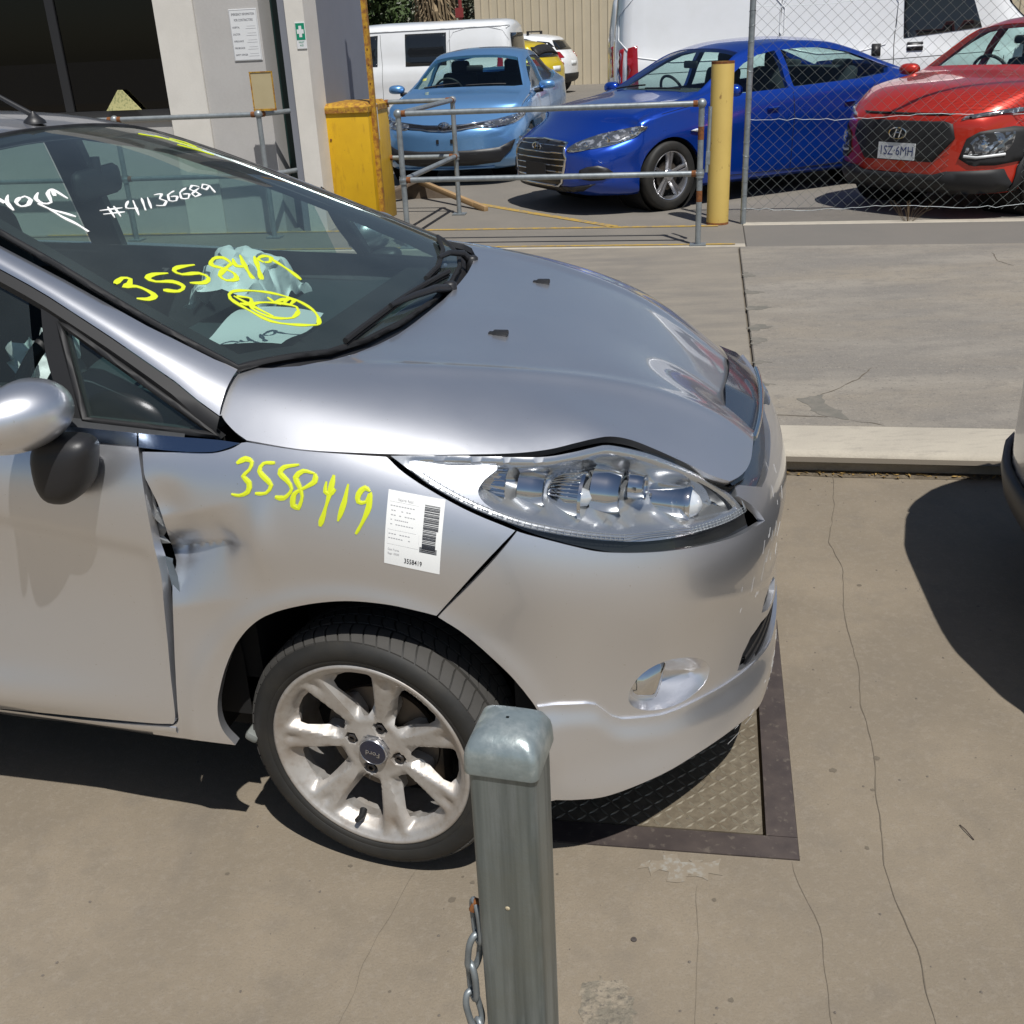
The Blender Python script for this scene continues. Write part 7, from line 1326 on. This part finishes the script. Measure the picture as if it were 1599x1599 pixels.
# ---- red SUV behind the fence
REDP = car_paint('orange_red_paint', (.56,.030,.012), .35, .30, dirt=(.35,.12,.08))
SUV = [(.84,.26,.74,.60,.66,.84),(.80,.22,.80,.66,.72,.91),(.62,.20,.87,.80,.79,.985),(.35,.20,.895,.90,.81,1.03),(.05,.20,.90,.96,.80,1.07),(-.18,.20,.90,.985,.78,1.10),(-.32,.20,.90,1.0,.755,1.14),(-.60,.20,.90,1.02,.68,1.30),(-.88,.20,.90,1.04,.61,1.455),(-1.15,.20,.90,1.05,.595,1.51),(-1.7,.20,.90,1.06,.59,1.53),(-2.3,.20,.90,1.08,.58,1.50),(-2.8,.22,.89,1.10,.56,1.43),(-3.1,.26,.86,1.08,.54,1.30),(-3.28,.32,.80,1.0,.52,1.12),(-3.32,.36,.76,.9,.5,1.0)]
UWIN = [[(-.50,1.06),(-.68,1.20),(-.90,1.34),(-1.1,1.42),(-1.32,1.44),(-1.33,1.09)], [(-1.40,1.095),(-1.39,1.445),(-1.8,1.45),(-2.2,1.42),(-2.4,1.36),(-2.42,1.14)]]
kon = Vehicle('parked_car', 'orange red SUV with a number plate on its black grille, seen through the chain-link fence', 'car', (3.956,9.324), -2.563, Body(SUV, (.10,.75,1.0)), REDP, UWIN, [screen(-.34,-.90,.71,.55), screen(-3.12,-2.78,.48,.46,-.03)], [(0,.34),(-2.60,.34)], .375, sc=.944)
kon.cabin(-.38,1.08,-1.2,.80); kon.mirror(-.52,1.12,.90); kon.wheels(wheel_simple(.335,.228,5,(.032,.05,.0), ALLOYC), (0,-2.60), .89, .335)
CLADB = mk('black_cladding', (.016,.016,.017), .6)
kg = kon.stick('grille', 'x', 1, [(-.34,.47),(-.50,.66),(-.47,.77),(-.40,.79),(.40,.79),(.47,.77),(.50,.66),(.34,.47)], CLADB, lift=.004, h=.05)[0]
for k in range(7):
    z = .51+k*.038; kon.bar('grille_bar', 'x', 1, [(-.33-.02*k,z),(.33+.02*k,z)], .004, mk('grille_satin', (.03,.03,.032), .3) if k == 0 else bpy.data.materials['grille_satin'], .007, kg)
badge_h(kon, 0, .69, .085, kg)
kon.stick('lower_bumper', 'x', 1, [(-.80,.42),(-.45,.40),(-.35,.37),(.35,.37),(.45,.40),(.80,.42),(.85,.24),(.4,.215),(-.4,.215),(-.85,.24)], CLADB, lift=.006, h=.06)
kon.stick('hood_slot', 'x', 1, [(-.42,.835),(.42,.835),(.45,.85),(-.45,.85)], DARKIN, lift=.004, h=.04, flange=.004)
p = Vector(kon.on('x',1,.018)([0],[.545])[0]); m = MB(); m.box(p, (.006,.372,.135)); kp = m.obj('number_plate', PLATE, kg); M = mat_from_axes(p+Vector((.0035,0,0)), (0,1,0), (0,0,1), (1,0,0)); text_mesh('plate_lettering', '1SZ\u00b76MH', .105, M, BLUEINK, kp, .0005, 'CENTER', .86)
for o in kon.stick('daytime_lamp', 'x', 1, [(.52,.80),(.66,.825),(.84,.86),(.85,.885),(.70,.865),(.54,.825)], HLAMP, lift=.005, h=.03, both=True): pass
kon.stick('lamp_cladding', 'x', 1, [(.545,.505),(.58,.66),(.66,.715),(.80,.745),(.87,.73),(.87,.48),(.76,.45),(.62,.455)], CLADB, lift=.004, h=.04, both=True)
headlight(kon, [(.58,.545),(.615,.64),(.67,.69),(.80,.715),(.82,.65),(.80,.56),(.70,.54)], [(.68,.61,.036),(.76,.64,.030)]); kon.bar('lamp_blade', 'x', 1, [(.575,.525),(.66,.515),(.80,.535)], .012, PLATE, .012, both=True)
kon.stick('wheel_arch_cladding', 'y', 1, [(.46,.24),(.44,.42),(.33,.62),(.14,.745),(-.1,.75),(-.32,.64),(-.44,.44),(-.46,.24),(-.39,.24),(-.36,.42),(-.27,.57),(-.08,.68),(.1,.68),(.27,.57),(.36,.42),(.39,.24)], CLADB, lift=.008, h=.05, both=True)
kon.stick('sill_cladding', 'y', 1, [(-.46,.24),(-.46,.36),(-2.14,.36),(-2.14,.24)], CLADB, lift=.008, h=.06, both=True)
kon.seams([[(-.40,1.0),(-.44,.60),(-.44,.38)],[(-1.36,1.08),(-1.37,.6),(-1.36,.38)]]); m = MB(); m.box((-.80,.0,1.36), (.03,.22,.07), bev=.02); m.obj('rear_view_mirror', RUBBER, kon.root, 50)
# ---- vans
def van_body(L, W_, H, zb=.28): return [(.85,zb+.02,W_*.86,.70,W_*.72,.95),(.80,zb,W_*.93,.85,W_*.80,1.02),(.55,zb,W_*.985,.98,W_*.86,1.12),(.30,zb,W_,1.05,W_*.87,1.25),(-.15,zb,W_,1.1,W_*.84,1.62),(-.45,zb,W_,1.12,W_*.82,H-.10),(-.75,zb,W_,1.15,W_*.81,H-.03),(-1.5,zb,W_,1.2,W_*.81,H),(-L*.6,zb,W_,1.2,W_*.81,H),(.87-L+.25,zb+.02,W_,1.2,W_*.81,H-.01),(.87-L+.06,zb+.05,W_*.985,1.2,W_*.79,H-.04),(.87-L,zb+.1,W_*.95,1.15,W_*.76,H-.10)]
def van(label, pos, yaw, L, W_, H, z0=KH, win=(), sc=1.):
    v = Vehicle('van', label, 'van', pos, yaw, Body(van_body(L, W_, H), (.06,.7,1.2), (.06,1.2,2.1), rail=.12, plan=.13), WHITEP, (), (), [(0,.33),(.87-L+.95,.33)], .37, hollow=False, z0=z0, sc=sc)
    v.wheels(wheel_simple(.33,.20,8,(.035,.04,0), ALLOYC), (0,.87-L+.95), W_-.02, .33)
    v.stick('windscreen', 'x', 1, [(-.72,1.18),(-.60,H-.22),(.60,H-.22),(.72,1.18)], TINT, lift=.004, h=.10); v.mirror(.0,1.25,W_,BLACKP)
    xr = .87-L
    for p in win: v.stick('side_window', 'y', 1, p, TINT, lift=.004, h=.10, both=True, flange=.006)
    v.stick('tail_lamp', 'x', -1, [(W_-.24,.85),(W_-.12,.87),(W_-.12,1.30),(W_-.22,1.28)], RED, lift=.006, h=.05, both=True)
    v.stick('tail_lamp_wrap', 'y', 1, [(xr+.16,.85),(xr+.30,.85),(xr+.28,1.32),(xr+.17,1.30)], RED, lift=.006, h=.05, both=True)
    return v
v1 = van('long white panel van parked behind the deep blue sedan and the fence', (6.32,14.12), R(-11+3), 5.6, .98, 2.32, win=[[(-.32,1.30),(-.47,1.36),(-.62,1.74),(-.95,1.88),(-1.38,1.90),(-1.34,1.28)][1:] ])

v1.seams([[(-.20,1.05),(-.25,.5),(-.25,.35)],[(-1.42,1.95),(-1.45,1.2),(-1.42,.33)],[(-2.75,1.95),(-2.78,1.2),(-2.75,.35)],[(-.25,1.10),(-1.4,1.06),(-2.8,1.03),(-4.6,1.0)],[(-4.65,2.04),(-2.8,2.06),(-.7,2.0)]])
v1.bar('pressed_line', 'y', 1, (lambda q: q+[q[0]])(smooth_poly([(-1.55,1.22),(-1.55,1.85),(-2.65,1.85),(-2.65,1.22)], 3)), .007, WHITEP, .003, both=True); v1.bar('pressed_line', 'y', 1, (lambda q: q+[q[0]])(smooth_poly([(-2.9,1.20),(-2.9,1.85),(-4.5,1.85),(-4.5,1.20)], 3)), .007, WHITEP, .003, both=True)
v1.stick('door_handle', 'y', 1, [(-1.30,1.14),(-1.30,1.23),(-1.12,1.23),(-1.12,1.14)], BLACKP, lift=.006, h=.06, both=True); v1.stick('sliding_handle', 'y', 1, [(-1.60,1.10),(-1.60,1.23),(-1.70,1.23),(-1.70,1.10)], BLACKP, lift=.006, h=.06, both=True); v1.bar('handle_bar', 'y', 1, [(-1.30,1.185),(-1.12,1.185)], .012, WHITEP, .02, both=True)
v3 = van('white van whose red tail lamp shows just behind the long white panel van', (6.0,17.5), R(-11+3), 5.0, .93, 1.98)
v2 = van('white van with a dark sliding window parked behind the light blue sedan', (-3.06,22.33), R(166), 5.1, .93, 2.0, sc=.88, win=[[(-2.9+.05,1.22),(-2.9+.05,1.84),(-1.95,1.84),(-1.95,1.22)],[(-.30,1.25),(-.48,1.34),(-.68,1.72),(-1.0,1.82),(-1.35,1.84),(-1.32,1.24)]])
v2.stick('rear_window', 'x', -1, [(-.62,1.2),(-.60,1.78),(.60,1.78),(.62,1.2)], TINT, lift=.006, h=.08); v2.bar('roof_gutter', 'y', 1, [(-.7,1.90),(-4.2,1.92)], .012, WHITEP, .008, both=True)
v2.bar('pressed_line', 'y', 1, (lambda q: q+[q[0]])(smooth_poly([(-3.0,1.2),(-3.0,1.84),(-4.05,1.84),(-4.05,1.2)], 3)), .007, WHITEP, .003, both=True); v2.seams([[(-1.40,1.85),(-1.43,1.2),(-1.4,.33)],[(-2.92,1.88),(-2.93,1.2),(-2.92,.35)]])
SUV_ = mk('white_car_paint', (.76,.77,.78), .3, 0, .9, .04)
def far_suv(label, pos, yaw, paint, zk, racks=False, cat='car'):
    st = [(a,b,c,d*zk,e,f*zk) for a,b,c,d,e,f in SUV]
    v = Vehicle('parked_car', label, cat, pos, yaw, Body(st, (.10,.75,1.0), (.22,.75,1.4)), paint, arches=[(0,.34),(-2.60,.34)], ar=.375, hollow=False)
    for P in UWIN: v.stick('side_window', 'y', 1, [(x, z*zk) for x, z in P], TINT, lift=.003, h=.08, both=True, flange=.006)
    v.stick('side_window', 'y', 1, [(-2.55,1.18*zk),(-2.52,1.36*zk),(-2.85,1.32*zk),(-2.98,1.2*zk)], TINT, lift=.003, h=.08, both=True, flange=.006)
    v.stick('rear_window', 'x', -1, [(-.56,1.12*zk),(-.48,1.36*zk),(.48,1.36*zk),(.56,1.12*zk)], TINT, lift=.005, h=.07); v.stick('windscreen', 'z', 1, screen(-.34,-.90,.71,.55), TINT, lift=.003, h=.1)
    v.stick('tail_lamp', 'x', -1, [(.50,.92*zk),(.70,.90*zk),(.80,1.0*zk),(.72,1.08*zk),(.52,1.06*zk)], RED, lift=.006, h=.05, both=True)
    v.stick('rear_bumper', 'x', -1, [(-.80,.30),(-.85,.50),(-.5,.52),(.5,.52),(.85,.50),(.80,.30)], CLADB, lift=.006, h=.07); v.stick('tail_plate', 'x', -1, [(-.19,.72),(-.19,.83),(.19,.83),(.19,.72)], PLATE, lift=.008, h=.1, flange=.006)
    v.mirror(-.52,1.12*zk,.90); v.wheels(wheel_simple(.335,.228,5,(.032,.05,.0), ALLOYC), (0,-2.60), .89, .335)
    if racks:
        for x in (-1.1,-2.2):
            m = MB(); m.tube([(x,-.52,1.60),(x,.52,1.60)], .02, 8); m.box((x,-.50,1.57), (.06,.05,.10)); m.box((x,.50,1.57), (.06,.05,.10)); m.obj('roof_bar', BLACKP, v.root, 50)
    return v
far_suv('white SUV with black roof bars parked in front of the beige shed', (-.75,32.9), R(156), SUV_, 1.0, True)
yl = far_suv('yellow hatchback with dark tail spoiler half hidden behind the light blue sedan', (-1.35,28.3), R(150), car_paint('yellow_car_paint', (.62,.46,.01), .1, .3, flake=False), .92)
yl.stick('tail_spoiler', 'z', 1, [(-2.95,-.5),(-3.12,-.48),(-3.12,.48),(-2.95,.5)], CLADB, lift=.03, h=.08, flange=.03)
# ---- the next car in the queue, cut by the right edge of the photograph
SIL2 = car_paint('dull_silver_paint', (.42,.42,.44), .7, .35)
tail = W(.925, 2.60, 0); h_ = Vector((math.cos(R(-9)), math.sin(R(-9)), 0)); o_ = tail+h_*3.30
nx = Vehicle('parked_car', 'silver car at the right edge with a black lower bumper, casting a dark shadow', 'car', (o_.x, o_.y), R(-9), Body([(a,b if b < .25 else b-.12,c*.985,d*.92,e,f*.94) for a,b,c,d,e,f in SUV], (.10,.75,1.0), (.22,.70,1.2)), SIL2, arches=[(0,.34),(-2.60,.34)], ar=.375, hollow=False, z0=0)
for P in UWIN: nx.stick('side_window', 'y', 1, [(x, z*.94) for x, z in P], TINT, lift=.003, h=.08, both=True, flange=.006)
nx.stick('rear_window', 'x', -1, [(-.56,1.06),(-.48,1.28),(.48,1.28),(.56,1.06)], TINT, lift=.005, h=.07); nx.stick('windscreen', 'z', 1, screen(-.34,-.90,.71,.55), TINT, lift=.003, h=.1)
nx.stick('tail_lamp', 'x', -1, [(.50,.86),(.70,.84),(.80,.94),(.72,1.02),(.52,1.0)], RED, lift=.006, h=.05, both=True)
nx.stick('lower_bumper', 'x', -1, smooth_poly([(-.80,.19),(-.86,.28),(-.82,.37),(-.5,.40),(.5,.40),(.82,.37),(.86,.28),(.80,.19),(0,.18)], 3), BLACKP, lift=.012, h=.05, flange=.02)
nx.mirror(-.52,1.05,.88); nx.wheels(wheel_simple(.32,.215,5,(.032,.05,.0), ALLOYC), (0,-2.60), .865, .32)
